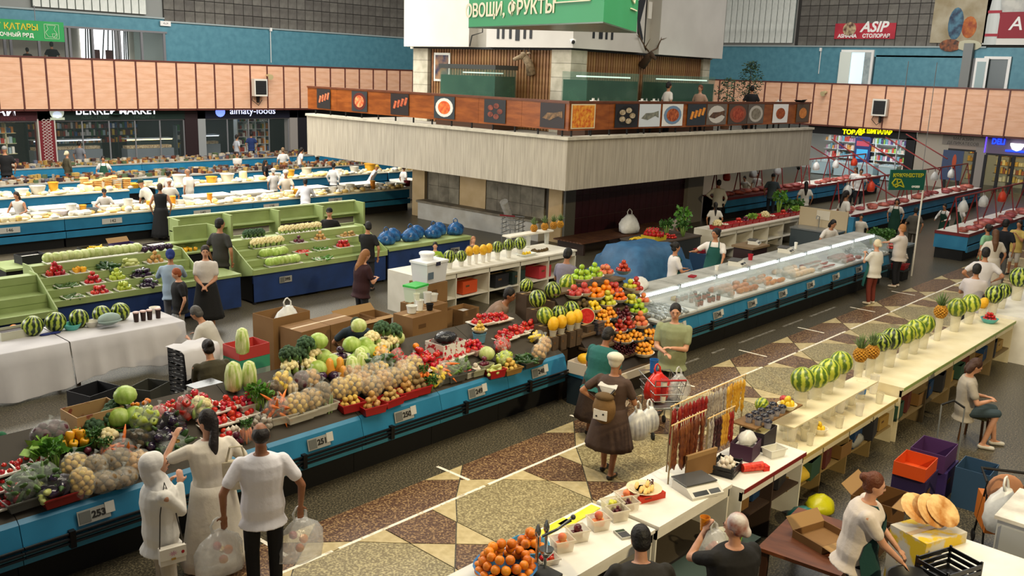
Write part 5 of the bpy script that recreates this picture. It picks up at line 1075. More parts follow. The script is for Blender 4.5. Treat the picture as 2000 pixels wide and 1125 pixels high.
# ---------------------------------------------------------------- containers
def bowl(loc,r,h,col,lab,rz=0,m=None,name='bowl',grp=None,rough=.4):
 t = thing(name,lab,'bowl',loc,rz,grp);MB().lathe([(r*.55,0),(r*.8,h*.45),(r,h),(r*.93,h),(r*.74,h*.5),(r*.5,.012)],18).build('shell',m or plain(col,rough),t,smooth=50);MB().lathe([(r*.55,-.0),(r*.5,.012)],18).build('foot',m or plain(col,rough),t);return t
def tub(loc,w,d,h,col,lab,rz=0,alpha=1,rim=True,name='plastic_tub',cat='tub',grp=None,taper=.85):
 """rectangular tapered tub with a rim"""
 t = thing(name,lab,cat,loc,rz,grp);m = plain(col,.3,alpha=alpha) if alpha < 1 else plain(col,.45);x,y = w/2,d/2;k = taper
 P = [(-x*k,-y*k,0),(x*k,-y*k,0),(x*k,y*k,0),(-x*k,y*k,0),(-x,-y,h),(x,-y,h),(x,y,h),(-x,y,h)];e = .006
 Q = [(-x*k+e,-y*k+e,e),(x*k-e,-y*k+e,e),(x*k-e,y*k-e,e),(-x*k+e,y*k-e,e),(-x+e,-y+e,h),(x-e,-y+e,h),(x-e,y-e,h),(-x+e,y-e,h)]
 F = [(3,2,1,0),(0,1,5,4),(1,2,6,5),(2,3,7,6),(3,0,4,7),(8,9,10,11),(12,13,9,8),(13,14,10,9),(14,15,11,10),(15,12,8,11)]+[(4,5,13,12),(5,6,14,13),(6,7,15,14),(7,4,12,15)]
 MB().add(P+Q,F).build('shell',m,t)
 if rim: MB().bb((-x-.008,-y-.008,h-.015),(x+.008,-y,h)).bb((-x-.008,y,h-.015),(x+.008,y+.008,h)).bb((-x-.008,-y,h-.015),(-x,y,h)).bb((x,-y,h-.015),(x+.008,y,h)).build('rim',m,t)
 return t
def rtub(loc,r,h,col,lab,alpha=.35,name='round_tub',cat='tub',grp=None,lid=None,label=None):
 t = thing(name,lab,cat,loc,0,grp);m = plain(col,.25,alpha=alpha) if alpha < 1 else plain(col,.4)
 MB().lathe([(r*.8,0),(r,h),(r*1.06,h),(r*1.06,h-.012),(r*.97,h-.012),(r*.77,.006)],16).build('shell',m,t,smooth=40)
 if lid: MB().lathe([(r*1.1,h),(r*1.1,h+.02),(r*.9,h+.026)],16).build('lid',plain(lid,.4),t)
 if label: MB().lathe([(r*.86+.002,h*.3),(r*.95+.002,h*.75)],16,cap=False).build('label_band',plain(label,.5),t,smooth=60)
 return t
def pile(key,p,rx,ry,n,r,lab,cat,grp,layers=4,sc=1.,flat=.72,rz=0,tilt=True,ring=True):
 """heap of copies: rings packed in shrinking layers, resting on the point p"""
 c = 0;out = [];ca,sa = math.cos(rz),math.sin(rz)
 for k in range(layers):
  qx,qy = max(rx-r-k*r*1.0,0),max(ry-r-k*r*1.0,0);m = max(qx,qy);pts = []
  if m < r*.75: pts = [(0,0)]
  else:
   rr = m
   while rr > r*.75:
    per = 2*PI*(qx*rr/m+qy*rr/m)/2;q = max(3,int(per/(r*2.03)));a0 = R_(0,6)
    pts += [(qx*rr/m*math.cos(a0+2*PI*i/q),qy*rr/m*math.sin(a0+2*PI*i/q)) for i in range(q)]
    rr -= r*1.8
    if ring and k < layers-1 and m-k*r > r*2: break
   else: pts.append((0,0))
  for x,y in pts:
   if c >= n: return out
   q = Vector((p[0]+x*ca-y*sa,p[1]+x*sa+y*ca,p[2]+r*.9+k*r*1.68))
   out.append(put(key,q,(R_(-.5,.5) if tilt else 0,R_(-.5,.5) if tilt else 0,R_(0,6.28)),sc*R_(.93,1.06),lab,cat,grp));c += 1
  if len(pts) == 1: break
 return out
FILM = mat('plastic_film','#e9efe9',rough=.12,alpha=.16,spec=.9,bump=.6,scale=20)
def bag(key,p,rx,ry,h,n,r,lab,cat,grp=None,knot=True,film=None,sc=1.,name='produce_bag'):
 """clear bag: film skin, twisted neck, and the things inside as parts"""
 t = thing(name,lab,cat,p,R_(-.4,.4),grp);rr = random.Random(int(p[0]*911+p[1]*77));ga = 2.399963
 for i in range(n):
  u = 1-1.85*(i+.5)/n;s = math.sqrt(max(0,1-u*u));a = i*ga
  q = (max(rx-r,.02)*s*math.cos(a),max(ry-r,.02)*s*math.sin(a),h/2+(h/2-r)*u)
  put(key,q,(rr.uniform(-1,1),rr.uniform(-1,1),rr.uniform(0,6)),sc*rr.uniform(.9,1.1),parent=t)
 b = MB().ell((0,0,h/2),(rx+.006,ry+.006,h/2+.006),14,9)
 b.v = [(x*(1+.03*math.sin(9*z/h+5*math.atan2(y,x))),y*(1+.03*math.cos(7*z/h+4*math.atan2(y,x))),z) for x,y,z in b.v]
 b.build('film',film or FILM,t,smooth=180)
 if knot: MB().tube([(0,0,h-.01),(.01,0,h+.025),(.03,.01,h+.05)],[.02,.01,.03],7).build('neck',film or FILM,t,smooth=180)
 return t
def bundle(key,p,n,spread,lab,cat,name,grp=None,rz=0,lean=1.2,sc=1,leaf=None,film=False):
 """upright bunch of copies as parts"""
 t = thing(name,lab,cat,p,rz,grp)
 for i in range(n):
  a = i*2.4;q = spread*math.sqrt((i+.5)/n);put(key,(q*math.cos(a),q*math.sin(a)*.7,.02+(.16*sc if key in ('carrot','parsnip') else .08*sc)),(R_(-.15,.15),(PI/2 if key in ('carrot','parsnip') else PI/2)+R_(-.2,.2),R_(-.3,.3)),sc*R_(.9,1.1),parent=t)
 if leaf: put(leaf,(0,0,.14*sc),(0,0,0),.8,parent=t)
 if film: MB().ell((0,0,.11*sc),(spread+.02,spread*.7+.02,.12*sc),12,8).build('film',FILM,t,smooth=180)
 return t
# ================================================================ goods on the long vegetable counter
NM = {'tomato': 'red tomato','cherry': 'small red tomato','cherry_y': 'orange cherry tomato','cherry_d': 'dark cherry tomato','apple_g': 'green apple','apple_r': 'red apple','apple_y': 'yellow apple','peach': 'peach','pink': 'pink apple','orange': 'orange','mandarin': 'mandarin','apricot': 'apricot','plum': 'dark plum','nectar': 'red nectarine','lemon': 'yellow lemon','pomegr': 'pomegranate','kiwi': 'brown kiwi','onion': 'onion','r_onion': 'red onion','garlic': 'garlic bulb','radish': 'radish','beet': 'beetroot','potato': 'potato','potato_y': 'yellow potato','potato_b': 'earthy potato','cabbage': 'green cabbage','w_cabbage': 'white cabbage','cauli': 'cauliflower','broccoli': 'broccoli head','napa': 'napa cabbage','squash': 'butternut squash','melon': 'yellow melon','cucumber': 'cucumber','zucchini': 'pale zucchini','d_zucchini': 'dark zucchini','chili': 'red chili','g_chili': 'green pepper pod','corn': 'corn cob','eggplant': 'eggplant','r_egg': 'round eggplant','bell': 'light green pepper','bell_r': 'red pepper','bell_y': 'yellow pepper','wmelon': 'watermelon','wmelon_l': 'pale striped watermelon','pineapple': 'pineapple','carrot': 'carrot','parsnip': 'parsnip','grapes': 'dark grape bunch','leek': 'leek','pumpkin': 'orange pumpkin slice','banana': 'banana','herbs': 'green herb bunch','celery': 'celery bunch','lettuce': 'lettuce head','eggroll': 'wafer roll'}
RAD = {'tomato': .04,'cherry': .02,'cherry_y': .02,'cherry_d': .02,'apricot': .027,'plum': .026,'nectar': .035,'lemon': .034,'kiwi': .032,'garlic': .028,'radish': .016,'potato': .034,'potato_y': .033,'potato_b': .04,'cabbage': .1,'w_cabbage': .09,'cauli': .09,'broccoli': .09,'melon': .085,'cucumber': .019,'zucchini': .028,'d_zucchini': .026,'chili': .011,'g_chili': .012,'corn': .024,'eggplant': .038,'r_egg': .058,'beet': .045,'grapes': .04,'mandarin': .034,'pomegr': .047,'bell': .038,'bell_r': .038,'bell_y': .038}
CATS = lambda k: NM[k].split()[-1] if k not in ('cherry','cherry_y','cherry_d') else 'tomato'
def back(p):                    # keep display points over the counter, raising them on a crate when they lie behind it
 return p
def clampY(px,py,f=slope,ymax=10.3):
 p = f(px,py)
 if p.y > ymax and f is slope: p = atY(px,py,ymax)
 return p
def support(p,r,lab):
 base = .86+(min(p.y,10.5)-9.25)*.42
 if p.z > base+.05: carton((p.x,p.y,base-.03),(r*2,r*1.6,p.z-base+.02),0,'carton raising the %s' % lab,plain('#4a3a28',.9),open_=False)
def tray(p,w,d,col,lab,h=.035): return tub((p[0],p[1],p[2]),w,d,h,col,lab,R_(-.1,.1),name='paper_tray',cat='tray',taper=.9)
def heap(key,px,py,rx,ry,n,where,cont=None,layers=3,sc=1.,f=slope):
 p = clampY(px,py,f);r = RAD.get(key,.042)*sc;nm = NM[key]
 if f is slope: rx *= 1.3;ry *= 1.25;sc *= 1.15;r *= 1.15
 if key[:6] == 'cherry': sc *= 1.3;r *= 1.3
 if key == 'apricot': sc *= 1.12;r *= 1.12
 if f is slope: support(p,rx*.8,nm+' '+where)
 c = 0
 if cont and cont[0] == 'tray': tray(p,rx*2+.03,ry*2+.03,cont[1],'%s tray holding %ss %s' % (cont[2],nm,where));c = .008
 elif cont and cont[0] == 'tub': tub(p,rx*2+.05,ry*2+.05,cont[3] if len(cont) > 3 else .1,cont[1],'%s holding %ss %s' % (cont[2],nm,where),R_(-.15,.15),alpha=cont[4] if len(cont) > 4 else 1);c = (cont[3] if len(cont) > 3 else .1)*.55
 elif cont and cont[0] == 'bowl': h = cont[3] if len(cont) > 3 else .08;rx *= 1.15;ry *= 1.15;sc *= 1.12;r *= 1.12;bowl(p,max(rx,ry)+.02,h,cont[1],'%s bowl holding %ss %s' % (cont[2],nm,where));c = h*.6
 n = int(n*1.05);layers += 1
 if key[:6] == 'cherry': n = int(n*.4)
 if key == 'apricot': n = int(n*.62)
 return pile(key,(p.x,p.y,p.z+c),rx,ry,n,r,'%s %s' % (nm,where),CATS(key),'%ss %s' % (nm,where),layers,sc)
def sack(key,px,py,rx,ry,h,n,where,f=slope,film=None,sc=1.,cont=None):
 p = clampY(px,py,f);rx *= 1.4;ry *= 1.3;h *= 1.65;sc *= 1.22;n = int(n*1.4)
 if f is slope: support(p,rx,NM[key]+' bag '+where)
 if cont: tub(p,rx*2+.06,ry*2+.05,.11,cont[0],'%s under the bagged %ss %s' % (cont[1],NM[key],where),R_(-.1,.1),alpha=cont[2] if len(cont) > 2 else 1);p = p+Vector((0,0,.03))
 bag(key,p,rx,ry,h,n,RAD.get(key,.04)*sc,'clear bag of %ss %s' % (NM[key],where),'bag',film=film,sc=sc)
def single(key,px,py,where,rot=(0,0,0),sc=1.,lift=None,f=slope):
 p = clampY(px,py,f);r = RAD.get(key,0) if lift is None else lift;sc *= 1.15
 if f is slope: support(p,.08,NM[key]+' '+where)
 return put(key,p+Vector((0,0,r*sc)),(rot[0],rot[1],rot[2]+R_(-.3,.3)),sc,'%s %s' % (NM[key],where),CATS(key))
WT = ('tray','#e2ddd2','white paper');RB = ('#9a1418','red basket');CT = ('#cfcabb','clear tub',.45);GT = ('#4a4a46','grey tub')
DFILM = mat('dark_film','#4a4a44',rough=.12,alpha=.3,spec=.9,bump=.6,scale=20)
heap('tomato',14,985,.13,.1,8,'in the tray at the left picture edge',WT);heap('cherry',20,950,.16,.1,26,'stacked second at the left edge',WT);heap('cherry',22,918,.16,.1,26,'stacked highest at the left edge',WT);heap('cherry',60,905,.13,.09,24,'beside the celery at the left end',WT)
sack('cucumber',48,985,.13,.1,.2,16,'nearest the left edge',cont=GT);sack('cucumber',84,962,.12,.1,.19,14,'behind the red basin',cont=GT);sack('zucchini',94,985,.08,.07,.14,7,'squeezed beside the red basin')
sack('eggplant',118,978,.13,.09,.16,9,'in the red basin',film=DFILM,cont=('#7a1a16','dark red basin'));single('celery',110,925,'wrapped upright at the left end');single('lettuce',88,905,'beside the wrapped celery',lift=.02)
sack('potato_y',162,975,.1,.08,.22,26,'in a long net near plate 253');sack('potato_y',148,935,.12,.09,.18,22,'above the long net');sack('potato_b',188,938,.1,.09,.18,16,'left of the big sack');sack('potato_b',203,962,.12,.1,.15,16,'below the big sack');sack('potato_b',228,925,.14,.1,.18,18,'in the big sack');sack('potato_b',243,952,.12,.1,.14,14,'right below the big sack');sack('onion',272,925,.12,.1,.17,16,'beside the white headscarf')
heap('garlic',137,905,.07,.06,8,'beside the red onions');heap('r_onion',173,900,.09,.08,10,'behind the yellow potatoes');sack('beet',100,868,.15,.1,.17,12,'wrapped at the top left');heap('bell_y',150,880,.11,.09,9,'in the green basin',('bowl','#2c6a34','green',.1))
for i,(x,y) in enumerate(((183,852),(212,833),(226,815))): single('broccoli',x,y,'in front of the spotted carton, %s' % ('lowest','middle','highest')[i])
for i,(x,y,l) in enumerate(((233,838,.14),(264,835,.14),(248,822,.30))): single('cabbage',x,y,'stacked beyond the woman in the headscarf, %s' % ('left','right','top')[i],lift=l,sc=.95)
p = slope(249,842);bowl(p,.2,.09,'#2c6a34','green basin under the three stacked cabbages');single('cauli',212,872,'wrapped below the broccoli');single('herbs',184,880,'left of the wrapped cauliflower',lift=.02)
bundle('carrot',slope(208,905),9,.06,'bunch of carrots with green tops near the potato sacks','carrots','carrot_bunch',leaf='herbs',film=True);sack('carrot',238,900,.11,.09,.16,12,'behind the potato sacks');sack('kiwi',263,885,.14,.1,.18,14,'dark and wrapped',film=DFILM)
sack('bell',286,845,.13,.1,.2,12,'behind the headscarf');sack('bell_r',313,838,.1,.09,.18,10,'beside the light green ones');sack('eggplant',335,858,.12,.1,.2,9,'near the standing woman',film=DFILM);sack('eggplant',308,882,.12,.1,.16,9,'at her elbow',film=DFILM);sack('d_zucchini',326,893,.1,.08,.12,7,'in a glossy wrap');sack('d_zucchini',350,882,.1,.08,.12,7,'below her wrist')
heap('cherry_d',296,812,.16,.1,34,'in the tray behind the peppers',('tray','#6a2a20','brown'));heap('cherry_y',323,803,.12,.1,28,'heaped beside the dark ones',('tray','#6a2a20','brown'));heap('cherry',347,792,.12,.1,26,'heaped by the blue scale',WT)
sack('bell_r',362,822,.08,.08,.2,8,'left of the wrapped cauliflower');sack('cauli',389,820,.1,.09,.18,2,'with coloured peppers');heap('tomato',386,795,.15,.12,16,'in the high tray by the olive shirt',WT,3);heap('cherry_y',275,790,.1,.06,14,'scattered by the carton',None,1)
for i,(x,y) in enumerate(((432,800),(455,790),(418,830),(446,822),(470,812),(428,855))): heap('cherry',x,y,.14,.1,22,'in the radiant red trays, %s' % ('second back','rear right','left middle','centre','right','front')[i],WT,3,1.35)
heap('garlic',455,850,.1,.06,10,'beside the baby carrots');heap('r_onion',462,868,.08,.06,8,'below the garlic');bundle('carrot',slope(482,865),10,.07,'bunch of baby carrots in a clear tub','carrots','carrot_bunch',leaf='herbs',film=True);sack('garlic',512,850,.1,.09,.17,14,'dark mushrooms-like',film=DFILM)
for x,y,w,l,sc in ((457,765,'standing left in its tub',0,1.15),(488,758,'standing right in its tub',0,1.05),(476,745,'balanced on top of the pair',.33,1.0)): single('napa',x,y,w,lift=l,sc=sc)
heap('radish',484,798,.09,.07,16,'in the clear tub',('tub','#cfcabb','clear tub',.09,.45),3,1.9);single('celery',503,805,'green and leafy, left',sc=1.0);single('celery',517,808,'green and leafy, right',sc=.95);sack('potato_b',533,790,.11,.09,.2,12,'with dry leaves',film=DFILM)
sack('carrot',543,822,.13,.1,.18,14,'beside the potato tubs',cont=CT);sack('potato_y',578,818,.13,.1,.2,20,'in the first clear tub',cont=CT);sack('potato',606,808,.12,.1,.2,18,'in the second clear tub',cont=CT);sack('potato_b',630,800,.1,.09,.22,14,'in the third clear tub',cont=CT)
sack('lemon',553,765,.1,.09,.18,9,'pear-like and wrapped');bundle('parsnip',slope(572,775),7,.06,'pale parsnips standing in a wrap','parsnips','parsnip_bunch',film=True);sack('beet',590,765,.1,.09,.18,9,'behind the potato tubs');sack('onion',608,765,.1,.09,.2,12,'like ginger, wrapped')
for i,(x,y) in enumerate(((627,745),(653,745))): single('r_egg',x,y,'%s of the glossy pair' % ('left','right')[i],sc=1.2)
for i,(x,y) in enumerate(((644,735),(664,732),(671,750))): single('squash',x,y,('standing left','standing middle','small and lowest')[i],lift=0,sc=1.15)
bundle('leek',slope(641,805),7,.06,'green leeks upright in a red-footed tub','leeks','leek_bunch',sc=1.0)
for i,(k,x,y) in enumerate((('potato_y',662,782),('potato_y',688,775),('onion',708,768),('potato',727,778),('onion',748,765),('potato_y',742,748),('potato',765,760),('onion',785,745),('potato_y',795,752),('potato',722,752),('onion',690,752),('potato_y',806,735))): sack(k,x,y,.12,.1,.2,18,'in the middle rows, place %s' % 'x' if False else 'of the middle display, %s' % ('front left','front second','front third','front fourth','fifth','second row left','sixth','seventh','eighth','second row middle','second row far left','second row right')[i])
for i,(k,x,y) in enumerate((('potato_y',684,800),('onion',726,805),('potato',762,790),('onion',791,776),('potato_b',815,768))): heap(k,x,y,.12,.08,12,'in the %s red basket along the front' % ('wide','second','third','fourth','fifth')[i],('tub','#9a1418','red basket',.12),3)
for i,(k,x,y,w,l) in enumerate((('broccoli',564,705,'wrapped leftmost behind the parsnips',None),('broccoli',586,705,'wrapped second behind the parsnips',None),('broccoli',598,690,'wrapped highest of the three',.12),('cauli',566,730,'cream, left of the wrapped trio',None),('cauli',603,725,'cream, in the middle of the wrapped trio',None),('cauli',611,708,'cream, raised over the wrapped trio',.12),('cabbage',622,690,'wrinkled, top of the left group',.16),('cabbage',631,712,'second of the left group',None),('cabbage',647,722,'third of the left group',None),('cabbage',620,735,'lowest of the left group',None),('cabbage',687,690,'left of the tower',.12),('w_cabbage',701,672,'crowning the tower',.25),('cabbage',713,690,'right of the tower',.12),('cabbage',706,705,'front of the tower',None),('cabbage',723,700,'lower right of the tower',None),('cabbage',692,722,'bottom of the tower',None),('cauli',727,675,'beside the cabbage tower',.1),('cauli',746,690,'below the broccoli bunches',None),('cauli',763,680,'rightmost cream head',None),('broccoli',746,658,'leafy, left of the pair on top',.12),('broccoli',770,660,'leafy, right of the pair on top',.1),('w_cabbage',776,672,'small, at the right of the broccoli',None))): single(k,x,y,w,lift=l)
p = clampY(665,712);bowl(p,.17,.13,'#d8d2c4','white bowl of dark eggplants in the cabbage display');pile('r_egg',p+Vector((0,0,.07)),.11,.1,5,.058,'dark eggplant in the white bowl','eggplant','dark eggplants in the white bowl',2)
for x,y,w,sc in ((688,748,'long pale, left of the row',1.1),(708,740,'long pale, right of the row',1.1),(704,725,'long pale, behind the row',1.0)): single('napa',x,y,w,lift=0,sc=sc)
for i,(x,y) in enumerate(((719,742),(736,738),(753,732))): sack('d_zucchini',x,y,.08,.07,.2,8,'beside the pale napa, %s' % ('left','middle','right')[i])
sack('bell_y',745,712,.09,.08,.17,9,'mixed above the zucchini');sack('bell_r',775,718,.09,.08,.18,9,'mixed left of the big tomatoes')
bundle('carrot',slope(828,755),12,.09,'large bunch of carrots with bright green tops','carrots','carrot_bunch',leaf='herbs',sc=1.2);sack('corn',857,755,.07,.06,.2,7,'bright yellow, upright');sack('carrot',868,745,.08,.07,.18,10,'next to the corn',cont=GT);single('herbs',842,765,'under the corn bag',lift=.01)
for i,(x,y,n) in enumerate(((796,718,9),(822,700,8),(812,728,9),(836,718,9),(858,708,9),(880,700,9),(900,692,9),(918,686,9))): heap('tomato',x,y,.14,.11,n,'in big ripe trays, %s' % ('leftmost','second back','second front','third','fourth','fifth','sixth','seventh')[i],WT,2,1.15)
heap('radish',932,690,.1,.08,18,'heaped in the clear bowl',('tub','#c9a8a0','clear bowl',.1,.5),3,1.9);single('orange',812,690,'single among the big tomatoes',lift=.1)
for i,(k,x,y) in enumerate((('cucumber',885,742),('cucumber',902,735))): sack(k,x,y,.09,.08,.16,12,'small, %s pot' % ('left','right')[i],cont=GT)
heap('tomato',913,735,.07,.06,4,'in the small tub by the garlic',('tub','#cfcabb','clear tub',.1,.5),2);heap('garlic',928,732,.07,.06,8,'in the small basket',('tub','#8a8a70','pale basket',.1),2,1.2);heap('r_onion',945,722,.08,.06,9,'in the rightmost small basket',('tub','#8a8a70','pale basket',.1),2)
single('w_cabbage',950,705,'round and pale over the zucchini',lift=.1,sc=1.1);heap('zucchini',965,735,.1,.07,8,'in the red basket',('tub','#9a1418','red basket',.13),3);sack('bell',985,715,.12,.1,.15,12,'light green, right end');sack('bell_r',981,690,.12,.1,.16,11,'wrapped behind the light green ones');heap('potato_y',995,728,.12,.08,14,'in the wooden tray near plate 248',('tub','#8a6a34','wooden tray',.1),2)
heap('d_zucchini',1030,712,.15,.12,16,'in the dark heap at the right end',('tub','#3a3a34','dark tub',.1),5);sack('onion',1052,708,.1,.08,.2,12,'hanging at the counter corner');sack('onion',1063,690,.1,.09,.18,12,'behind the counter corner');sack('corn',1056,668,.15,.08,.13,9,'in a flat pack above the onions')
for i,(x,y) in enumerate(((938,632),(957,630),(976,626))): heap('tomato',x,y,.14,.1,9,'in the rearmost trays, %s' % ('left','middle','right')[i],WT,2)
for i,(x,y) in enumerate(((985,662),(1006,653),(1030,643),(1052,633),(1066,622))): heap('tomato',x,y,.15,.11,11,'in the raised white-lined trays, %s' % ('first','second','third','fourth','fifth')[i],WT,3)
p = clampY(936,668);rtub(p,.11,.16,'#5a8aa0','blue pail under the bowl of pale onions',1);bowl(p+Vector((0,0,.16)),.13,.06,'#b8b294','shallow bowl on the blue pail');pile('potato_y',p+Vector((0,0,.2)),.1,.1,14,.033,'pale round onion heaped on the blue pail','onion','pale onions on the blue pail',3)
p = slope(870,690);tag(MB().ell((0,0,.06),(.2,.16,.1),12,8).build('black_bag',mat('black_bag_plastic','#101012','#2a2a2e',rough=.25,scale=14,bump=.8),None,(p.x,p.y,p.z+.2),smooth=180),'crumpled black plastic bag on the tomato-print carton','bag')
# blue tub corner, plums and pumpkin at the end of the counter
p = slope(1110,690);t = thing('display_crate','upturned carton under the tray of dark plums','box',(11.45,9.7,.86));MB().bb((-.3,-.25,0),(.3,.25,.2)).build('body',CARD,t);MB().bb((-.3,-.254,.05),(.3,-.25,.15)).build('print_band',plain('#6a4a28'),t)
tray((11.45,9.68,1.06),.55,.4,'#d8d4ca','white tray of dark plums at the counter end',.04);pile('plum',(11.45,9.68,1.08),.25,.17,42,.032,'dark plum on the white tray','plum','dark plums on the white tray',4,1.3)
for i,x in enumerate((11.85,11.98,12.1)): put('pumpkin',(x,9.75+.05*i,1.02),(0,-.1,1.3+.2*i),1.5,'orange pumpkin slice standing beside the plums, %s' % ('left','middle','right')[i],'pumpkin')
t = carton((11.75,8.95,.55),(.62,.45,.2),.1,'white carton carrying two yellow melons',plain('#cfc6ba',.7),flaps=False);t2 = thing('box_stand','dark box stand under the white melon carton','stand',(11.75,8.95,0));MB().bb((-.3,-.2,0),(.3,.2,.55)).build('body',plain('#1c2a34'),t2);MB().bb((-.31,-.21,.5),(.31,.21,.545)).build('top',BLUE,t2)
for i,x in enumerate((11.66,11.86)): put('melon',(x,8.97,.78),(PI/2,.3,.6),1.1,'yellow melon in the white carton, %s' % ('left','right')[i],'melon')
t = tub((11.6,8.35,.0),.75,.5,.12,'#b9a68a','low tray of apricots on the floor under the melon carton',.4,name='paper_tray',cat='tray');pile('apricot',(11.6,8.35,.05),.3,.18,60,.042,'apricot in the tray on the floor','apricot','apricots in the floor tray',1,1.5,rz=.4)
# ---------------------------------------------------------------- fruit stand
def fheap(key,px,py,r,n,col,cn,where,layers=4,sc=1.15,h=.08): heap(key,px,py,r,r,n,where,('bowl',col,cn,h),layers,sc,fstep)
for i,(k,x,y,r,n,w) in enumerate((('apple_g',1135,550,.17,16,'at the top left'),('apple_g',1160,545,.15,13,'second at the top'),('pink',1182,540,.14,10,'at the top middle'),('nectar',1217,535,.13,14,'in the highest pyramid'),('apple_y',1230,568,.12,9,'below the highest pyramid'),('apple_r',1241,572,.13,12,'at the upper right'),('orange',1160,585,.16,16,'in the upper left heap'),('orange',1183,580,.14,12,'in the upper middle heap'),('pomegr',1120,583,.13,7,'beside the watermelons'),('pomegr',1140,578,.12,6,'behind the oranges'),('apple_r',1199,575,.14,11,'in the upper centre'),('kiwi',1137,610,.14,15,'below the pomegranates'),('lemon',1158,610,.13,12,'left of the tangerines'),('apple_y',1185,600,.15,14,'in the middle heap'),('mandarin',1206,590,.15,18,'in the white dish'),('apple_y',1232,598,.13,10,'beside the green heap'),('apple_g',1246,615,.16,20,'in the small pale heap'),('peach',1256,595,.12,9,'at the right edge high'),('apricot',1175,630,.13,26,'left heap on the middle step'),('apricot',1190,625,.13,26,'right heap on the middle step'),('plum',1206,630,.11,20,'left tub on the middle step'),('plum',1222,625,.11,20,'right tub on the middle step'),('nectar',1209,652,.12,14,'left tub on the lower step'),('nectar',1226,646,.12,14,'right tub on the lower step'),('peach',1249,640,.14,13,'on the right lower step'),('apricot',1186,650,.12,22,'small heap by the berry boxes'),('apricot',1216,672,.15,30,'left heap near the front'),('apricot',1240,668,.15,30,'middle heap near the front'),('apricot',1268,662,.14,26,'right heap near the front'),('apricot',1255,695,.17,44,'heap on the front board'),('apricot',1278,682,.14,30,'heap at the front right corner'))):
 fheap(k,x,y,r,n,('#cfcabb','#d8d4c8','#b9c4c8','#5a7a8a')[i % 4],('cream','white','pale blue','blue')[i % 4],w)
for i,(x,y) in enumerate(((1212,690),(1222,684),(1233,690),(1205,680),(1226,697),(1240,680))): put('grapes',fstep(x,y)+Vector((0,0,.1)),(R_(-.3,.3),R_(-.3,.3),R_(0,6)),1.6,'dark grape bunch lying at the front of the fruit stand','grapes','dark grape bunches on the fruit stand')
t = thing('berry_punnets','stack of clear punnets with dark berries on the fruit stand','punnets',fstep(1168,652));
for k in range(4): MB().box((0,0,.03+k*.055),(.2,.14,.05),0,0,.9).build('punnet',mat('berry_punnet','#2a2a34','#4a4a50',rough=.15,scale=30),t)
for i,(x,y,s,w) in enumerate(((1049,600,1.02,'in the blue dish, front of the upper row'),(1079,583,1.02,'middle of the upper row'),(1108,568,1.02,'rear of the upper row'),(1064,632,.95,'left of the lower row'),(1091,628,.95,'middle of the lower row'),(1115,620,1.,'right of the lower row'),(1028,570,.8,'half hidden behind the upper row'))):
 p = fstep(x,y);p = Vector((p.x,p.y,p.z)) if i > 2 else atY(x,y,10.45 if i < 3 else 10.2);p = atY(x,y,(9.95,10.1,10.25,9.62,9.68,9.75,10.4)[i])
 put('wmelon' if i not in (2,3) else 'wmelon_l',p+Vector((0,0,.15*s)),(R_(-.3,.3),R_(-.3,.3),R_(0,6)),s,'watermelon by the fruit stand, %s' % w,'watermelon')
 carton((p.x,p.y,.9 if p.x < 11.4 else .5),(.26,.26,max(p.z-(.92 if p.x < 11.4 else .52),.02)),0,'carton under the watermelon %s' % w,plain('#4a3a2a',.9),open_=False)
t = thing('stand_side','dark shelf block carrying watermelons left of the fruit stand','shelf',(11.7,9.9,0));MB().bb((-.28,-.6,0),(.28,.7,.48)).build('body',plain('#2c241c'),t);MB().bb((-.28,-.62,.46),(.28,.72,.5)).build('top_board',plain('#5d4a36'),t)
for i,(x,y,w) in enumerate(((1080,645,'leftmost of four'),(1096,641,'second of four'),(1114,634,'third of four'),(1127,630,'rightmost of four'))):
 p = atY(x,y,9.42);rtub(p-Vector((0,0,.1)),.07,.11,'#cfcabb','clear tub under the upright yellow melon, %s' % w,.4);put('melon',p+Vector((0,0,.11)),(.1,.1,R_(0,6)),1.12,'upright yellow melon in a tub, %s' % w,'melon')
 carton((p.x,p.y,.87),(.15,.15,max(p.z-.1-.88,.03)),0,'small carton under the melon tub, %s' % w,plain('#4a3a2a',.9),open_=False)
p = atY(1145,632,9.5);t = thing('cut_watermelon','half watermelon showing red flesh','watermelon',p);h_ = MB().lathe(ballprof(.15,1,0,10),18);h_.v = [(x,min(y,.0)*-1 if False else max(y,.0),z) for x,y,z in h_.v];o = h_.build('rind',bpy.data.materials['watermelon_rind'],t,(0,0,.14),facing(p,-90),smooth=60)
f_ = MB().lathe([(.138,-.004),(.138,.004)],20).build('red_flesh',mat('melon_flesh','#c02420','#d8403a',rough=.35,scale=20),t,(0,0,.14));f_.rotation_euler = (PI/2,0,facing(p,-90));f_ = MB().lathe([(.148,-.002),(.148,.002)],20).build('white_rim',plain('#d8dcb0'),t,(0,0,.14));f_.rotation_euler = (PI/2,0,facing(p,-90))
carton((p.x,p.y,.87),(.24,.24,max(p.z-.88,.03)),0,'small carton under the cut watermelon',plain('#4a3a2a',.9),open_=False)
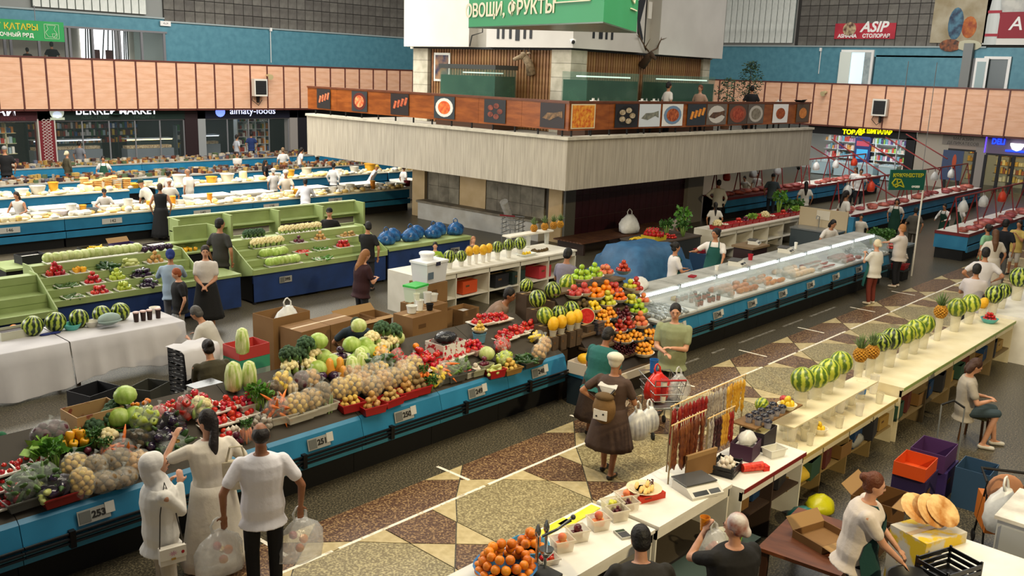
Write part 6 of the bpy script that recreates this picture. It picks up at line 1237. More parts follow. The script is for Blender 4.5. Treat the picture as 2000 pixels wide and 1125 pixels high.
# ================================================================ fish cases' contents
SILVER = mat('silver_fish_skin','#5a646a','#c4cacc',rough=.25,metal=.3,scale=18,rnd=.1,stretch=(1,4,1));
proto('fish','silver_fish',MB().tube([(-.17,0,0),(-.14,0,0),(-.05,0,0),(.06,0,0),(.13,0,0)],[.012,.03,.04,.03,.012],8),SILVER,[('tail',MB().add([(.12,0,0),(.19,0,.045),(.17,0,0),(.19,0,-.045),(.12,.006,0),(.19,.006,.045),(.17,.006,0),(.19,.006,-.045)],[(0,1,2),(0,2,3),(4,6,5),(4,7,6),(1,5,6,2),(2,6,7,3),(0,4,5,1),(0,3,7,4)]),SILVER)])
proto('jar','glass_jar',MB().lathe([(.035,0),(.038,.06),(.03,.075)],10),plain('#7a2a1a',.2),[('lid',MB().lathe([(.034,.075),(.034,.095)],10),plain('#2a2a2a'))])
proto('loaf','bread_roll',MB().ell((0,0,.03),(.09,.045,.04),10,6),mat('roll_crust','#a85a24','#d89a54',rough=.6,rnd=.1,scale=8));proto('steak','meat_cut',MB().ell((0,0,.025),(.1,.07,.035),9,6),mat('raw_meat','#6a1a18','#b8605a',rough=.4,rnd=.18,scale=14));proto('poultry','chicken_piece',MB().ell((0,0,.04),(.09,.07,.05),9,6),mat('pale_poultry','#c8a888','#dcc8b0',rough=.5,rnd=.08,scale=6));proto('smoked','smoked_chicken',MB().ell((0,0,.04),(.1,.06,.05),9,6),mat('smoked_skin','#8a4a1c','#c88040',rough=.4,rnd=.1,scale=6));capsule('sausage','sausage',.2,.02,mat('sausage_skin','#7a1e1a','#a04038',rough=.35,rnd=.12,scale=10))
proto('pack','white_package',MB().box((0,0,.03),(.16,.11,.06)),plain('#d8dcd8',.4));proto('brick','cheese_block',MB().box((0,0,.03),(.12,.09,.06)),mat('cheese_skin','#d8b030','#e4c860',rough=.5,rnd=.08,scale=4))
CC = (('fish',.12),('jar',.1),('smoked',.2),('loaf',.15),('poultry',.19),('sausage',.09),('steak',.18),('fish',.13))
for i,(xc,c) in enumerate(CASES):
 k,st = CC[i];nm = PROTO[k][0].replace('_',' ')
 for a in range(6):
  for b in range(3):
   if (a+b*2+i) % 7 == 3 or st*a > 1.15: continue
   rot = (0,0,R_(-.4,.4)+(1.3 if k == 'fish' else 0));z = .93+(.04 if k in ('fish','sausage') else .01)
   put(k,(xc-.52+a*max(st,.17)+R_(-.02,.02) if st*6 < 1.2 else xc-.55+a*st,9.36+b*.23+R_(-.02,.02),z),rot,1.25,'%s laid out in the glass case of %s' % (nm,kinds[i]),nm.split()[-1],'%s in the case of %s' % (nm,kinds[i]))
 if i in (1,3): [put('pack',(xc+.45-.2*q,9.95,.93),(0,0,.2),1,'white package at the back of the glass case of %s' % kinds[i],'package','packages in the case of %s' % kinds[i]) for q in range(3)]
 if i == 1: put('brick',(xc-.4,9.95,.93),(0,0,0),1.3,'yellow cheese block left of the cold cuts','cheese')
# scales and things on top of the cases
def scale(loc,rz,lab,big=1.):
 t = thing('digital_scale',lab,'scale',loc,rz);w = .19*big
 MB().add([(-w,-w*.9,0),(w,-w*.9,0),(w,w*.8,0),(-w,w*.8,0),(-w,-w*.9,.03),(w,-w*.9,.03),(w,-w*.35,.1),(-w,-w*.35,.1),(w,w*.8,.1),(-w,w*.8,.1)],[(3,2,1,0),(0,1,5,4),(4,5,6,7),(7,6,8,9),(9,8,2,3),(1,2,8,6,5),(0,4,7,9,3)]).build('body',plain('#c9c6bc',.4),t)
 MB().bb((-w*.98,-w*.35,.112),(w*.98,w*.95,.125)).build('weighing_plate',plain('#6d7072',.25,metal=.6),t);MB().bb((-.02,0,.09),(.02,.04,.115)).build('plate_post',STEEL,t)
 f = MB();f.add([(-w*.8,-w*.86,.037),(w*.1,-w*.86,.037),(w*.1,-w*.5,.08),(-w*.8,-w*.5,.08)],[(0,1,2,3)]);f.build('display',plain('#1a1d1e',.2),t);f = MB();f.add([(w*.2,-w*.86,.037),(w*.85,-w*.86,.037),(w*.85,-w*.5,.08),(w*.2,-w*.5,.08)],[(0,1,2,3)]);f.build('keypad',plain('#3a3d40',.4),t)
p = atY(1440,512,9.95);scale((p.x,9.95,1.36),.2,'white digital scale on the glass case before the woman with the teal apron');p = atY(1535,488,10.0);scale((p.x,10.0,1.36),.2,'dark-plated digital scale farther along the glass cases')
p = at(1460,425,.8);scale((24.2,12.6,.8),.3,'white scale on the board behind the fish sellers');t = thing('board_table','brown board table under the scale behind the fish sellers','table',(24.0,12.6,0));MB().bb((-.5,-.35,.74),(.5,.35,.8)).build('top',plain('#7a6448'),t);MB().bb((-.45,-.3,0),(.45,.3,.74)).build('base',plain('#2a1618'),t)
p = atY(1400,522,9.95);rtub((p.x,9.95,1.36),.045,.1,'#e4e2dc','white mug on the glass case beside the scale',1);p = atY(1352,543,9.9);t = thing('red_dish','flat red dish on the first glass cases','dish',(p.x,9.9,1.362));MB().box((0,0,.015),(.2,.14,.03),.2,0,.85).build('shell',plain('#b0142c'),t);MB().box((0,0,.033),(.15,.1,.008),.2).build('inside',plain('#7a0f1e'),t)
p = atY(1555,473,10.05);rtub((p.x,10.05,1.36),.04,.14,'#e0e0da','slim white bottle on the farther glass cases',1,lid='#d8d8d2');p = atY(1466,500,10.05);rtub((p.x,10.05,1.36),.06,.14,'#a01428','crimson jug on the glass cases',1)
# blue tarp over the fish ice box
tb = MB();n = 14;P = []
for i in range(n+1):
 for j in range(n+1):
  u,v = i/n,j/n;e = min(u,1-u,v,1-v);z = .95*min(1,e*5)+.22*math.sin(u*3.1)*math.sin(v*3.1)+.04*math.sin(u*17+v*5)+.03*math.sin(v*23);P.append((u*2.9-1.45,v*2.2-1.1,max(z-.12*(u-.3),.03)))
q = len(P);P2 = [(a,b,max(c-.02,0)) for a,b,c in P];F = []
for i in range(n):
 for j in range(n): a = i*(n+1)+j;F += [(a,a+n+1,a+n+2,a+1),(q+a,q+a+1,q+a+n+2,q+a+n+1)]
tag(tb.add(P+P2,F).build('blue_tarp',mat('tarp_blue','#1d4a6e','#2a5a80',rough=.6,scale=4,bump=.5),None,(20.15,13.7,0),-.05,smooth=180),'large blue tarpaulin covering a heap beside the burgundy wall','tarp')
p = (20.9,12.9,0);t = carton((22.0,13.0,0),(.6,.5,.75),.1,'low box under the red dish of the blue-covered heap',plain('#1d3a5a'),open_=False);tub((22.0,13.0,.755),.5,.32,.1,'#8a1a28','red tray with a white bag by the blue tarp',.1);
def soft_bag(loc,r,h,m,lab,name='plastic_bag',handles=True,rz=0,seed=0):
 """limp shopping bag: puckered sack with two handle loops"""
 t = thing(name,lab,'bag',loc,rz);rr = random.Random(seed+int(loc[0]*100));b = MB();R = [];n = 14
 ph = [rr.uniform(0,6) for _ in range(3)]
 for k,(s,z) in enumerate(((.55,0),(.9,.08),(1.0,.3),(.92,.55),(.7,.78),(.4,.93),(.3,1.0))):
  R.append([(r*s*math.cos(a)*(1+.13*math.sin(3*a+ph[0]+k)+.09*math.sin(5*a+ph[1]-k)),r*s*.75*math.sin(a)*(1+.13*math.sin(4*a+ph[2]+k)),h*z) for a in [2*PI*i/n for i in range(n)]])
 b.loft(R);b.build('sack',m,t,smooth=180)
 if handles:
  for s in (-1,1): MB().tube([(s*r*.25,0,h*.97),(s*r*.3,.02,h*1.15),(s*r*.1,.03,h*1.27),(0,.02,h*1.3)],[.02,.014,.012,.012],6).build('handle',m,t,smooth=180)
 return t
WBAG = mat('white_bag_film','#cfcfcb','#e2e2de',rough=.35,alpha=.93,scale=6,bump=.5);CBAG = mat('clear_bag_film','#c9cac8','#e6e6e6',rough=.2,alpha=.45,scale=8,bump=.8,spec=.8)
soft_bag((24.5,17.3,.42),.42,.62,WBAG,'white carrier bag standing on the slatted bench');p = at(1275,560,.9)
soft_bag((14.6,9.98,1.362),.24,.24,WBAG,'crumpled pale bag behind the first glass case',handles=False)
# vegetable trays on the white shelf behind the fish sellers
for i in range(14):
 x = 24.95+i*.44;k = ('cauli','garlic','radish','tomato','r_onion','lettuce','bell_r')[i % 7]
 t = tub((x,14.3,.92),.4,.34,.13,'#a01a20','red tray on the white vegetable shelf, %s from the left' % ('first','second','third','fourth','fifth','sixth','seventh','eighth','ninth','tenth','eleventh','twelfth','thirteenth','last')[i],grp='red trays on the white shelf')
 if k in ('lettuce',): put(k,(x,14.3,.98),(0,0,i),1.1,'lettuce head in the red trays, %s' % ('nearer','farther')[i > 6],'lettuce')
 else: pile(k,(x,14.3,.98),.17,.14,5 if k in ('cauli',) else 8,RAD.get(k,.04)*1.4,'%s in the red trays behind the fish sellers' % NM[k],CATS(k),'%ss in the red trays' % NM[k],3,1.4)
for i,(x,y,z,k) in enumerate(((23.2,15.0,.8,'herbs'),(23.5,14.6,.8,'herbs'),(23.9,14.9,.8,'celery'),(30.6,14.4,.93,'herbs'),(30.2,14.6,.93,'herbs'),(29.8,14.7,.93,'celery'))): put(k,(x,y,z),(0,0,i),2.4,'big green herb bunch %s' % ('on the dark stand, left','on the dark stand, front','on the dark stand, right','at the shelf end','second at the shelf end','third at the shelf end')[i],'herbs')
t = thing('dark_stand','dark stand holding herbs and red peppers','stand',(23.0,15.0,0));MB().bb((-1.3,-.6,0),(1.2,.6,.76)).build('body',plain('#23282c'),t);MB().bb((-1.32,-.62,.76),(1.22,.62,.8)).build('top',plain('#4a4038'),t)
pile('bell_r',(22.3,14.85,.92),.3,.3,22,.052,'red pepper on the dark stand','pepper','red peppers on the dark stand',4,1.5);carton((22.3,14.85,.8),(.6,.5,.14),0,'yellow banana carton under the red peppers',plain('#b8a020'),flaps=False);heap_p = pile('tomato',(22.95,14.7,.8),.2,.2,18,.04,'tomato beside the red peppers on the dark stand','tomato','tomatoes on the dark stand',3);pile('banana',(21.9,15.2,.8),.2,.12,9,.03,'banana at the left of the dark stand','banana','bananas on the dark stand',2,1.2)
# fish counter far end: herbs, vegetables, net of garlic
t = thing('herb_table','table of herbs and fruit at the far end of the fish counter','table',(27.3,10.0,0));MB().bb((-.8,-.6,.78),(1.0,.7,.84)).build('top',plain('#5a6468'),t);MB().bb((-.75,-.55,0),(.95,.65,.78)).build('base',plain('#1c2a30'),t)
for i in range(9): put('herbs',(26.9+.18*(i % 5),10.0+.22*(i//5)+R_(-.05,.05),.84),(0,0,i),2.0,'leafy herb bunch heaped on the herb table','herbs','herb bunches on the herb table')
pile('apple_r',(26.75,9.55,.84),.22,.14,16,.042,'red fruit at the front of the herb table','apple','red fruit on the herb table',3);pile('lemon',(27.3,9.55,.84),.2,.12,12,.034,'lemon at the front of the herb table','lemon','lemons on the herb table',3)
bag('garlic',(26.6,9.2,.45),.2,.18,.4,30,.03,'hanging bag of garlic beside the woman in white','bag',sc=1.3);tub((26.6,9.2,.32),.5,.4,.14,'#8a1a20','red tub below the hanging garlic',.1);t = thing('low_crate','dark crate under the red tub of garlic','crate',(26.6,9.2,0));MB().bb((-.22,-.18,0),(.22,.18,.31)).build('body',BLACK,t);MB().bb((-.24,-.2,.27),(.24,.2,.315)).build('rim',plain('#2a3034'),t)
# ================================================================ near right row
def wm_row(lst,Y,zc,tag_):
 for i,(px,py,s,k) in enumerate(lst):
  s *= 1.07
  c = atY(px,py,Y);r = .15*s;o = ('first','second','third','fourth','fifth','sixth','seventh','eighth','ninth')[i]
  if k == 'pineapple': zb = c.z-.1*s;put(k,(c.x,Y,zb),(0,0,R_(0,6)),s,'ripe pineapple in the %s, %s from the camera' % (tag_,o),'pineapple')
  else: zb = c.z-r*.93;put(k,c,(R_(-.25,.25),R_(-.25,.25),R_(0,6)),s,'%s in the %s, %s from the camera' % (NM[k],tag_,o),CATS(k))
  if zb-zc > .03: rtub((c.x,Y,zc),r*.55 if k != 'pineapple' else .07,zb-zc,'#e2dcc0','clear tub under the %s in the %s, %s from the camera' % (NM[k].split()[-1],tag_,o),.34)
wm_row(((1568,741,1.05,'wmelon_l'),(1597,735,1.0,'wmelon_l'),(1619,723,1.05,'wmelon_l'),(1643,708,1.05,'wmelon_l'),(1681,690,1.2,'pineapple'),(1704,684,1.2,'pineapple')),5.12,.74,'low tub row')
wm_row(((1722,668,.95,'wmelon'),(1743,661,1.12,'wmelon'),(1770,652,1.0,'wmelon_l'),(1789,643,1.05,'wmelon_l'),(1808,633,1.02,'wmelon_l'),(1838,606,1.3,'pineapple'),(1870,600,1.1,'wmelon_l'),(1897,592,1.1,'wmelon_l')),5.12,.90,'long melon row')
wm_row(((1943,575,1.15,'wmelon'),(1960,568,1.0,'wmelon'),(1992,541,1.35,'wmelon')),5.0,.95,'far counter row')
p = atY(1921,592,5.12);put('melon',p,(.3,0,0),1.1,'orange melon behind the long watermelon row','melon');rtub((p.x,5.12,.9),.08,max(p.z-.1-.9,.05),'#e2dcc0','clear tub under the orange melon',.34)
p = atY(1936,626,4.9);bowl((19.4,4.85,.9),.17,.1,'#5ab0b4','turquoise basin of red berries on the long cream counter');pile('cherry',(19.4,4.85,.96),.13,.13,26,.03,'red berry in the turquoise basin','berry','red berries in the turquoise basin',3,1.5)
for i,(px,py,r,h) in enumerate(((1640,795,.07,.22),(1660,780,.07,.22),(1620,800,.085,.24),(1680,768,.08,.28),(1705,758,.07,.3),(1585,840,.07,.2),(1570,850,.06,.18),(1655,830,.06,.17),(1690,805,.06,.18),(1725,780,.06,.17),(1600,865,.05,.16),(1562,885,.06,.17),(1545,850,.07,.2),(1530,830,.08,.24))):
 p = at(px,py+10,.74);p.y = min(max(p.y,4.68),5.25);rtub((p.x,p.y,.74),r,h,'#e6dfc4' if i % 4 else '#f0ece0','clear plastic tub among the crowded tubs, %s' % ('behind the white-lidded one','under the raised shelf','big and cloudy','tall beside the pineapples','tallest beside the pineapples','in the middle','with a dark base','below the raised shelf','under the shelf end','at the right end','small at the front edge','with green herbs','left end','under the black-lidded cups')[i],.34,grp='clear tubs on the low counter',lid='#f2efe4' if i == 0 else None,label='#2c6ab0' if i == 3 else None)
p = at(1610,838,.74);bowl((11.55,4.78,.74),.12,.09,'#e4ddc8','white bowl of yellow slices among the tubs');pile('lemon',(11.55,4.78,.79),.08,.08,6,.034,'yellow fruit in the white bowl among the tubs','lemon','yellow fruit among the tubs',2)
p = at(1565,800,1.02)
t = thing('plank_shelf','short brown plank on tubs carrying cups and bowls','shelf',(10.75,5.1,.9));MB().bb((-.75,-.16,.26),(.55,.18,.28)).build('board',plain('#7a5a34'),t)
for x in (-.6,-.1,.4): MB().lathe([(.07,0),(.08,.26)],12,(x,0,0)).build('tub_leg',CLR,t,smooth=60)
bowl((10.95,5.0,1.18),.13,.08,'#e8dfb8','cream bowl of lemons on the brown plank');pile('lemon',(10.95,5.0,1.23),.09,.09,7,.036,'lemon in the cream bowl on the plank','lemon','lemons on the plank',2,1.2);put('pomegr',(11.15,5.15,1.24),(0,0,0),1.1,'red dragon fruit beside the cream bowl','fruit');put('wmelon_l',(10.62,5.2,1.28),(0,1.2,0),.6,'green papaya behind the cup stacks','papaya')
for i in range(11):
 x,y,z = 10.15+.16*(i % 5),5.12-.13*(i//5),1.18 if i > 4 else 1.18;k_ = thing('lidded_cup','clear cup with black dome lid in the stack by the lemons','cup',(x,y,z),0,'black-lidded cups');MB().lathe([(.04,0),(.052,.08)],10).build('cup',plain('#a9a9b4',.15,alpha=.6),k_,smooth=60);MB().lathe([(.056,.08),(.05,.1),(.02,.115)],10).build('lid',plain('#2a2a34',.15),k_,smooth=60)
# churchkhela and sausage-sweet racks
CHU = [mat('churchkhela_%d' % i,a,b,rough=.45,rnd=.12,scale=26,bump=.6) for i,(a,b) in enumerate((('#5a2a14','#7c4420'),('#7a1418','#98241c'),('#8a8078','#b4aca0'),('#b8821e','#d8a83a'),('#2a1214','#4a2020')))]
for i in range(5):
 b = MB();pts = [(R_(-.004,.004),R_(-.004,.004),-.02-.03*k) for k in range(13)];b.tube(pts,[.008]+[.017+.006*(k % 2) for k in range(11)]+[.006],7)
 proto('chu%d' % i,'sweet_string',b,CHU[i],[('cord',MB().tube([(0,0,-.03),(0,0,.035)],.004,5),plain('#d8ccb0'))])
def rack(x0,x1,y,z,seq,lab,n,ls=1.15):
 t = thing('hanging_rod','bamboo rod holding %s' % lab,'rod',(x0,y,z));MB().tube([(0,0,0),(x1-x0,0,0)],.009,8).build('rod',plain('#c9a870'),t)
 for xx in (.02,x1-x0-.02): MB().tube([(xx,0,.9-z),(xx,0,0)],.01,6).build('post',plain('#8a7a5a'),t)
 for i in range(n): k = seq[int(i*len(seq)/n)];put('chu%d' % k,(x0+.05+(x1-x0-.1)*i/(n-1),y+R_(-.015,.015),z-.03),(R_(-.05,.05),R_(-.05,.05),R_(0,6)),(1.15,1.15,ls*R_(.92,1.06)),'string of nut sweets hanging from %s' % lab,'sweets','sweets hanging from %s' % lab)
rack(8.28,9.02,5.1,1.64,(0,0,0,0),'the near rod of brown strings',14,1.45);rack(8.55,10.3,5.3,1.74,(1,1,1,2,2,3,3),'the rear rod of red and yellow strings',26,1.2);rack(9.1,9.75,5.12,1.5,(2,4,3,1),'the short middle rod',11,1.2)
# boxes and small things on the red-edged counter
for (x,y,z,d,rz,c,lab,im) in ((9.75,4.93,.9,(.36,.28,.2),.2,'#3a1a34','purple open carton with a white bag','#d8d4cc'),(10.2,5.0,.9,(.42,.32,.24),.1,'#241c24','dark fruit carton filled with cloth','#d8cc98')): carton((x,y,z),d,rz,lab,plain(c),flaps=False,inner=plain(im));
soft_bag((9.78,4.93,1.06),.14,.16,WBAG,'knotted white bag in the purple carton',handles=False);tub((10.02,4.68,.9),.26,.17,.11,'#e8e6da','empty milky plastic tub on the red-edged counter',-.3,.6);t = thing('red_roll','rolled red printed plastic on the counter edge','roll',(9.42,4.63,.9),-.5);MB().tube([(-.16,0,.055),(.12,0,.055)],[.05,.055],12).build('roll',mat('red_print','#b01410','#e04a30',rough=.4,scale=20),t,smooth=40);MB().box((.15,0,.03),(.08,.1,.06)).build('loose_end',plain('#d02a1a'),t)
crate((9.15,4.85,.9),(.36,.28,.14),.2,'black crate of wrapped dried fruit beside the scale',plain('#161618',.4),rows=2);pile('garlic',(9.15,4.85,.97),.14,.1,16,.03,'wrapped sweet in the black crate by the scale','sweet','wrapped sweets in the black crate',3,1.2)
scale((8.4,4.78,.93),-.35,'large white digital scale on the white counter',1.15);t = thing('cardboard_flap','brown board standing behind the large scale','board',(8.8,4.95,.93),-.2);MB().bb((-.3,-.01,0),(.2,.01,.3)).build('panel',CARD,t);MB().bb((-.3,-.016,.26),(.2,.016,.31)).build('folded_edge',CARDI,t)
bowl((7.85,5.12,1.0),.2,.03,'#d8c8a4','cream plate of wafer rolls');carton((7.85,5.1,.93),(.36,.26,.07),-.3,'red biscuit carton under the plate of wafer rolls',plain('#b83014'),open_=False)
for i in range(7): put('eggroll',(7.76+.06*(i % 3),5.04+.06*(i//3),1.04+.03*(i//5)),(0,0,.5),1.05,'wafer roll on the cream plate','wafer','wafer rolls on the cream plate')
pile('grapes',(7.99,5.14,1.02),.05,.05,1,.03,'dark grape bunch beside the wafer rolls','grapes',None,1,.8)
for i,(k,px,py,n,lab,s) in enumerate((('peach',1097,1060,12,'peach mix in the first clear box',1.),('plum',1127,1040,16,'red plums in the second clear box',1.5),('peach',1168,1018,11,'apricots in the third clear box',1.1),('plum',1205,1000,30,'black cherries in the fourth clear box',.7),('apple_y',1195,985,8,'yellow plums in the small dish',.7),('plum',1225,985,30,'black grapes in the fifth clear box',.7),('peach',1222,970,6,'pale peaches at the back',.9),('cherry',1068,1085,6,'few cherries in the low box',1.5))):
 p = at(px,py+14,.9);p.y = min(p.y,5.32);tub((p.x,p.y,.9),.2,.17,.13 if i != 7 else .07,'#e6ddc8','clear box holding %s' % lab,-.4,.38);r = RAD.get(k,.042)*s;pile(k,(p.x,p.y,.93),.085,.075,int(n*1.2),r,lab,CATS(k),lab,4,s*1.0)
for x,y in ((6.55,5.36),(7.0,5.34)): tag(MB().box((0,0,.004),(.6,.12,.008)).build('yellow_sheet',mat('yellow_card','#d8c814','#e4dc40',scale=6),None,(x,y,.9),.05),'yellow card strip along the counter edge, %s' % ('nearer' if x < 6.8 else 'farther'),'card')
p = (5.75,5.1,.9);bowl((5.55,5.05,.9),.3,.14,'#2c6aa0','blue basin of oranges at the bottom');pile('orange',(5.55,5.05,.98),.3,.28,36,.045,'orange in the blue basin at the bottom of the picture','orange','oranges in the blue basin',5,1.05);pile('orange',(6.05,5.2,.92),.17,.16,16,.045,'orange beside the juicer','orange','oranges beside the juicer',3,1.05);bowl((6.05,5.2,.9),.2,.1,'#3a8ab0','pale blue basin beside the juicer')
t = thing('juice_press','chrome lever juice press standing before the oranges','juicer',(5.85,4.82,.9));CH = plain('#b8bab8',.12,metal=.9);MB().box((0,0,.02),(.2,.25,.04)).build('base',plain('#2a2a2a'),t)
for x in (-.06,.06): MB().tube([(x,.06,.04),(x,.06,.4)],[.016,.016],8).build('column',CH,t);MB().lathe([(.016,.4),(.03,.43),(.03,.46),(.012,.52)],10,(x,.06,0)).build('finial',CH,t,smooth=60)
MB().lathe([(.03,.2),(.07,.26),(.07,.28)],14).build('press_cup',CH,t,smooth=60);MB().tube([(0,.06,.38),(.12,-.02,.44),(.28,-.05,.5)],[.014,.012,.012],8).build('lever',plain('#4a4c4e',.3,metal=.7),t);MB().ell((.3,-.055,.51),.026).build('lever_knob',plain('#3a3c3e',.3),t,smooth=180)
t = thing('calculator','grey pocket calculator on the white counter','calculator',(7.0,4.78,.9),-.4);MB().box((0,0,.012),(.12,.17,.024)).build('case',plain('#b4b2a8'),t);MB().box((0,.055,.026),(.1,.035,.004)).build('screen',plain('#3a463a',.2),t);MB().box((0,-.025,.026),(.1,.1,.004)).build('keys',plain('#3a3a3c'),t)
soft_bag((8.1,4.35,.42),.2,.3,CBAG,'clear bag of red apples beside the dark-shirted man');t = thing('low_ledge','dark low ledge below the white counter','ledge',(7.9,4.4,0));MB().bb((-1.0,-.2,.36),(1.0,.18,.4)).build('board',plain('#2a3a34'),t);MB().bb((-.95,-.15,0),(.95,.15,.36)).build('base',BLACK,t)
pile('apple_r',(8.1,4.35,.43),.12,.1,9,.042,'red apple inside the clear bag by the ledge','apple','apples in the clear bag',2)
for i,(x,c) in enumerate(((8.55,'#cfd0c0'),(8.42,'#e0e0d8'))): rtub((x,4.42,.42),.07,.12+.04*i,c,'white stacked tub on the dark ledge, %s' % ('right','left')[i],1)
rtub((8.62,4.35,.4),.06,.09,'#7ac02a','lime green cup on the dark ledge',1)
# ================================================================ goods on the green tiered stalls
def tier(px0,px1,py,k,yf,key,n,where,sc=1.,tr=True,layers=2):
 sc *= 1.25 if key not in ('w_cabbage','cauli','broccoli','cabbage') else 1.1;y = yf+T3[k][0]+.17;z = T3[k][1];a,b = at(px0,py,z).x,at(px1,py,z).x;x = (a+b)/2;w = (b-a)/2
 if tr: tub((x,y,z),b-a,.32,.045,'#dcd9d0','white tray of %ss %s' % (NM[key],where),0,name='paper_tray',cat='tray',taper=.96)
 if key in ('w_cabbage','cauli','broccoli','cabbage'):
  for i in range(n): put(key,(a+(b-a)*(i+.5)/n,y+R_(-.03,.03),z+.05+RAD[key]*sc*.85),(0,0,i),sc,'%s %s, %s from the left' % (NM[key],where,ORD[i]),CATS(key))
 else: pile(key,(x,y,z+.015),max(w-.02,.08),.15,n,RAD.get(key,.042)*sc,'%s %s' % (NM[key],where),CATS(key),'%ss %s' % (NM[key],where),layers,sc)
L1,L2 = 17.95,18.1;A,B_ = 'on the left green stall','on the middle green stall'
tier(72,320,510,3,L1,'w_cabbage',14,A+"'s top shelf",1.05);tier(82,136,540,2,L1,'bell_r',20,A+', high heap',1.1,layers=4);tier(145,185,537,2,L1,'bell_y',3,A,1.1,layers=1);tier(188,232,525,2,L1,'d_zucchini',16,A+', high',1.1,layers=3);tier(236,272,522,2,L1,'zucchini',12,A+', high',1.2,layers=3);tier(280,330,515,2,L1,'onion',16,A,1.,layers=3)
tier(100,155,560,1,L1,'cucumber',16,A+', second step',layers=3);tier(158,208,555,1,L1,'tomato',18,A+', second step',layers=3);tier(212,256,550,1,L1,'bell',16,A+', second step',layers=3);tier(258,306,543,1,L1,'eggplant',12,A+', second step',layers=2);tier(112,160,580,0,L1,'cucumber',14,A+', front step',layers=2);tier(164,216,573,0,L1,'tomato',16,A+', front step',layers=2);tier(220,262,567,0,L1,'bell',14,A+', front step',layers=2);tier(265,312,560,0,L1,'eggplant',10,A+', front step',layers=2)
tier(480,530,468,3,L2,'broccoli',4,B_+"'s top shelf",.95);tier(540,660,458,3,L2,'cauli',8,B_+"'s top shelf",.95);tier(485,572,485,2,L2,'cauli',6,B_+', second shelf',1.05);tier(578,610,478,2,L2,'r_onion',16,B_,1.1,layers=3);tier(615,652,472,2,L2,'onion',18,B_,.9,layers=4);tier(668,715,466,2,L2,'potato',14,B_,1.,layers=2);tier(500,575,503,1,L2,'cabbage',5,B_+', second step',.9);tier(580,617,497,1,L2,'chili',14,B_,1.5,layers=4);tier(620,657,492,1,L2,'g_chili',14,B_,1.5,layers=4);tier(660,700,486,1,L2,'bell_r',12,B_,1.,layers=2);tier(512,606,520,0,L2,'cabbage',6,B_+', front step',.9);tier(614,660,509,0,L2,'g_chili',14,B_+', front step',1.5,layers=2)
BBAG = mat('blue_bag_film','#123a6a','#2a6aa8',rough=.25,alpha=.85,scale=7,bump=.8)
for i in range(7): soft_bag((15.2+.42*i,18.5+.25*(i % 2),.9),.27,.36,BBAG,'blue translucent bag of greens, %s along the green counter' % ORD[i],handles=i % 2 == 0,seed=i)
for i,(x,y) in enumerate(((10.9,19.3),(11.15,19.25),(11.05,19.5),(11.3,19.45))): put('r_egg',(8.9+.19*i,19.1,1.32+.085),(0,0,i),1.5,'dark wrapped eggplant on the left stall corner, %s' % ORD[i],'eggplant')
pile('bell_y',(11.2,21.45,.74),.4,.1,10,.038,'orange pepper on the small stepped stall','pepper','orange peppers on the stepped stall',1,1.3)
for i,(x,c,lab) in enumerate(((7.5,'#1c1c20','black carton of white cups'),(8.9,'#1a1a1e','black carton of bananas'),(9.65,'#3a2a5a','purple open carton'),(10.5,'#2c2024','dark tray with a white bag'))):
 carton((x,21.8,.85),(.55,.4,.2 if i < 3 else .1),.1,lab+' on the green table',plain(c),flaps=i == 2,inner=plain(('#c9c6be','#c8b428','#4a3a34','#c4c0b8')[i]))
pile('banana',(8.9,21.8,1.0),.22,.14,10,.03,'banana in the black carton on the green table','banana','bananas on the green table',2,1.1)
for i in range(3): rtub((8.0+.17*i,21.75,.85),.06,.13,('#c89a4a','#4a2a2a','#4a2a2a')[i],'small tub on the green table, %s from the left' % ORD[i],1)
# ---- white-cloth table and white shelf counter
for i,(px,py,s) in enumerate(((64,620,1.05),(109,612,1.05),(155,605,1.0),(200,592,1.0),(236,590,1.0))): c = atY(px,py,15.85);put('wmelon',(c.x,15.9,.83+.145*s*1.1),(.2,.1,i),1.1*s,'watermelon on the white cloth, %s from the left' % ORD[i],'watermelon')
for i,(px,py,r,c,lab) in enumerate(((143,645,.16,'#5ab8ae','turquoise basin with a white bag'),(182,640,.12,'#d6d2c4','cream bowl beside the turquoise basin'),(205,630,.12,'#d8d8d4','white bowl under the grey cap'),(305,612,.1,'#e0dcd0','white bowl under the yellow tape'))): p = at(px,py,.83);bowl((p.x,p.y+.05,.83),r,.11,c,lab+' on the cloth table')
for i,x in enumerate((7.05,7.18,7.3,7.46)): rtub((x,15.6,.83),.05,.17,'#2a1410','dark jam jar on the cloth table, %s from the left' % ORD[i],1,lid='#c8a8a0')
t = thing('grey_cap','grey bathing-style cap resting on a bowl','cap',(6.55,15.55,.93));MB().ell((0,0,.06),(.2,.12,.11),14,8).build('crown',plain('#8fa09a',.8),t,smooth=180);MB().ell((.0,-.03,.03),(.22,.14,.02),14,5).build('brim',plain('#84958f',.8),t,smooth=180)
p = at(30,660,.83);carton((p.x,p.y+.1,.83),(.5,.35,.14),.05,'low white fruit carton at the left end of the cloth table',plain('#b9b8a4'),flaps=False,inner=plain('#2c2024'));put('orange',(p.x+.1,p.y+.35,.9),(0,0,0),1.6,'orange ball behind the low white carton','fruit');t = thing('blue_gloves','dark blue gloves lying on the white cloth','gloves',at(90,655,.83));[MB().ell((.14*q,0,.02),(.11,.05,.02),10,5).build('glove',plain('#1c2a6a',.7),t,smooth=180) for q in (0,1)]
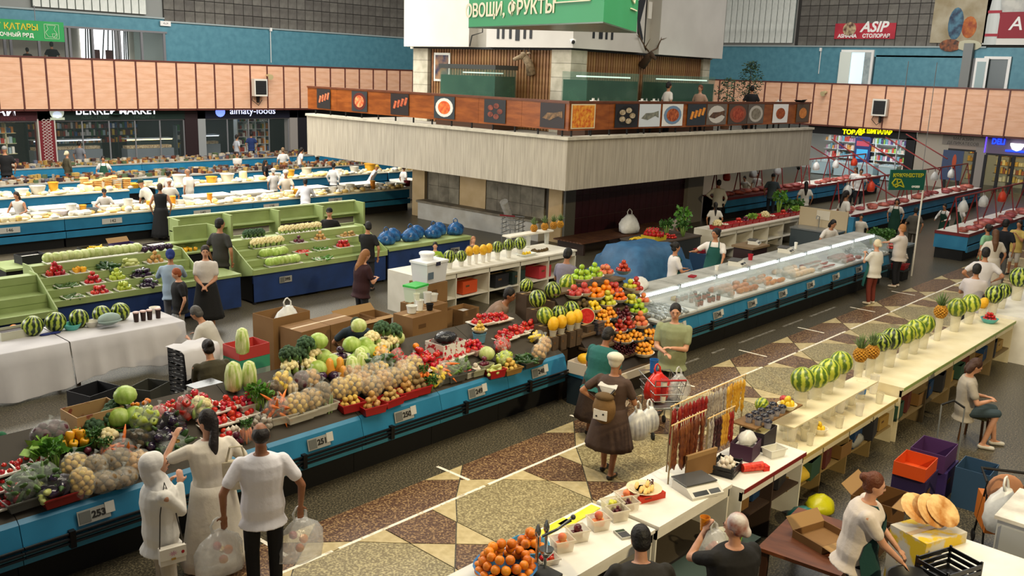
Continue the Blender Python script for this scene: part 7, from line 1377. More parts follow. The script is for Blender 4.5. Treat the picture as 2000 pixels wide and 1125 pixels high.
for i,(px,py,k,s) in enumerate(((855,510,'wmelon',.9),(878,501,'wmelon',.95),(901,500,'wmelon',.85),(917,491,'melon',1.),(930,488,'melon',1.),(944,488,'melon',1.15),(955,485,'melon',1.05),(972,482,'wmelon',.9),(994,478,'wmelon',.92),(1016,475,'wmelon',1.))):
 c = atY(px,py,15.1);r = (.15 if k == 'wmelon' else .1)*s*1.05;rtub((c.x,15.1,.95),r*.5,max(c.z-r*.95-.95,.05),'#e0ddd4','clear tub under the %s on the white shelf counter' % (ORD[i]+' melon'),.4);put(k,(c.x,15.1,max(c.z,.95+.05+r*.93)),(.1,.1,i),s*1.05,'%s in the row on the white shelf counter, %s from the left' % (NM[k] if k != 'melon' else 'orange melon',ORD[i]),CATS(k))
for i,px in enumerate((1042,1063,1080,1093)): c = atY(px,467,15.75);put('pineapple',(c.x,15.75,1.352),(0,0,i),1.15,'pineapple on the raised white shelf, %s from the left' % ORD[i],'pineapple')
tub((16.9,15.05,.95),.5,.3,.06,'#d8dcd6','flat white tray of lemons on the white shelf counter',.1);pile('lemon',(16.9,15.05,.97),.17,.08,8,.034,'lemon in the flat white tray','lemon','lemons in the flat tray',2);pile('kiwi',(17.6,15.2,.95),.3,.12,12,.032,'brown fruit below the raised shelf','fruit','brown fruit below the raised shelf',2,1.4)
for i,(x,c,lab) in enumerate(((13.6,'#c9c8c2','white buckets'),(14.7,'#c0481c','an orange bag'),(15.8,'#1c1c20','a black crate'),(16.4,'#23342e','a green box'),(17.4,'#b03038','a red and white box'))): carton((x,15.05,.34),(.5,.45,.3),.05,'box of %s in the white shelf counter' % lab,plain(c),open_=False)
t = thing('shopping_trolley','empty supermarket trolley against the white dado','trolley',(21.3,19.6,0),.4)
for z in (.45,.6,.75,.9): MB().tube([(-.4,-.25,z),(.5,-.25,z),(.5,.25,z),(-.4,.25,z),(-.4,-.25,z)],.012,5).build('basket_wire',STEEL,t)
for x in (-.35,.0,.4):
 for y in (-.22,.22): MB().tube([(x,y,.1 if x else .45),(x,y,.95)],.012,5).build('upright',STEEL,t);MB().lathe([(.05,-.02),(.05,.02)],10,(x,y,.05)).build('wheel',BLACK,t)
MB().tube([(-.5,-.25,1.05),(-.5,.25,1.05)],.025,6).build('handle',plain('#7a1a24'),t);MB().tube([(.1,0,.5),(-.6,.1,1.5)],[.1,.14],10).build('clear_roll',CBAG,t,smooth=40)
# ---- clutter on the carton stacks inside the island
for i,(x,y,r,h,c,a) in enumerate(((10.75,12.35,.1,.14,'#d6d8d4',1),(10.98,12.4,.08,.2,'#e2e2dc',1),(11.15,12.3,.07,.12,'#16161a',1),(11.45,12.7,.08,.22,'#dededa',.7),(11.65,12.75,.09,.15,'#e4e4e0',.8),(11.0,12.5,.06,.3,'#d8dcc8',.8))): rtub((x,y,1.043),r,h,c,'%s plastic tub on the printed cartons, %s' % (('black','white')[c != '#16161a'],ORD[i]),a)
tub((11.5,13.1,1.0),.4,.3,.3,'#cfe0cc','pale box with bright green lid among the tubs',.2,.9);MB().box((0,0,.32),(.42,.32,.04)).build('lid',plain('#3ab04a',.4),bpy.data.objects[max((o.name for o in bpy.data.objects if o.get('label','').startswith('pale box with bright')))]);carton((11.5,13.1,0),(.45,.4,.99),.2,'tall carton under the green-lidded box',open_=False)
soft_bag((8.65,13.2,.9),.24,.45,WBAG,'white plastic bag crumpled in the tall open carton');t = scale((5.9,11.0,1.0),.1,'turquoise-topped scale behind the cherry tomatoes',1.1);carton((5.9,11.0,0),(.5,.45,.99),.1,'dark box under the turquoise-topped scale',plain('#14181a'),open_=False)
# ================================================================ dairy goods
bk = 0
def dairy(px,py,Y,z,kind,c,r,h):
 global bk
 p = atY(px,py,Y);L = '%s on the %s dairy counter, number %s counted from the left' % ({'b': 'shallow bowl','t': 'bucket','c': 'round cheese','y': 'bottle'}[kind],'front' if Y < 30 else 'rear',ORD[bk % 29] if bk < 29 else 'last but %s' % ORD[38-bk if bk < 38 else 0]);bk += 1
 if kind == 'b': bowl((p.x,Y,z),r,h,c,L)
 elif kind == 't': rtub((p.x,Y,z),r,h,c,L,1,lid=None if bk % 3 else '#e0d8c0')
 elif kind == 'y': rtub((p.x,Y,z),r,h,c,L,1,lid='#d89a2a')
 else: t = thing('round_cheese',L,'cheese',(p.x,Y,z));MB().lathe([(r*.9,0),(r,h*.3),(r,h*.7),(r*.9,h)],16).build('wheel',mat('fresh_cheese','#e2d29c','#efe6c8',rough=.6,scale=5),t,smooth=50);MB().lathe([(r*.5,h),(r*.45,h+.02)],12).build('top_piece',MATS['fresh_cheese'],t)
for i,(px,k,c,r,h) in enumerate(((12,'c','',.16,.08),(30,'c','',.14,.1),(45,'c','',.16,.07),(75,'b','#e8e0cc',.24,.13),(115,'b','#c8c0cc',.24,.15),(138,'t','#dcd8d0',.15,.3),(161,'y','#d89a24',.1,.24),(178,'b','#5a5c5e',.2,.14),(205,'t','#e0dacb',.14,.16),(222,'t','#e0dacb',.14,.18),(250,'t','#dcdad4',.14,.34),(268,'c','',.18,.14),(283,'c','',.2,.1),(292,'y','#d8a02a',.1,.2),(338,'y','#d89020',.09,.3),(352,'t','#e2dcd0',.14,.18),(368,'c','',.2,.12),(390,'c','',.2,.1),(410,'y','#d88a1c',.09,.3),(545,'t','#e0d8c4',.16,.16),(565,'t','#e4ddcc',.16,.18),(577,'y','#dca02c',.1,.22),(620,'t','#dcd6c4',.14,.16),(634,'b','#5a5a54',.2,.14),(650,'t','#e2ded4',.16,.22),(667,'t','#dedad0',.16,.24),(684,'t','#dcd8cc',.16,.24),(702,'b','#54554e',.18,.14),(716,'b','#54554e',.18,.14))): dairy(px,395,27.75,.9,k,c,r,h)
for i,(px,k,c,r,h) in enumerate(((728,'y','#c87a1a',.1,.3),(742,'t','#e0dcd0',.16,.2),(762,'t','#dedad0',.2,.2),(783,'b','#8a8a7a',.2,.14),(795,'t','#6a1420',.14,.22))): dairy(px,370,27.8,.9,k,c,r,h)
bk = 0
for i in range(24): px = 10+i*31;dairy(px,350,32.6,.9,'ctbyt'[i % 5],('#e4ddcc','#e0dcd4','#c8c4b8','#d8a22c','#dcd4bc')[i % 5],.16+.05*(i % 3),.15+.07*(i % 4))
for i in range(9): t = thing('flatbread_stack','stack of flat loaves behind the capped dairy man, %s' % ORD[i],'bread',(13.3+.34*(i % 5)+.0,32.55+.3*(i//5),.9));[MB().lathe([(.13,.0),(.16,.03),(.13,.06)],12,(R_(-.01,.01),R_(-.01,.01),.065*k)).build('loaf',mat('flat_loaf','#c8924a','#dcb878',rough=.7,scale=5),t,smooth=60) for k in range(5+i % 3)]
# far rows: too small to pick apart
for nm,Y,x0,x1,pal,dens in (('jars and packets',35.9,10.6,33.8,GOODS,2.2),('dried fruit and boxes',41.0,12.2,35.8,GOODS,1.6)):
 t = thing('grocery_goods','crowded %s on the %s row of far counters' % (nm,'nearer' if Y < 38 else 'farthest'),'groceries',((x0+x1)/2,Y,.9));b = MB()
 for i in range(900): w = R_(.06,.2);x = R_(x0,x1)-(x0+x1)/2;y = R_(-.4,.42);h = R_(.03,.17)*(1+.5*(y > 0));b.box((x,y,h/2),(w,w,h),R_(0,1));b.m[-6:] = [random.randrange(10)]*6
 o = b.build('packets',[plain(c,.5) for c in ('#8a7a62','#6a3a2a','#a88a4a','#4a5a3e','#b4aa98','#5a3c2a','#5a6070','#9a6a3a','#3a2a2c','#8a8478')],t);o['kind'] = 'stuff'
for nm,Y,x0,x1 in (('front',27.62,7.6,23.4),('rear',32.5,9.6,31.3)):
 t = thing('dairy_pieces','pale cheese pieces and packets scattered on the %s dairy counters' % nm,'cheese',((x0+x1)/2,Y,.9));b = MB()
 for i in range(260): w = R_(.06,.18);h = R_(.03,.1);b.ell((R_(x0,x1)-(x0+x1)/2,R_(-.25,.35),h*.8),(w,w*R_(.5,1),h),7,5);b.m[-35:] = [random.randrange(4)]*35
 b.m = b.m[:len(b.f)];o = b.build('pieces',[plain(c,.6) for c in ('#e6d8b0','#e8e2d4','#d8b870','#d6d2c8')],t,smooth=180);o['kind'] = 'stuff'
# ================================================================ meat hall
RED = plain('#7a1618',.4);bk = 0
for (x0,x1,y) in ((32.5,40,18.9),(40.8,47.5,18.9),(32.2,38.8,13.7),(39.3,46.8,13.7),(31.4,39.8,9.4)):
 t = thing('meat_rack','red pipe frame with hooks over the %s' % ('meat counter below the balcony end','meat counter by the freezers','meat counter behind the herb seller','farther meat counter','bright blue meat block')[bk],'rack',(x0,y,.9));bk += 1;n = int((x1-x0)/1.7)
 MB().tube([(0,0,1.1),(x1-x0,0,1.1)],.035,6).build('top_pipe',RED,t)
 for i in range(n+1): x = (x1-x0)*i/n;MB().tube([(x-.25,-.3,0),(x,0,1.1),(x+.25,.3,0)],.025,6).build('strut',RED,t)
 for i in range(n*2): MB().tube([(.5+i*.85,0,1.1),(.5+i*.85,0,.95)],.012,5).build('hook',RED,t)
 for i in range(int((x1-x0)*1.5)): put('steak',(x0+.2+i/1.5,y-.4+R_(-.12,.25),.91),(0,0,R_(0,6)),R_(2.0,3.2),'meat cut lying on the counter of rack %s' % ORD[bk],'meat','meat cuts on counter %s' % ORD[bk])
 for i in range(3): soft_bag((x0+.9+i*2.2,y,1.45),.2,.4,(WBAG,mat('orange_bag','#c8341a','#d84a2a',rough=.4),WBAG)[(i+bk) % 3],'carrier bag hanging on meat rack %s, %s' % (ORD[bk],ORD[i]),handles=True,seed=i)
# long red tie rods rising to the gallery
t = thing('tie_rods','long thin red rods slanting above the meat stalls','rods',(44,17,0));k = 0
for (a,b) in (((1583,285),(1765,395)),((1625,272),(1735,345)),((1680,270),(1800,345)),((1730,268),(1835,332)),((1770,262),(1850,310))): A_,B2 = atX(a[0],a[1],47),atX(b[0],b[1],40);MB().tube([A_-t.location,B2-t.location],.03,5).build('rod',RED,t)
# ================================================================ near right clutter
for i,(x,y,z,d,c,lab) in enumerate(((12.55,3.55,0,(.62,.5,.42),'#3a2a6a','lower purple'),(12.5,3.55,.425,(.6,.45,.25),'#4a2a5c','upper purple'),(11.85,3.55,0,(.55,.42,.5),'#2a1f4a','violet'),(11.8,3.55,.505,(.52,.4,.18),'#c84a14','orange'),(12.55,3.0,0,(.5,.42,.55),'#2c4a6a','blue printed'),(11.05,3.7,0,(.6,.5,.4),'#6a4a28','brown flat'),(10.3,3.55,0,(.6,.45,.28),'#4a3420','dark brown'))): carton((x,y,z),d,.05,'%s fruit carton stacked behind the vendor' % lab,plain(c),flaps=i in (5,),open_=i not in (0,2))
for i in range(22): X = 9.1+i*.5;z = (.5 if X < 10.4 else .3 if X < 13.9 else .34);carton((X,4.75+.05*(i % 2),z),(.36,.34,.2+.05*(i % 3)),.1*(i % 3),'carton on the shelf under the right-hand counters, %s from the near end' % ORD[i],plain(('#7a5a30','#1c3a5e','#26262a','#9a7a3a','#2c4a3a','#5a2a24')[i % 6]),open_=i % 2 == 0,flaps=False)
carton((9.15,3.6,.5),(.5,.42,.09),-.3,'flattened brown carton on the low brown table',flaps=True)
carton((9.45,2.62,0),(.62,.45,.92),-.35,'banana carton stack under the flat breads',mat('banana_print','#b8b2a4','#c8a81e',scale=4,lo=.5,hi=.56),open_=False)
for i,(dx,dy,tl) in enumerate(((-.18,.1,.5),(.05,-.02,.75),(.22,-.08,.6))): t = thing('flat_bread','round flat bread leaning on the banana carton, %s' % ('left','middle','right')[i],'bread',(9.45+dx*.8+dy,2.66-dx*.5,1.02));o = MB().lathe([(.05,0),(.15,.0),(.19,.03),(.16,.05),(.08,.035)],18).build('loaf',mat('bread_crust','#a86a24','#e0bc80',rough=.6,scale=7),t,(0,0,.08),smooth=60);o.rotation_euler = (tl,-.3,0)
crate((8.75,2.2,.8),(.5,.36,.22),-.35,'black slatted crate on the white table',plain('#0e0e10',.35),rows=3);bowl((8.3,2.35,.8),.26,.12,'#17181a','round black basket beside the crate')
t = thing('hand_trolley','folding hand trolley in front of the seated woman','trolley',(13.3,3.6,0),.4)
for y in (-.15,.15): MB().tube([(0,y,.08),(.05,y,.7),(.08,y,1.0)],.012,6).build('tube',STEEL,t);w_ = MB().lathe([(.09,-.02),(.09,.02)],14).build('wheel',BLACK,t,(0,y*1.2,.09));w_.rotation_euler = (PI/2,0,0)
MB().tube([(.08,-.15,1.0),(.1,0,1.08),(.08,.15,1.0)],.018,6).build('handle',BLACK,t);MB().bb((-.25,-.15,.05),(0,.15,.07)).build('toe_plate',STEEL,t)
t = thing('stool','low wooden stool under the seated woman','stool',(15.0,3.72,0));MB().bb((-.2,-.2,.42),(.2,.2,.47)).build('seat',plain('#4a4a2a'),t);[MB().tube([(i*.16,j*.16,0),(i*.14,j*.14,.42)],.02,6).build('leg',plain('#5a3a20'),t) for i in (-1,1) for j in (-1,1)]
t = thing('stroller','pushchair with a pink jacket at the right edge','stroller',(11.3,2.35,0),.5);MB().tube([(-.1,-.25,.95),(.2,-.25,1.0),(.2,.25,1.0),(-.1,.25,.95)],.018,6).build('handle_bar',BLACK,t);MB().box((.1,0,.5),(.5,.42,.35)).build('seat',plain('#b8661a'),t)
for i in (-.15,.3):
 for j in (-.2,.2): MB().tube([(i,j,.08),(.05,j,.9)],.014,6).build('frame_tube',BLACK,t);MB().ell((i,j,.08),(.08,.02,.08)).build('wheel',BLACK,t)
MB().ell((-.1,.05,.88),(.045,.2,.2),12,8).build('jacket',plain('#a8785a',.9),t,smooth=180);soft_bag((11.05,2.3,.45),.26,.5,WBAG,'white bag of bread hanging on the pushchair')
for x,z,c,lab in ((10.7,.05,'#b8b414','yellow plastic bag under the low cream counter'),(10.2,.05,'#1f6a66','teal plastic bag under the red-edged counter'),(10.85,.3,'#c8a838','yellow net of lemons in the low cream counter'),(12.6,.3,'#8a8a84','grey bag in the low cream counter')): soft_bag((x,4.75 if z > .2 else 4.3,z),.24,.22,mat('bag_'+c.strip('#'),c,c,rough=.35,scale=6,bump=.6),lab,handles=False)
pile('potato_b',(4.75,17.75,.74),.3,.15,14,.045,'long brown root in the emptier green stall','root','brown roots in the green stall',2,1.4)
t = thing('stall_plate','grey wall calendar card on the white shelf counter','card',(13.3,14.72,.75));MB().bb((-.1,-.01,-.06),(.1,0,.06)).build('sheet',plain('#8a8a86'),t);MB().bb((-.08,-.014,-.03),(.02,-.01,.04)).build('print',plain('#4a4a48'),t)
# ================================================================ people
QUEUE = []
def remesh_later(mb,name,m,parent,vox): QUEUE.append((mb,name,m,parent,vox))
def flush():
 tmp = bpy.data.scenes.new('workbench');obs = []
 for mb,name,m,parent,vox in QUEUE:
  o = bpy.data.objects.new('t',mb.mesh(name,m));tmp.collection.objects.link(o)
  r = o.modifiers.new('r','REMESH');r.mode = 'VOXEL';r.voxel_size = vox;r.use_smooth_shade = True
  s = o.modifiers.new('s','SMOOTH');s.factor = .5;s.iterations = 3 if vox > .012 else 4
  obs.append(o)
 vl = tmp.view_layers[0];vl.update();dg = vl.depsgraph
 for o,(mb,name,m,parent,vox) in zip(obs,QUEUE):
  me = bpy.data.meshes.new_from_object(o.evaluated_get(dg));me.name = name;me.materials.clear();me.materials.append(m)
  me.polygons.foreach_set('use_smooth',[True]*len(me.polygons));obj(name,me,parent)
 for o in obs: bpy.data.objects.remove(o)
 bpy.data.scenes.remove(tmp);QUEUE.clear()
def skinm(t): return mat('human_skin_'+t,{'a': '#b98565','b': '#a06c4c','c': '#8a583c'}[t],{'a': '#c4937a','b': '#aa7858','c': '#946446'}[t],rough=.55,scale=8)
def clothm(c,c2=None): return mat('cloth_'+c.strip('#')+(c2 or '').strip('#'),c,c2 or c,rough=.85,scale=7,bump=.25,bscale=18)
V = Vector
ARMS = {'down': (.03,.25,.83),'clasp': (.2,.03,.93),'counter': (.42,.2,1.0),'hold': (.3,.1,1.08),'chin': (.17,.04,1.36),'hip': (.02,.22,1.0),'reach': (.5,.15,1.15),'low': (.4,.12,.7),'bag': (.02,.30,.80),'cross': (.2,-.06,1.12),'phone': (.26,.06,1.28)}
def person(lab,px,py,H=1.65,rel=0,top='#cfcbc4',bot='#1c1d22',hair=('short','#1a1412'),sl='s',bottom='pants',la='down',ra='down',lean=0.,seat=None,yaw=0.,nod=.1,apron=None,z0=0.,vox=.028,skin='b',fat=1.,shoes='#2a2522',stride=.0,hem=.35,at_=None,top2=None,bot2=None,face=False,rot=None,pl=None):
 H *= 1.09;s = H/1.7;hip = .90 if seat is None else (seat/s+.09);u = V((math.sin(lean),0,math.cos(lean)));side = V((0,1,0));fw = u.cross(side)*-1
 fw = V((math.cos(lean),0,-math.sin(lean)));P = V((0,0,hip));N = P+u*.5
 hp = lean*.45+nod;hu = V((math.sin(hp),0,math.cos(hp)));Hc = N+u*.05+hu*.13;MH = Matrix.Rotation(yaw,3,'Z') @ Matrix.Rotation(hp,3,'Y');topz = Hc+hu*.115
 if pl:
  base = atY(px,py,pl);s = (base.z-z0)/topz.z if seat is None else (base.z-z0-seat-.09*s)/(topz.z-hip);t_ = s*1.7/1.09
  if not 1.35 < t_ < 1.9: print('PERSON SIZE',lab,round(t_,2))
 base = base if pl else at_ if at_ else at(px,py,z0+topz.z*s);hd = facing(base,rel) if rot is None else rot
 ox = V((topz.x*math.cos(hd),topz.x*math.sin(hd),0))*s
 t = thing('person',lab,'person',(base.x-ox.x,base.y-ox.y,z0),hd) if not at_ else thing('person',lab,'person',(at_[0],at_[1],z0),hd)
 t.scale = (s,s,s);B = MB();fx = fat
 def ring(c,ry,rx,n=16): return [c+side*(ry*math.sin(a))+fw*(rx*math.cos(a)) for a in [2*PI*i/n for i in range(n)]]
 prof = ((-.18,.185,.142),(-.1,.15,.10),(0,.165,.115),(.14,.145,.105),(.3,.165,.12),(.41,.175,.105),(.47,.13,.08),(.5,.07,.06))
 def torso(mb,inf,t0,t1): mb.loft([ring(P+u*a,b*fx+inf,c*fx*(1.15 if fx > 1.1 else 1)+inf) for a,b,c in prof if t0 <= a <= t1])
 torso(B,0,-.12,.6);B.rcone(N-u*.03,.058,N+u*.07+hu*.02,.05)
 # head: cranium, jaw, nose, ears
 def hv(x,y,z): return Hc+MH @ V((x,y,z))
 B.ell(Hc,(.092,.074,.108),14,9,M=MH);B.ell(hv(.02,0,-.055),(.066,.056,.065),10,7,M=MH);B.rcone(hv(.085,0,.005),.009,hv(.103,0,-.026),.014,7)
 for q in (-1,1): B.ell(hv(-.005,q*.075,-.012),(.02,.01,.032),7,5,M=MH);B.rcone(hv(.088,q*.03,.018),.012,hv(.09,q*.045,.016),.008,6)
 B.rcone(hv(.085,-.018,-.062),.009,hv(.085,.018,-.062),.009,6)
 SH = MB();torso(SH,.022,-.2 if bottom != 'dress' else -.05,.5);PT = MB();joints = {}
 for q,nm in ((1,la),(-1,ra)):
  S = N-u*.075+side*(q*.185*min(fx,1.2));a = ARMS[nm] if isinstance(nm,str) else nm;T = V((a[0],q*a[1],a[2]))
  if seat is not None and isinstance(nm,str): T.z += hip-.9
  d = T-S;L = min(d.length,.535);d.normalize();T = S+d*L;h2 = max(.29**2-((L*L+.29**2-.25**2)/(2*L))**2,0)**.5;m = (L*L+.29**2-.25**2)/(2*L)
  pole = V((-.35,q*.6,-.7));pole = (pole-d*pole.dot(d)).normalized();E = S+d*m+pole*h2;B.rcone(S,.048*fx**.5,E,.038);B.rcone(E,.039,T,.026);hd_ = (T-E).normalized()
  # hand: palm, four bent fingers, thumb from the side of the palm
  ac = hd_.cross(V((0,0,1)));ac = ac.normalized() if ac.length > .1 else side.copy();pn = ac.cross(hd_).normalized();C_ = T+hd_*.045
  Mp = Matrix((ac,hd_,pn)).transposed();B.ell(C_,(.038,.05,.016),9,6,M=Mp)
  for f,(o_,l_) in enumerate(((-.028,.06),(-.01,.072),(.009,.068),(.027,.052))):
   k0 = C_+hd_*.04+ac*o_;k1 = k0+hd_*l_*.5-pn*l_*.15;B.rcone(k0,.0095,k1,.009,6);B.rcone(k1,.009,k1+hd_*l_*.3-pn*l_*.4,.008,6)
  k0 = C_-hd_*.015-ac*(.03*q);k1 = k0-ac*(.028*q)+hd_*.025;B.rcone(k0,.012,k1,.010,6);B.rcone(k1,.01,k1+hd_*.03-pn*.01,.008,6)
  if sl == 's': SH.rcone(S-side*(q*.02),.066*fx**.5,S+(E-S)*.62,.062)
  elif sl == 'l': SH.rcone(S-side*(q*.02),.066*fx**.5,E,.054);SH.rcone(E,.052,T-hd_*.01,.038)
  else: SH.rcone(S-side*(q*.04),.055,S-side*(q*.01),.05)
  hipj = P+V((0,q*.09*fx,-.03))
  if seat is None: K = hipj+V((.03+stride*q*.5,q*.005,-.42));A = V((-.01+stride*q,q*.10,.085))
  else: K = V((.42,q*.11,hip+.0));A = V((.40+stride*q,q*.11,.085))
  B.rcone(hipj,.07*fx,K,.054);B.rcone(K,.055,A,.036);B.rcone(A-V((.03,0,.03)),.038,A+V((.12,q*.015,-.052)),.03)
  if bottom in ('pants','shorts'):
   PT.rcone(hipj,.084*fx,K,.07)
   if bottom == 'pants': PT.rcone(K,.07,A+V((0,0,.02)),.058)
  F_ = MB();F_.rcone(A-V((.035,0,.042)),.041,A+V((.135,q*.015,-.056)),.033);remesh_later(F_,'shoe',plain(shoes,.5),t,max(vox*.7,.009));joints[q] = (S,E,T,hd_)
 remesh_later(B,'body',skinm(skin),t,vox);remesh_later(SH,'dress_top' if bottom == 'dress' else 'shirt',clothm(top,top2),t,vox)
 if bottom in ('pants','shorts'): PT.loft([ring(P+V((0,0,a)),b*fx+.006,c*fx+.006) for a,b,c in ((-.12,.15,.105),(-.02,.165,.115),(.06,.155,.11))]);remesh_later(PT,'trousers',clothm(bot,bot2),t,vox)
 else:
  n = 36;R = [];z1 = hip+.08
  for k in range(9):
   f = k/8;w = .165*fx+.02+f*.13;am = .035*f
   if seat is None: R.append([(u.x*(.08*(1-f))+w*.82*math.cos(a)*(1+am*math.sin(11*a)+am*.5*math.sin(17*a+2)),w*math.sin(a)*(1+am*math.sin(11*a+1)),z1+(hem-z1)*f) for a in [2*PI*i/n for i in range(n)]])
   else: R.append([(f*.45+(.15-.03*f)*math.cos(a),(w*.9)*math.sin(a),hip+.05-.02*f+.11*math.sin(a+PI/2)*(1-.3*f)-.1) for a in [2*PI*i/n for i in range(n)]])
  MB().loft(R).build('skirt',clothm(bot if bottom == 'skirt' else top,bot2 if bottom == 'skirt' else top2),t,smooth=180)
 hk,hc = hair[0],hair[1];HM = MB();hm = mat('hair_'+hc.strip('#'),hc,hc,rough=.6,bump=.5,bscale=40) if hk not in ('scarf','hijab','cap','beret') else clothm(hc,hair[2] if len(hair) > 2 else None)
 if hk == 'bald': HM.ell(hv(-.022,0,.004),(.088,.082,.082),12,8,M=MH)
 elif hk in ('scarf','hijab','beret'):
  HM.ell(hv(-.022,0,.024),(.097,.09,.11),14,9,M=MH)
  if hk == 'scarf': HM.ell(hv(-.1,0,-.03),(.045,.05,.05),9,6,M=MH)
  if hk == 'beret': HM.ell(hv(-.03,0,.06),(.12,.115,.075),14,8,M=MH)
  if hk == 'hijab': HM.ell(hv(-.055,0,.01),(.112,.104,.122),14,9,M=MH);HM.rcone(hv(-.06,0,-.05),.105,N-u*.02,.105);HM.loft([ring(N+u*.05,.09,.09),ring(N-u*.03,.16,.12),ring(N-u*.12,.20,.15),ring(N-u*.2,.2,.15)])
 elif hk == 'cap': HM.ell(hv(-.008,0,.04),(.1,.086,.085),14,8,M=MH);HM.ell(hv(.11,0,.04),(.06,.06,.012),10,5,M=MH)
 else:
  HM.ell(hv(-.016,0,.026),(.096,.086,.104),14,9,M=MH);HM.ell(hv(-.035,0,-.03),(.07,.082,.07),12,7,M=MH)
  if hk == 'long': HM.rcone(hv(-.055,0,.0),.075,N-fw*.09-u*.06,.08);HM.rcone(N-fw*.1-u*.04,.075,N-fw*.13-u*.22,.04)
  if hk == 'pony': HM.rcone(hv(-.1,0,.01),.035,N-fw*.12-u*.02,.05);HM.rcone(N-fw*.12-u*.02,.05,N-fw*.14-u*.2,.02)
  if hk == 'bun': HM.ell(hv(-.105,0,.045),.048,10,7)
  if hk == 'bob': HM.rcone(hv(-.05,.05,-.03),.055,hv(-.05,.055,-.1),.05);HM.rcone(hv(-.05,-.05,-.03),.055,hv(-.05,-.055,-.1),.05)
 remesh_later(HM,'headscarf' if hk in ('scarf','hijab') else 'cap' if hk in ('cap','beret') else 'hair',hm,t,min(vox,.014))
 if hk not in ('scarf','hijab','cap','bald','beret') or hk == 'beret': pass
 if face or vox < .016:
  for q in (-1,1): MB().ell(hv(.089,q*.032,.004),(.006,.011,.006),8,5,M=MH).build('eye',plain('#1c1410',.3),t,smooth=180);MB().ell(hv(.09,q*.032,.024),(.006,.018,.005),8,5,M=MH).build('eyebrow',plain('#2a1c14'),t,smooth=180)
  MB().ell(hv(.089,0,-.062),(.007,.022,.006),8,5,M=MH).build('mouth',plain('#8a4038'),t,smooth=180)
 if apron:
  A_ = MB();rows = []
  for a,b,c,zz,wd in ((.4,.175,.105,None,.55),(.3,.165,.12,None,.8),(.14,.145,.105,None,1.35),(0,.165,.115,None,1.45),(None,.19,.15,hip-.2,1.3),(None,.2,.17,hip-.42,1.2)):
   if seat is not None and a is None: continue
   r = []
   for off in (.03,.036):
    for i in range(11):
     an = wd*(i/5-1);cc = P+u*a if a is not None else V((0,0,zz));r.append(cc+side*((b*fx+off)*math.sin(an))+(fw if a is not None else V((1,0,0)))*((c*fx*(1.15 if fx > 1.1 else 1)+off)*math.cos(an)))
   rows.append(r)
  Fs = []
  for k in range(len(rows)-1):
   for i in range(10): a = k*22+i;Fs += [(a,a+1,a+23,a+22),(a+11,a+33,a+34,a+12)]
  A_.add([v for r in rows for v in r],Fs);A_.build('apron',clothm(apron),t,smooth=180)
  for q in (-1,1): MB().tube([P+u*.4+side*q*.1+fw*.14,N-u*.0+side*q*.09+fw*.07,N-u*.02+side*q*.07-fw*.07],.012,6).build('apron_strap',clothm(apron),t)
 t['hands'] = [list(joints[1][2]+joints[1][3]*.06),list(joints[-1][2]+joints[-1][3]*.06)]
 return t
def hand(t,i):                 # world point of a person's hand, 0 left, 1 right
 v = V(t['hands'][i]);del_ = t.scale[0];a = t.rotation_euler[2];return V((t.location.x+(v.x*math.cos(a)-v.y*math.sin(a))*del_,t.location.y+(v.x*math.sin(a)+v.y*math.cos(a))*del_,t.location.z+v.z*del_))
# ---- the three shoppers in white
W = '#c8c2b8'
hij = person('woman in white headscarf and cardigan touching her chin',305,884,1.62,-75,'#dedad2','#a49a8c',('hijab','#e2ded9'),'l','pants',(.16,.22,1.28),(.2,.0,1.33),0,None,-.1,.0,vox=.0115,skin='a',fat=1.12,face=True,bot2='#b0a698',shoes='#c8bfb0')
dre = person('woman in long cream dress with dark ponytail leaning on her hand',402,800,1.70,20,'#d0c7b6','#d0c7b6',('pony','#1a110e'),'s','dress',(.34,.24,1.36),(.1,.25,.9),.12,None,.55,.1,vox=.0115,skin='a',fat=1.12,hem=.12,top2='#d8cfc0')
man = person('balding man in white polo shirt carrying bags, seen from behind',508,825,1.76,5,'#e2dfe4','#0d0d11',('bald','#1c1411'),'s','pants',(.02,.34,.84),(.02,.34,.84),.0,None,0,.05,vox=.0115,skin='c',fat=1.1)
SB = soft_bag
for i,o in ((0,'left'),(1,'right')):
 h = hand(man,i);SB((h.x-(.06 if i == 0 else 0),h.y,h.z-.56),.26,.46,CBAG,'clear shopping bag full of groceries in the man\'s %s hand' % o,seed=i)
 for k,c in enumerate(('peach','orange','apple_r','potato_y')[:4 if i == 0 else 3]): put(c,(h.x-.05+.09*(k % 2),h.y-.05+.06*k,h.z-.40+.05*(k % 3)),(k,k,k),1.1,'%s showing through the clear bag in the man\'s %s hand' % (NM[c],o),CATS(c))
h = hij.location;a = hij.rotation_euler[2];f_ = V((math.cos(a),math.sin(a),0));l_ = V((-f_.y,f_.x,0));p = h+(-l_)*.26+f_*.02+V((0,0,.72));t = thing('handbag','white printed handbag on a chain hanging at the headscarfed woman\'s hip','handbag',p,a)
MB().bb((-.12,-.04,0),(.12,.03,.17)).build('body',plain('#d6cfc2',.45),t);MB().bb((-.125,-.05,.06),(.125,-.04,.175)).build('flap',plain('#dcd6ca',.45),t);MB().bb((-.02,-.056,.05),(.02,-.048,.07)).build('clasp',plain('#a8884a',.3,metal=.7),t)
st = MB();
for i in range(9): an = i*.7;st.add([(0,-.0515,.115),(.05*math.cos(an),-.0515,.115+.035*math.sin(an)),(.022*math.cos(an+.35),-.0515,.115+.016*math.sin(an+.35))],[(0,1,2)])
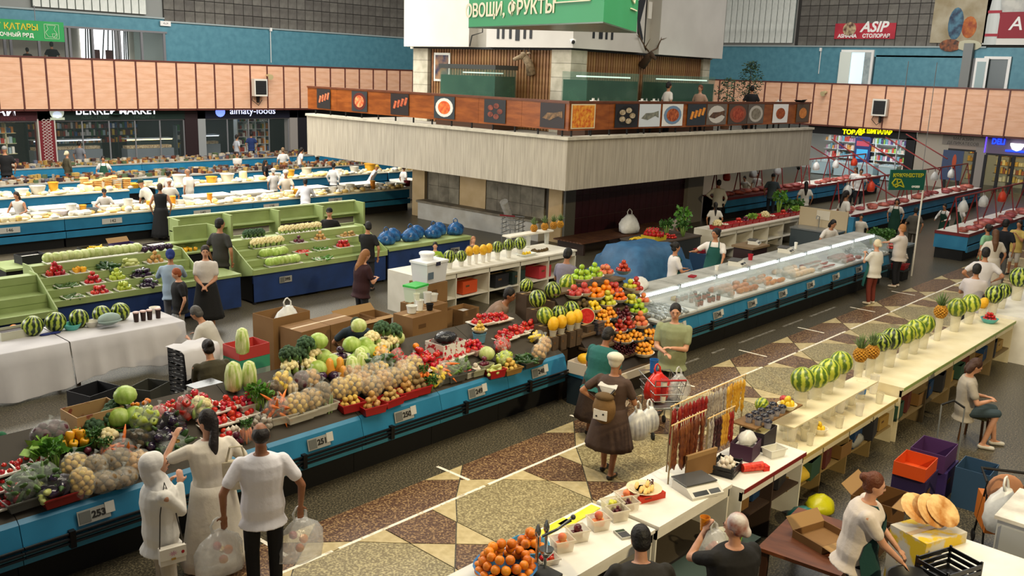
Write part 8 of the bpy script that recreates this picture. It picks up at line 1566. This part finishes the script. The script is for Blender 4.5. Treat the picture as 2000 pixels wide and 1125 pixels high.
st.build('star_print',plain('#c87a9a'),t);MB().ell((.09,-.051,.11),(.016,.002,.018),8,5).build('red_print',plain('#a01a24'),t);MB().tube([(-.11,0,.17),(-.08,.03,.5),(.0,.12,.78),(.08,.1,.5),(.11,0,.17)],.006,6).build('strap',plain('#3a342e'),t)
p = dre.location;a = dre.rotation_euler[2];f_ = V((math.cos(a),math.sin(a),0));l_ = V((-f_.y,f_.x,0));t = thing('tote_bag','cream tote bag slung over the shoulder of the woman in the long dress','bag',p-l_*.2-f_*.16+V((0,0,1.0)),a+1.2);MB().box((0,0,.15),(.3,.08,.32),0,0,.9).build('body',clothm('#b9ad92'),t);MB().tube([(-.1,0,.3),(-.06,.03,.48),(.06,.03,.48),(.1,0,.3)],.013,6).build('handle',clothm('#b9ad92'),t)
t = thing('wristwatch','gold wristwatch on the raised arm of the woman in the long dress','watch',hand(dre,0)-V((0,0,.09)));MB().lathe([(.03,-.01),(.032,0),(.03,.01)],12,cap=False).build('strap',plain('#b8964a',.3,metal=.8),t);MB().ell((-.03,-.01,0),(.006,.016,.016),8,5).build('dial',plain('#d8c890',.3),t)
# ---- aisle figures
grm = person('stout man in pale green shirt with folded hands',1320,594,1.74,172,'#7c8260','#17171a',('short','#120e0c'),'s','pants',(.26,.02,1.10),(.27,.06,1.02),-.02,None,.15,.15,vox=.0125,skin='a',fat=1.18,face=True,top2='#868c6a')
brn = person('woman in brown dress and white cap with a tan backpack',1206,690,1.62,-25,'#4a382f','#4a382f',('beret','#cfc9b8'),'s','dress','hip',(.3,.16,1.0),.06,None,-.2,.2,vox=.0125,skin='b',fat=1.12,hem=.42,stride=.1)
tea = person('saleswoman in teal apron dress stooping over the fruit',1193,640,1.6,-35,'#1d5a56','#3a2a20',('short','#15100e'),'s','skirt','hold','hold',.28,None,-.1,.35,vox=.0125,skin='c',fat=1.2,hem=.3)
a = brn.rotation_euler[2];f_ = V((math.cos(a),math.sin(a),0));l_ = V((-f_.y,f_.x,0));t = thing('backpack','tan backpack with a white patch worn by the woman in brown','backpack',brn.location-f_*.2+V((0,0,.86)),a);MB().ell((-.02,0,.19),(.12,.17,.22),12,9).build('sack',clothm('#6a4f2c','#7a5c36'),t,smooth=180);MB().box((-.13,0,.13),(.02,.2,.14)).build('white_patch',plain('#d8d4cc'),t);MB().ell((-.145,-.05,.15),(.005,.014,.014)).build('dark_dot',BLACK,t);MB().ell((-.145,.05,.11),(.005,.014,.014)).build('dark_dot',BLACK,t);MB().ell((-.03,0,.36),(.1,.14,.06)).build('flap',clothm('#5a4426'),t,smooth=180)
for q in (-1,1): MB().tube([(.05,q*.1,.38),(.2,q*.1,.55),(.36,q*.12,.35)],.018,6).build('strap',clothm('#5a4426'),t)
t = thing('neck_scarf','white and navy neckerchief of the woman in brown','scarf',brn.location-f_*.05+V((0,0,1.28)),a);MB().add([(-.12,-.14,.06),(-.12,.14,.06),(-.15,0,-.14),(-.06,-.13,.1),(-.06,.13,.1),(-.13,0,-.12)],[(0,1,2),(3,5,4),(0,3,4,1),(1,4,5,2),(2,5,3,0)]).build('triangle',clothm('#c8c4bc'),t);MB().tube([(-.13,-.12,.05),(-.155,0,-.12),(-.13,.12,.05)],.008,6).build('navy_edge',plain('#22242e'),t)
hR = hand(brn,1);SB((hR.x+.05,hR.y-.1,hR.z-.55),.2,.42,WBAG,'bulging white carrier bag in the brown-dressed woman\'s hand',seed=4);SB((hR.x+.3,hR.y-.12,hR.z-.5),.17,.36,WBAG,'second white carrier bag hanging by the shopping cart',seed=5)
t = thing('phone','black phone held by the woman in brown','phone',hR+V((0,0,.03)),.6);MB().box((0,0,0),(.08,.15,.012)).build('case',BLACK,t);MB().box((0,0,.008),(.07,.135,.003)).build('screen',plain('#3a4048',.1),t)
# shopping cart heaped with bags
cp = V((11.55,7.35,0));t = thing('shopping_cart','wire shopping cart heaped with bags beside the green-shirted man','cart',cp,.9)
for z,k in ((.5,.8),(.62,.88),(.74,.94),(.88,1.)): MB().tube([(-.4*k,-.24*k,z),(.4*k,-.26*k,z),(.4*k,.26*k,z),(-.4*k,.24*k,z),(-.4*k,-.24*k,z)],.008,6).build('basket_wire',STEEL,t)
for i in range(9):
 for q in (-1,1): x = -.36+.09*i;MB().tube([(x*.82,q*.2,.5),(x,q*.25,.88)],.004,5).build('basket_rib',STEEL,t)
for x in (-.35,.35):
 for y in (-.2,.2): MB().tube([(x,y,.12),(x*.8,y,.5)],.012,6).build('leg',STEEL,t);w_ = MB().lathe([(.06,-.015),(.06,.015)],12).build('wheel',BLACK,t,(x,y,.06));w_.rotation_euler = (PI/2,0,0)
MB().tube([(-.42,-.24,.98),(-.42,.24,.98)],.016,8).build('handle',plain('#a01a20'),t);MB().tube([(-.4,-.24,.88),(-.42,-.24,.98)],.01,6).build('handle_post',STEEL,t);MB().tube([(-.4,.24,.88),(-.42,.24,.98)],.01,6).build('handle_post',STEEL,t);MB().bb((-.34,-.2,.48),(.34,.2,.5)).build('basket_floor',STEEL,t)
SB((11.5,7.4,.52),.25,.45,mat('red_bag_film','#b81a14','#d8382a',rough=.3,scale=6,bump=.5),'bright red bag on top of the shopping cart');SB((11.8,7.2,.52),.22,.4,CBAG,'clear bag at the front of the shopping cart');rtub((11.3,7.15,.6),.05,.35,'#d8d4c8','white bottle with red label in the shopping cart',1,lid='#a01a20',label='#a01a20');rtub((11.75,7.65,.85),.07,.22,'#2a6ab0','blue water bottle standing over the shopping cart',.8)
# ---- island sellers and the second aisle
PE = person
PE('man in brown tee leaning over the tomato trays',1000,563,1.72,-105,'#7c6454',hair=('short','#15100e'),la=(.4,.2,1.0),ra=(.45,.15,1.0),lean=.7,nod=.0,vox=.014,skin='c',face=True,fat=1.1)
PE('man in lavender tee with a black shoulder strap',1112,485,1.74,-30,'#7d7886',hair=('short','#0f0c0b'),la='hold',ra='hold',lean=.08,nod=.3,vox=.021)
PE('woman in maroon tee with long fair hair sorting bags',718,488,1.62,-60,'#2e1218',hair=('long','#8a5c34'),la='hold',ra='hold',lean=.1,nod=.35,vox=.021,skin='a',fat=1.15)
PE('bearded man in black tee at the tiered stall',720,433,1.76,-20,pl=17.7,top='#101012',hair=('short','#0c0a0a'),la='counter',ra='down',nod=.3,vox=.021,yaw=.6)
PE('man in black cap and tee behind the tiered stall',643,406,1.72,170,'#0d0d0f',pl=19.9,hair=('cap','#0c0c0e'),vox=.021,skin='a',face=True)
PE('woman in white blouse with hands clasped, black skirt',400,480,1.64,170,'#c9c2bb','#141416',('bun','#241a14'),'s','skirt','clasp','clasp',-.03,None,.2,.1,vox=.021,skin='a',face=True,hem=.25)
PE('man in dark grey tee standing with his back turned',430,426,1.80,-40,'#2e2d2a','#26262a',('short','#0f0c0b'),la='down',ra='down',vox=.021,skin='b',yaw=-.4)
PE('person in pale blue top and royal blue hood reaching to a shelf',332,487,1.62,0,'#8d9fb2','#5a5a60',('scarf','#1c2f6e'),'l','pants','reach','reach',.15,None,0,.1,vox=.021)
rh = PE('red-haired woman in black tee carrying a clear bag',340,525,1.62,100,'#0e0e10',pl=16.35,bot='#8d8a84',hair=('short','#8a4420'),la='down',ra='down',nod=.35,vox=.021,skin='a',fat=1.12)
h = hand(rh,1);SB((h.x,h.y,h.z-.45),.16,.36,CBAG,'clear bag with something pink in the red-haired woman\'s hand')
PE('grey-haired man in white shirt crouching by crates',375,600,1.7,60,'#b9b4aa','#3a3a3e',('short','#4a4744'),la=(.4,.15,.7),ra=(.4,.15,.7),lean=.5,seat=.45,nod=.4,vox=.021)
PE('woman in olive tee with hair tied up, seen from behind',403,664,1.62,20,'#3a3420','#22222a',('bun','#1d130f'),la='low',ra='low',lean=.35,nod=.3,vox=.0125,fat=1.2,seat=.62)
PE('child with black hair sitting behind the white shelf counter',850,473,1.2,180,'#8aa82a',pl=16.4,hair=('short','#0f0c0b'),vox=.021,skin='a')
PE('woman with tan hair and sunglasses behind the shelf counter',925,462,1.6,-160,'#6a5644',pl=16.4,hair=('long','#9a6a48'),vox=.021,skin='a',at_=None)
PE('seller in dark green cap bending behind the cabbages',695,627,1.6,180,'#22303a',hair=('cap','#22301f'),lean=.8,nod=.5,vox=.021)
PE('seller in white with green apron cut by the left edge',2,848,1.6,180,'#c9c6be',pl=10.6,lean=.3,hair=('scarf','#1d5a3a'),apron='#1d5a3a',vox=.014)
# ---- remaining figures: dairy row, fish and meat hall, near right
for a in (('woman in white tank top at the left dairy counter',30,375,1.6,150,'#cfcac2',('long','#241812'),dict(pl=28.8,lean=.3,la='counter',ra='counter',sl='n')),('man in white tee and black cap weighing dairy',203,369,1.6,180,'#d2cdc6',('cap','#16161a'),dict(pl=28.8,lean=.35,la='counter',ra='counter',face=1)),('person in white with green cap bending over bread',272,350,1.6,60,'#cfcabd',('cap','#1f3a30'),dict(pl=29.0,lean=.6,la='low',ra='low')),('woman in sleeveless black dress at the dairy counter',312,358,1.62,-5,'#0d0d0f',('short','#3a2a1c'),dict(bottom='dress',sl='n',hem=.1)),('woman in white headband behind the dairy fridges',330,333,1.62,-60,'#cfcac4',('bun','#1c1410'),dict(pl=31.0)),('bald man in white tee behind the dairy fridges',365,329,1.76,60,'#d6d2ca',('bald','#8a6a54'),dict(pl=30.8,fat=1.2)),('small woman in white cap between the two sellers',330,349,1.4,180,'#d0ccc4',('beret','#dcd8d0'),dict(pl=29.0,face=1)),('woman in white with pale headband at the bright counter',558,333,1.6,180,'#d8cdbc',('beret','#cfc8bc'),dict(pl=28.8,lean=.2,la='counter',ra='counter',face=1)),('woman in white seen from behind beside her',533,329,1.58,30,'#cfcac4',('beret','#d8d4cc'),dict(pl=30.9)),('man in white shirt leaning on the dairy counter',596,349,1.7,0,'#c9c8cc',('short','#1a1310'),dict(pl=26.95,lean=.45,la='counter',ra='counter',sl='l',bot='#2c2a20')),('seated woman in white with black hair by the buckets',652,318,1.6,-30,'#cfcdca',('short','#0e0b0a'),dict(pl=31.0,sl='l')),('man in white bending beside the milk bottles',738,322,1.6,-100,'#cfcdd0',('cap','#b89434'),dict(pl=31,lean=.5)),('woman in white at the tower end of the dairy row',790,322,1.6,-60,'#cfcbc6',('bun','#3a2a20'),dict(pl=29.2)),('dark-haired woman in black in the far dairy aisle',519,312,1.6,-90,'#121216',('long','#17100e'),dict(pl=34.2)),('seller in white at the sweets counter',552,288,1.6,20,'#cbc8c4',('short','#7a6248'),dict(pl=37.2)),('seller in white tee turned right at the sweets counter',590,288,1.6,-70,'#cfccc8',('pony','#1a1310'),dict(pl=37.2,lean=.2)),('seller with folded arms at the spice counter',463,297,1.58,180,'#c4beb6',('short','#1c1512'),dict(pl=37.2,la='cross',ra='cross')),('seller in green apron at the far grocery counter',201,305,1.6,175,'#c9c6c0',('short','#1a1210'),dict(pl=37.2,apron='#1d4a38')),('person in olive coat and cream headscarf by the red column',131,295,1.6,-60,'#4a4432',('scarf','#c9bd9c'),dict(pl=39.5,sl='l')),('man in black cut by the left edge in the far aisle',8,285,1.7,0,'#0c0c0e',('cap','#8a8784'),dict(pl=39)),
  ('man in blue shirt before the navy-signed shop',490,258,1.7,10,'#1c2f5e',('short','#12100e'),dict(pl=45.5)),('assistant in white inside the navy-signed shop',463,263,1.65,-60,'#a9adb4',('short','#14110f'),{}),('shopper in grey behind the green-signed shop window',155,275,1.65,-40,'#6a6c72',('short','#14110f'),{}),
  ('saleswoman in teal apron stretching her arm behind the fish cases',1399,446,1.66,175,'#d2cdc8',('bun','#120e0c'),dict(pl=11.2,apron='#174f4a',la='counter',ra=(.35,.45,1.2),face=1,yaw=-.7,skin='b')),('saleswoman in white tee and teal apron turned right',1322,473,1.6,-70,'#d0cbc8',('bun','#120e0c'),dict(pl=11.2,apron='#174f4a',la='hold',ra='hold')),('saleswoman leaning her arms on the fish cases',1630,430,1.62,-140,'#d2cdc8',('bob','#100c0b'),dict(pl=10.75,lean=.5,la='counter',ra='counter',face=1)),('woman bending by the burgundy wall',1328,415,1.6,-110,'#a89c8c',('long','#120e0c'),dict(pl=15.4,lean=.35,la='low',ra='low',bot='#4a5a6a')),('woman in white with ponytail at the red trays',1398,395,1.6,10,'#cdc8c0',('pony','#120e0c'),dict(pl=15.5)),('person in white sweater with back turned at the meat counter',1405,351,1.64,0,'#c4bfb2',('bun','#120e0c'),dict(pl=17.6,sl='l',la='hip')),('man in grey blue tee at the meat counter',1511,339,1.78,0,'#4e5c66',('cap','#2a2e34'),dict(pl=17.6,bot='#1c2430')),('meat seller in white bending behind the counter',1454,344,1.6,150,'#c9c2b6',('short','#1c1210'),dict(pl=19.9,lean=.4)),('meat seller in white beside the red posts',1480,337,1.6,160,'#cbc6be',('short','#2a1a14'),dict(pl=19.9)),('woman in white sitting with a green apron before the meat row',1575,355,1.6,10,'#cfcabf',('long','#0f0c0b'),dict(pl=16.9,seat=.5)),('older woman in teal apron and white headscarf before the last glass case',1713,468,1.5,60,'#d0ccc2',('scarf','#cdbfa0'),dict(pl=8.55,apron='#1d5a50',bot='#6a2a1e',la='phone',ra='phone',fat=1.15,skin='a',shoes='#c9bda8')),('fair-haired woman in white tee reaching to the herbs',1762,438,1.64,70,'#c9c0b8',('short','#a06a3a'),dict(pl=8.9,bot='#14151c',la='reach',ra='hold',fat=1.15,skin='a',shoes='#c8bcae')),('man in grey shirt with back turned below the green sign',1790,405,1.76,0,'#4a463f',('short','#0f0d0c'),dict(pl=10.6,bot='#3a362e')),('seller in white near the sink',1683,418,1.55,180,'#c9c4bc',('short','#140f0d'),dict(pl=11.6)),('meat seller in white with green straps',1753,388,1.62,175,'#cdc8c0',('bob','#1c120e'),dict(pl=11.9,apron='#123a2c')),('butcher in white sleeves and green apron cutting meat',1845,398,1.66,150,'#d2cec8',('short','#0f0c0b'),dict(pl=10.6,apron='#123a2c',lean=.3,la='counter',ra='counter',sl='l')),('second butcher in green apron behind the blue block',1878,395,1.62,120,'#c9c4be',('cap','#123a2c'),dict(pl=10.25,apron='#123a2c')),('meat seller in white with pony tail before the freezers',1655,372,1.6,-60,'#cfcabf',('pony','#1a1210'),dict(pl=12.4)),('seller in white at the far freezer row',1683,330,1.6,180,'#d0ccc8',('short','#15110f'),{}),('seller in white tee beside her at the freezers',1672,326,1.62,150,'#cbc8c4',('pony','#3a2a1e'),{}),
  ('girl in mint green top with dark bun',1930,438,1.6,60,'#7fae88',('bun','#15100e'),dict(bot='#3a3a42')),('woman in white dress with long brown hair',1945,448,1.66,20,'#c4bcb0',('long','#5a3a22'),dict(bottom='dress',hem=.3)),('man in navy tee looking at the meat',1967,428,1.74,-20,'#10131c',('short','#0c0a0a'),dict(bot='#5a5a5c')),('girl in yellow print top holding a phone',1992,430,1.55,160,'#b49c56',('long','#1c130f'),dict(bottom='shorts',bot='#b8b2a8',la='phone',ra='phone')),('man in white tee with short dark hair, left of the pair',1910,515,1.68,-5,'#b9b2b4',('short','#0e0b0a'),dict(bot='#1a1c22',la='hold',ra='hold')),('man in white polo with hands at his waist, right of the pair',1927,483,1.74,5,'#c4c0c2',('short','#0e0b0a'),dict(bot='#2a3038',la='hip',ra='hip')),
  ('diner in white tee at the balcony rail',1308,160,1.62,-60,'#cbc7c0',('short','#0d0a0a'),dict(z0=3.6,pl=16.9)),('fair diner facing the camera at the balcony rail',1368,166,1.55,150,'#a88a78',('bun','#6a3a22'),dict(z0=3.6,pl=16.9,face=1,skin='a')),('dark-clothed diner below the tall ficus',1470,167,1.6,0,'#17171a',('short','#0d0b0a'),dict(z0=3.6,pl=16.9)),('dark-haired visitor behind the gallery sign',52,93,1.65,30,'#2a2422',('short','#0f0c0b'),dict(z0=4.2,pl=51.5)),('visitor with brown bag behind the gallery parapet',100,82,1.7,0,'#101014',('short','#0f0c0b'),dict(z0=4.2,pl=51.5)),
  ('seated woman in white tee reading beside the trolley',1915,703,1.62,-75,'#9c9488',('bob','#3a2014'),dict(seat=.5,vox=.013,bottom='shorts',bot='#33424a',la='hold',ra='hold',nod=.5,skin='a',stride=.1,shoes='#c8c4bc')),('vendor in white tee and teal apron with hair in a clip',1715,925,1.62,-85,'#c9beb4',('bun','#5a2c14'),dict(vox=.0125,apron='#0f3a38',bot='#16161c',la=(.45,.1,.82),ra=(.45,.12,.84),lean=.12,fat=1.22,skin='a',face=1)),('woman in printed bandana and black tee drinking orange juice',1437,1003,1.6,40,'#131110',('scarf','#cfcac6','#8a4a3a'),dict(vox=.0125,fat=1.3,la=(.3,.1,1.4),ra=(.3,.2,1.0),skin='a',yaw=.5,face=1)),('man in dark olive tee bending with his back turned',1250,1025,1.62,15,'#221f1a',('short','#110d0b'),dict(vox=.0125,fat=1.25,la='counter',ra='counter',lean=.3,nod=.3,skin='a'))):
 PE(a[0],a[1],a[2],a[3],a[4],top=a[5],hair=a[6],**a[7])
flush()
for o in [o for o in bpy.data.objects if o.get('label','').startswith(('woman in printed bandana',))]:
 h = hand(o,0);rtub((h.x+.02,h.y+.04,h.z-.06),.045,.13,'#d88a1c','clear cup of orange juice in the drinking woman\'s hand',.75)
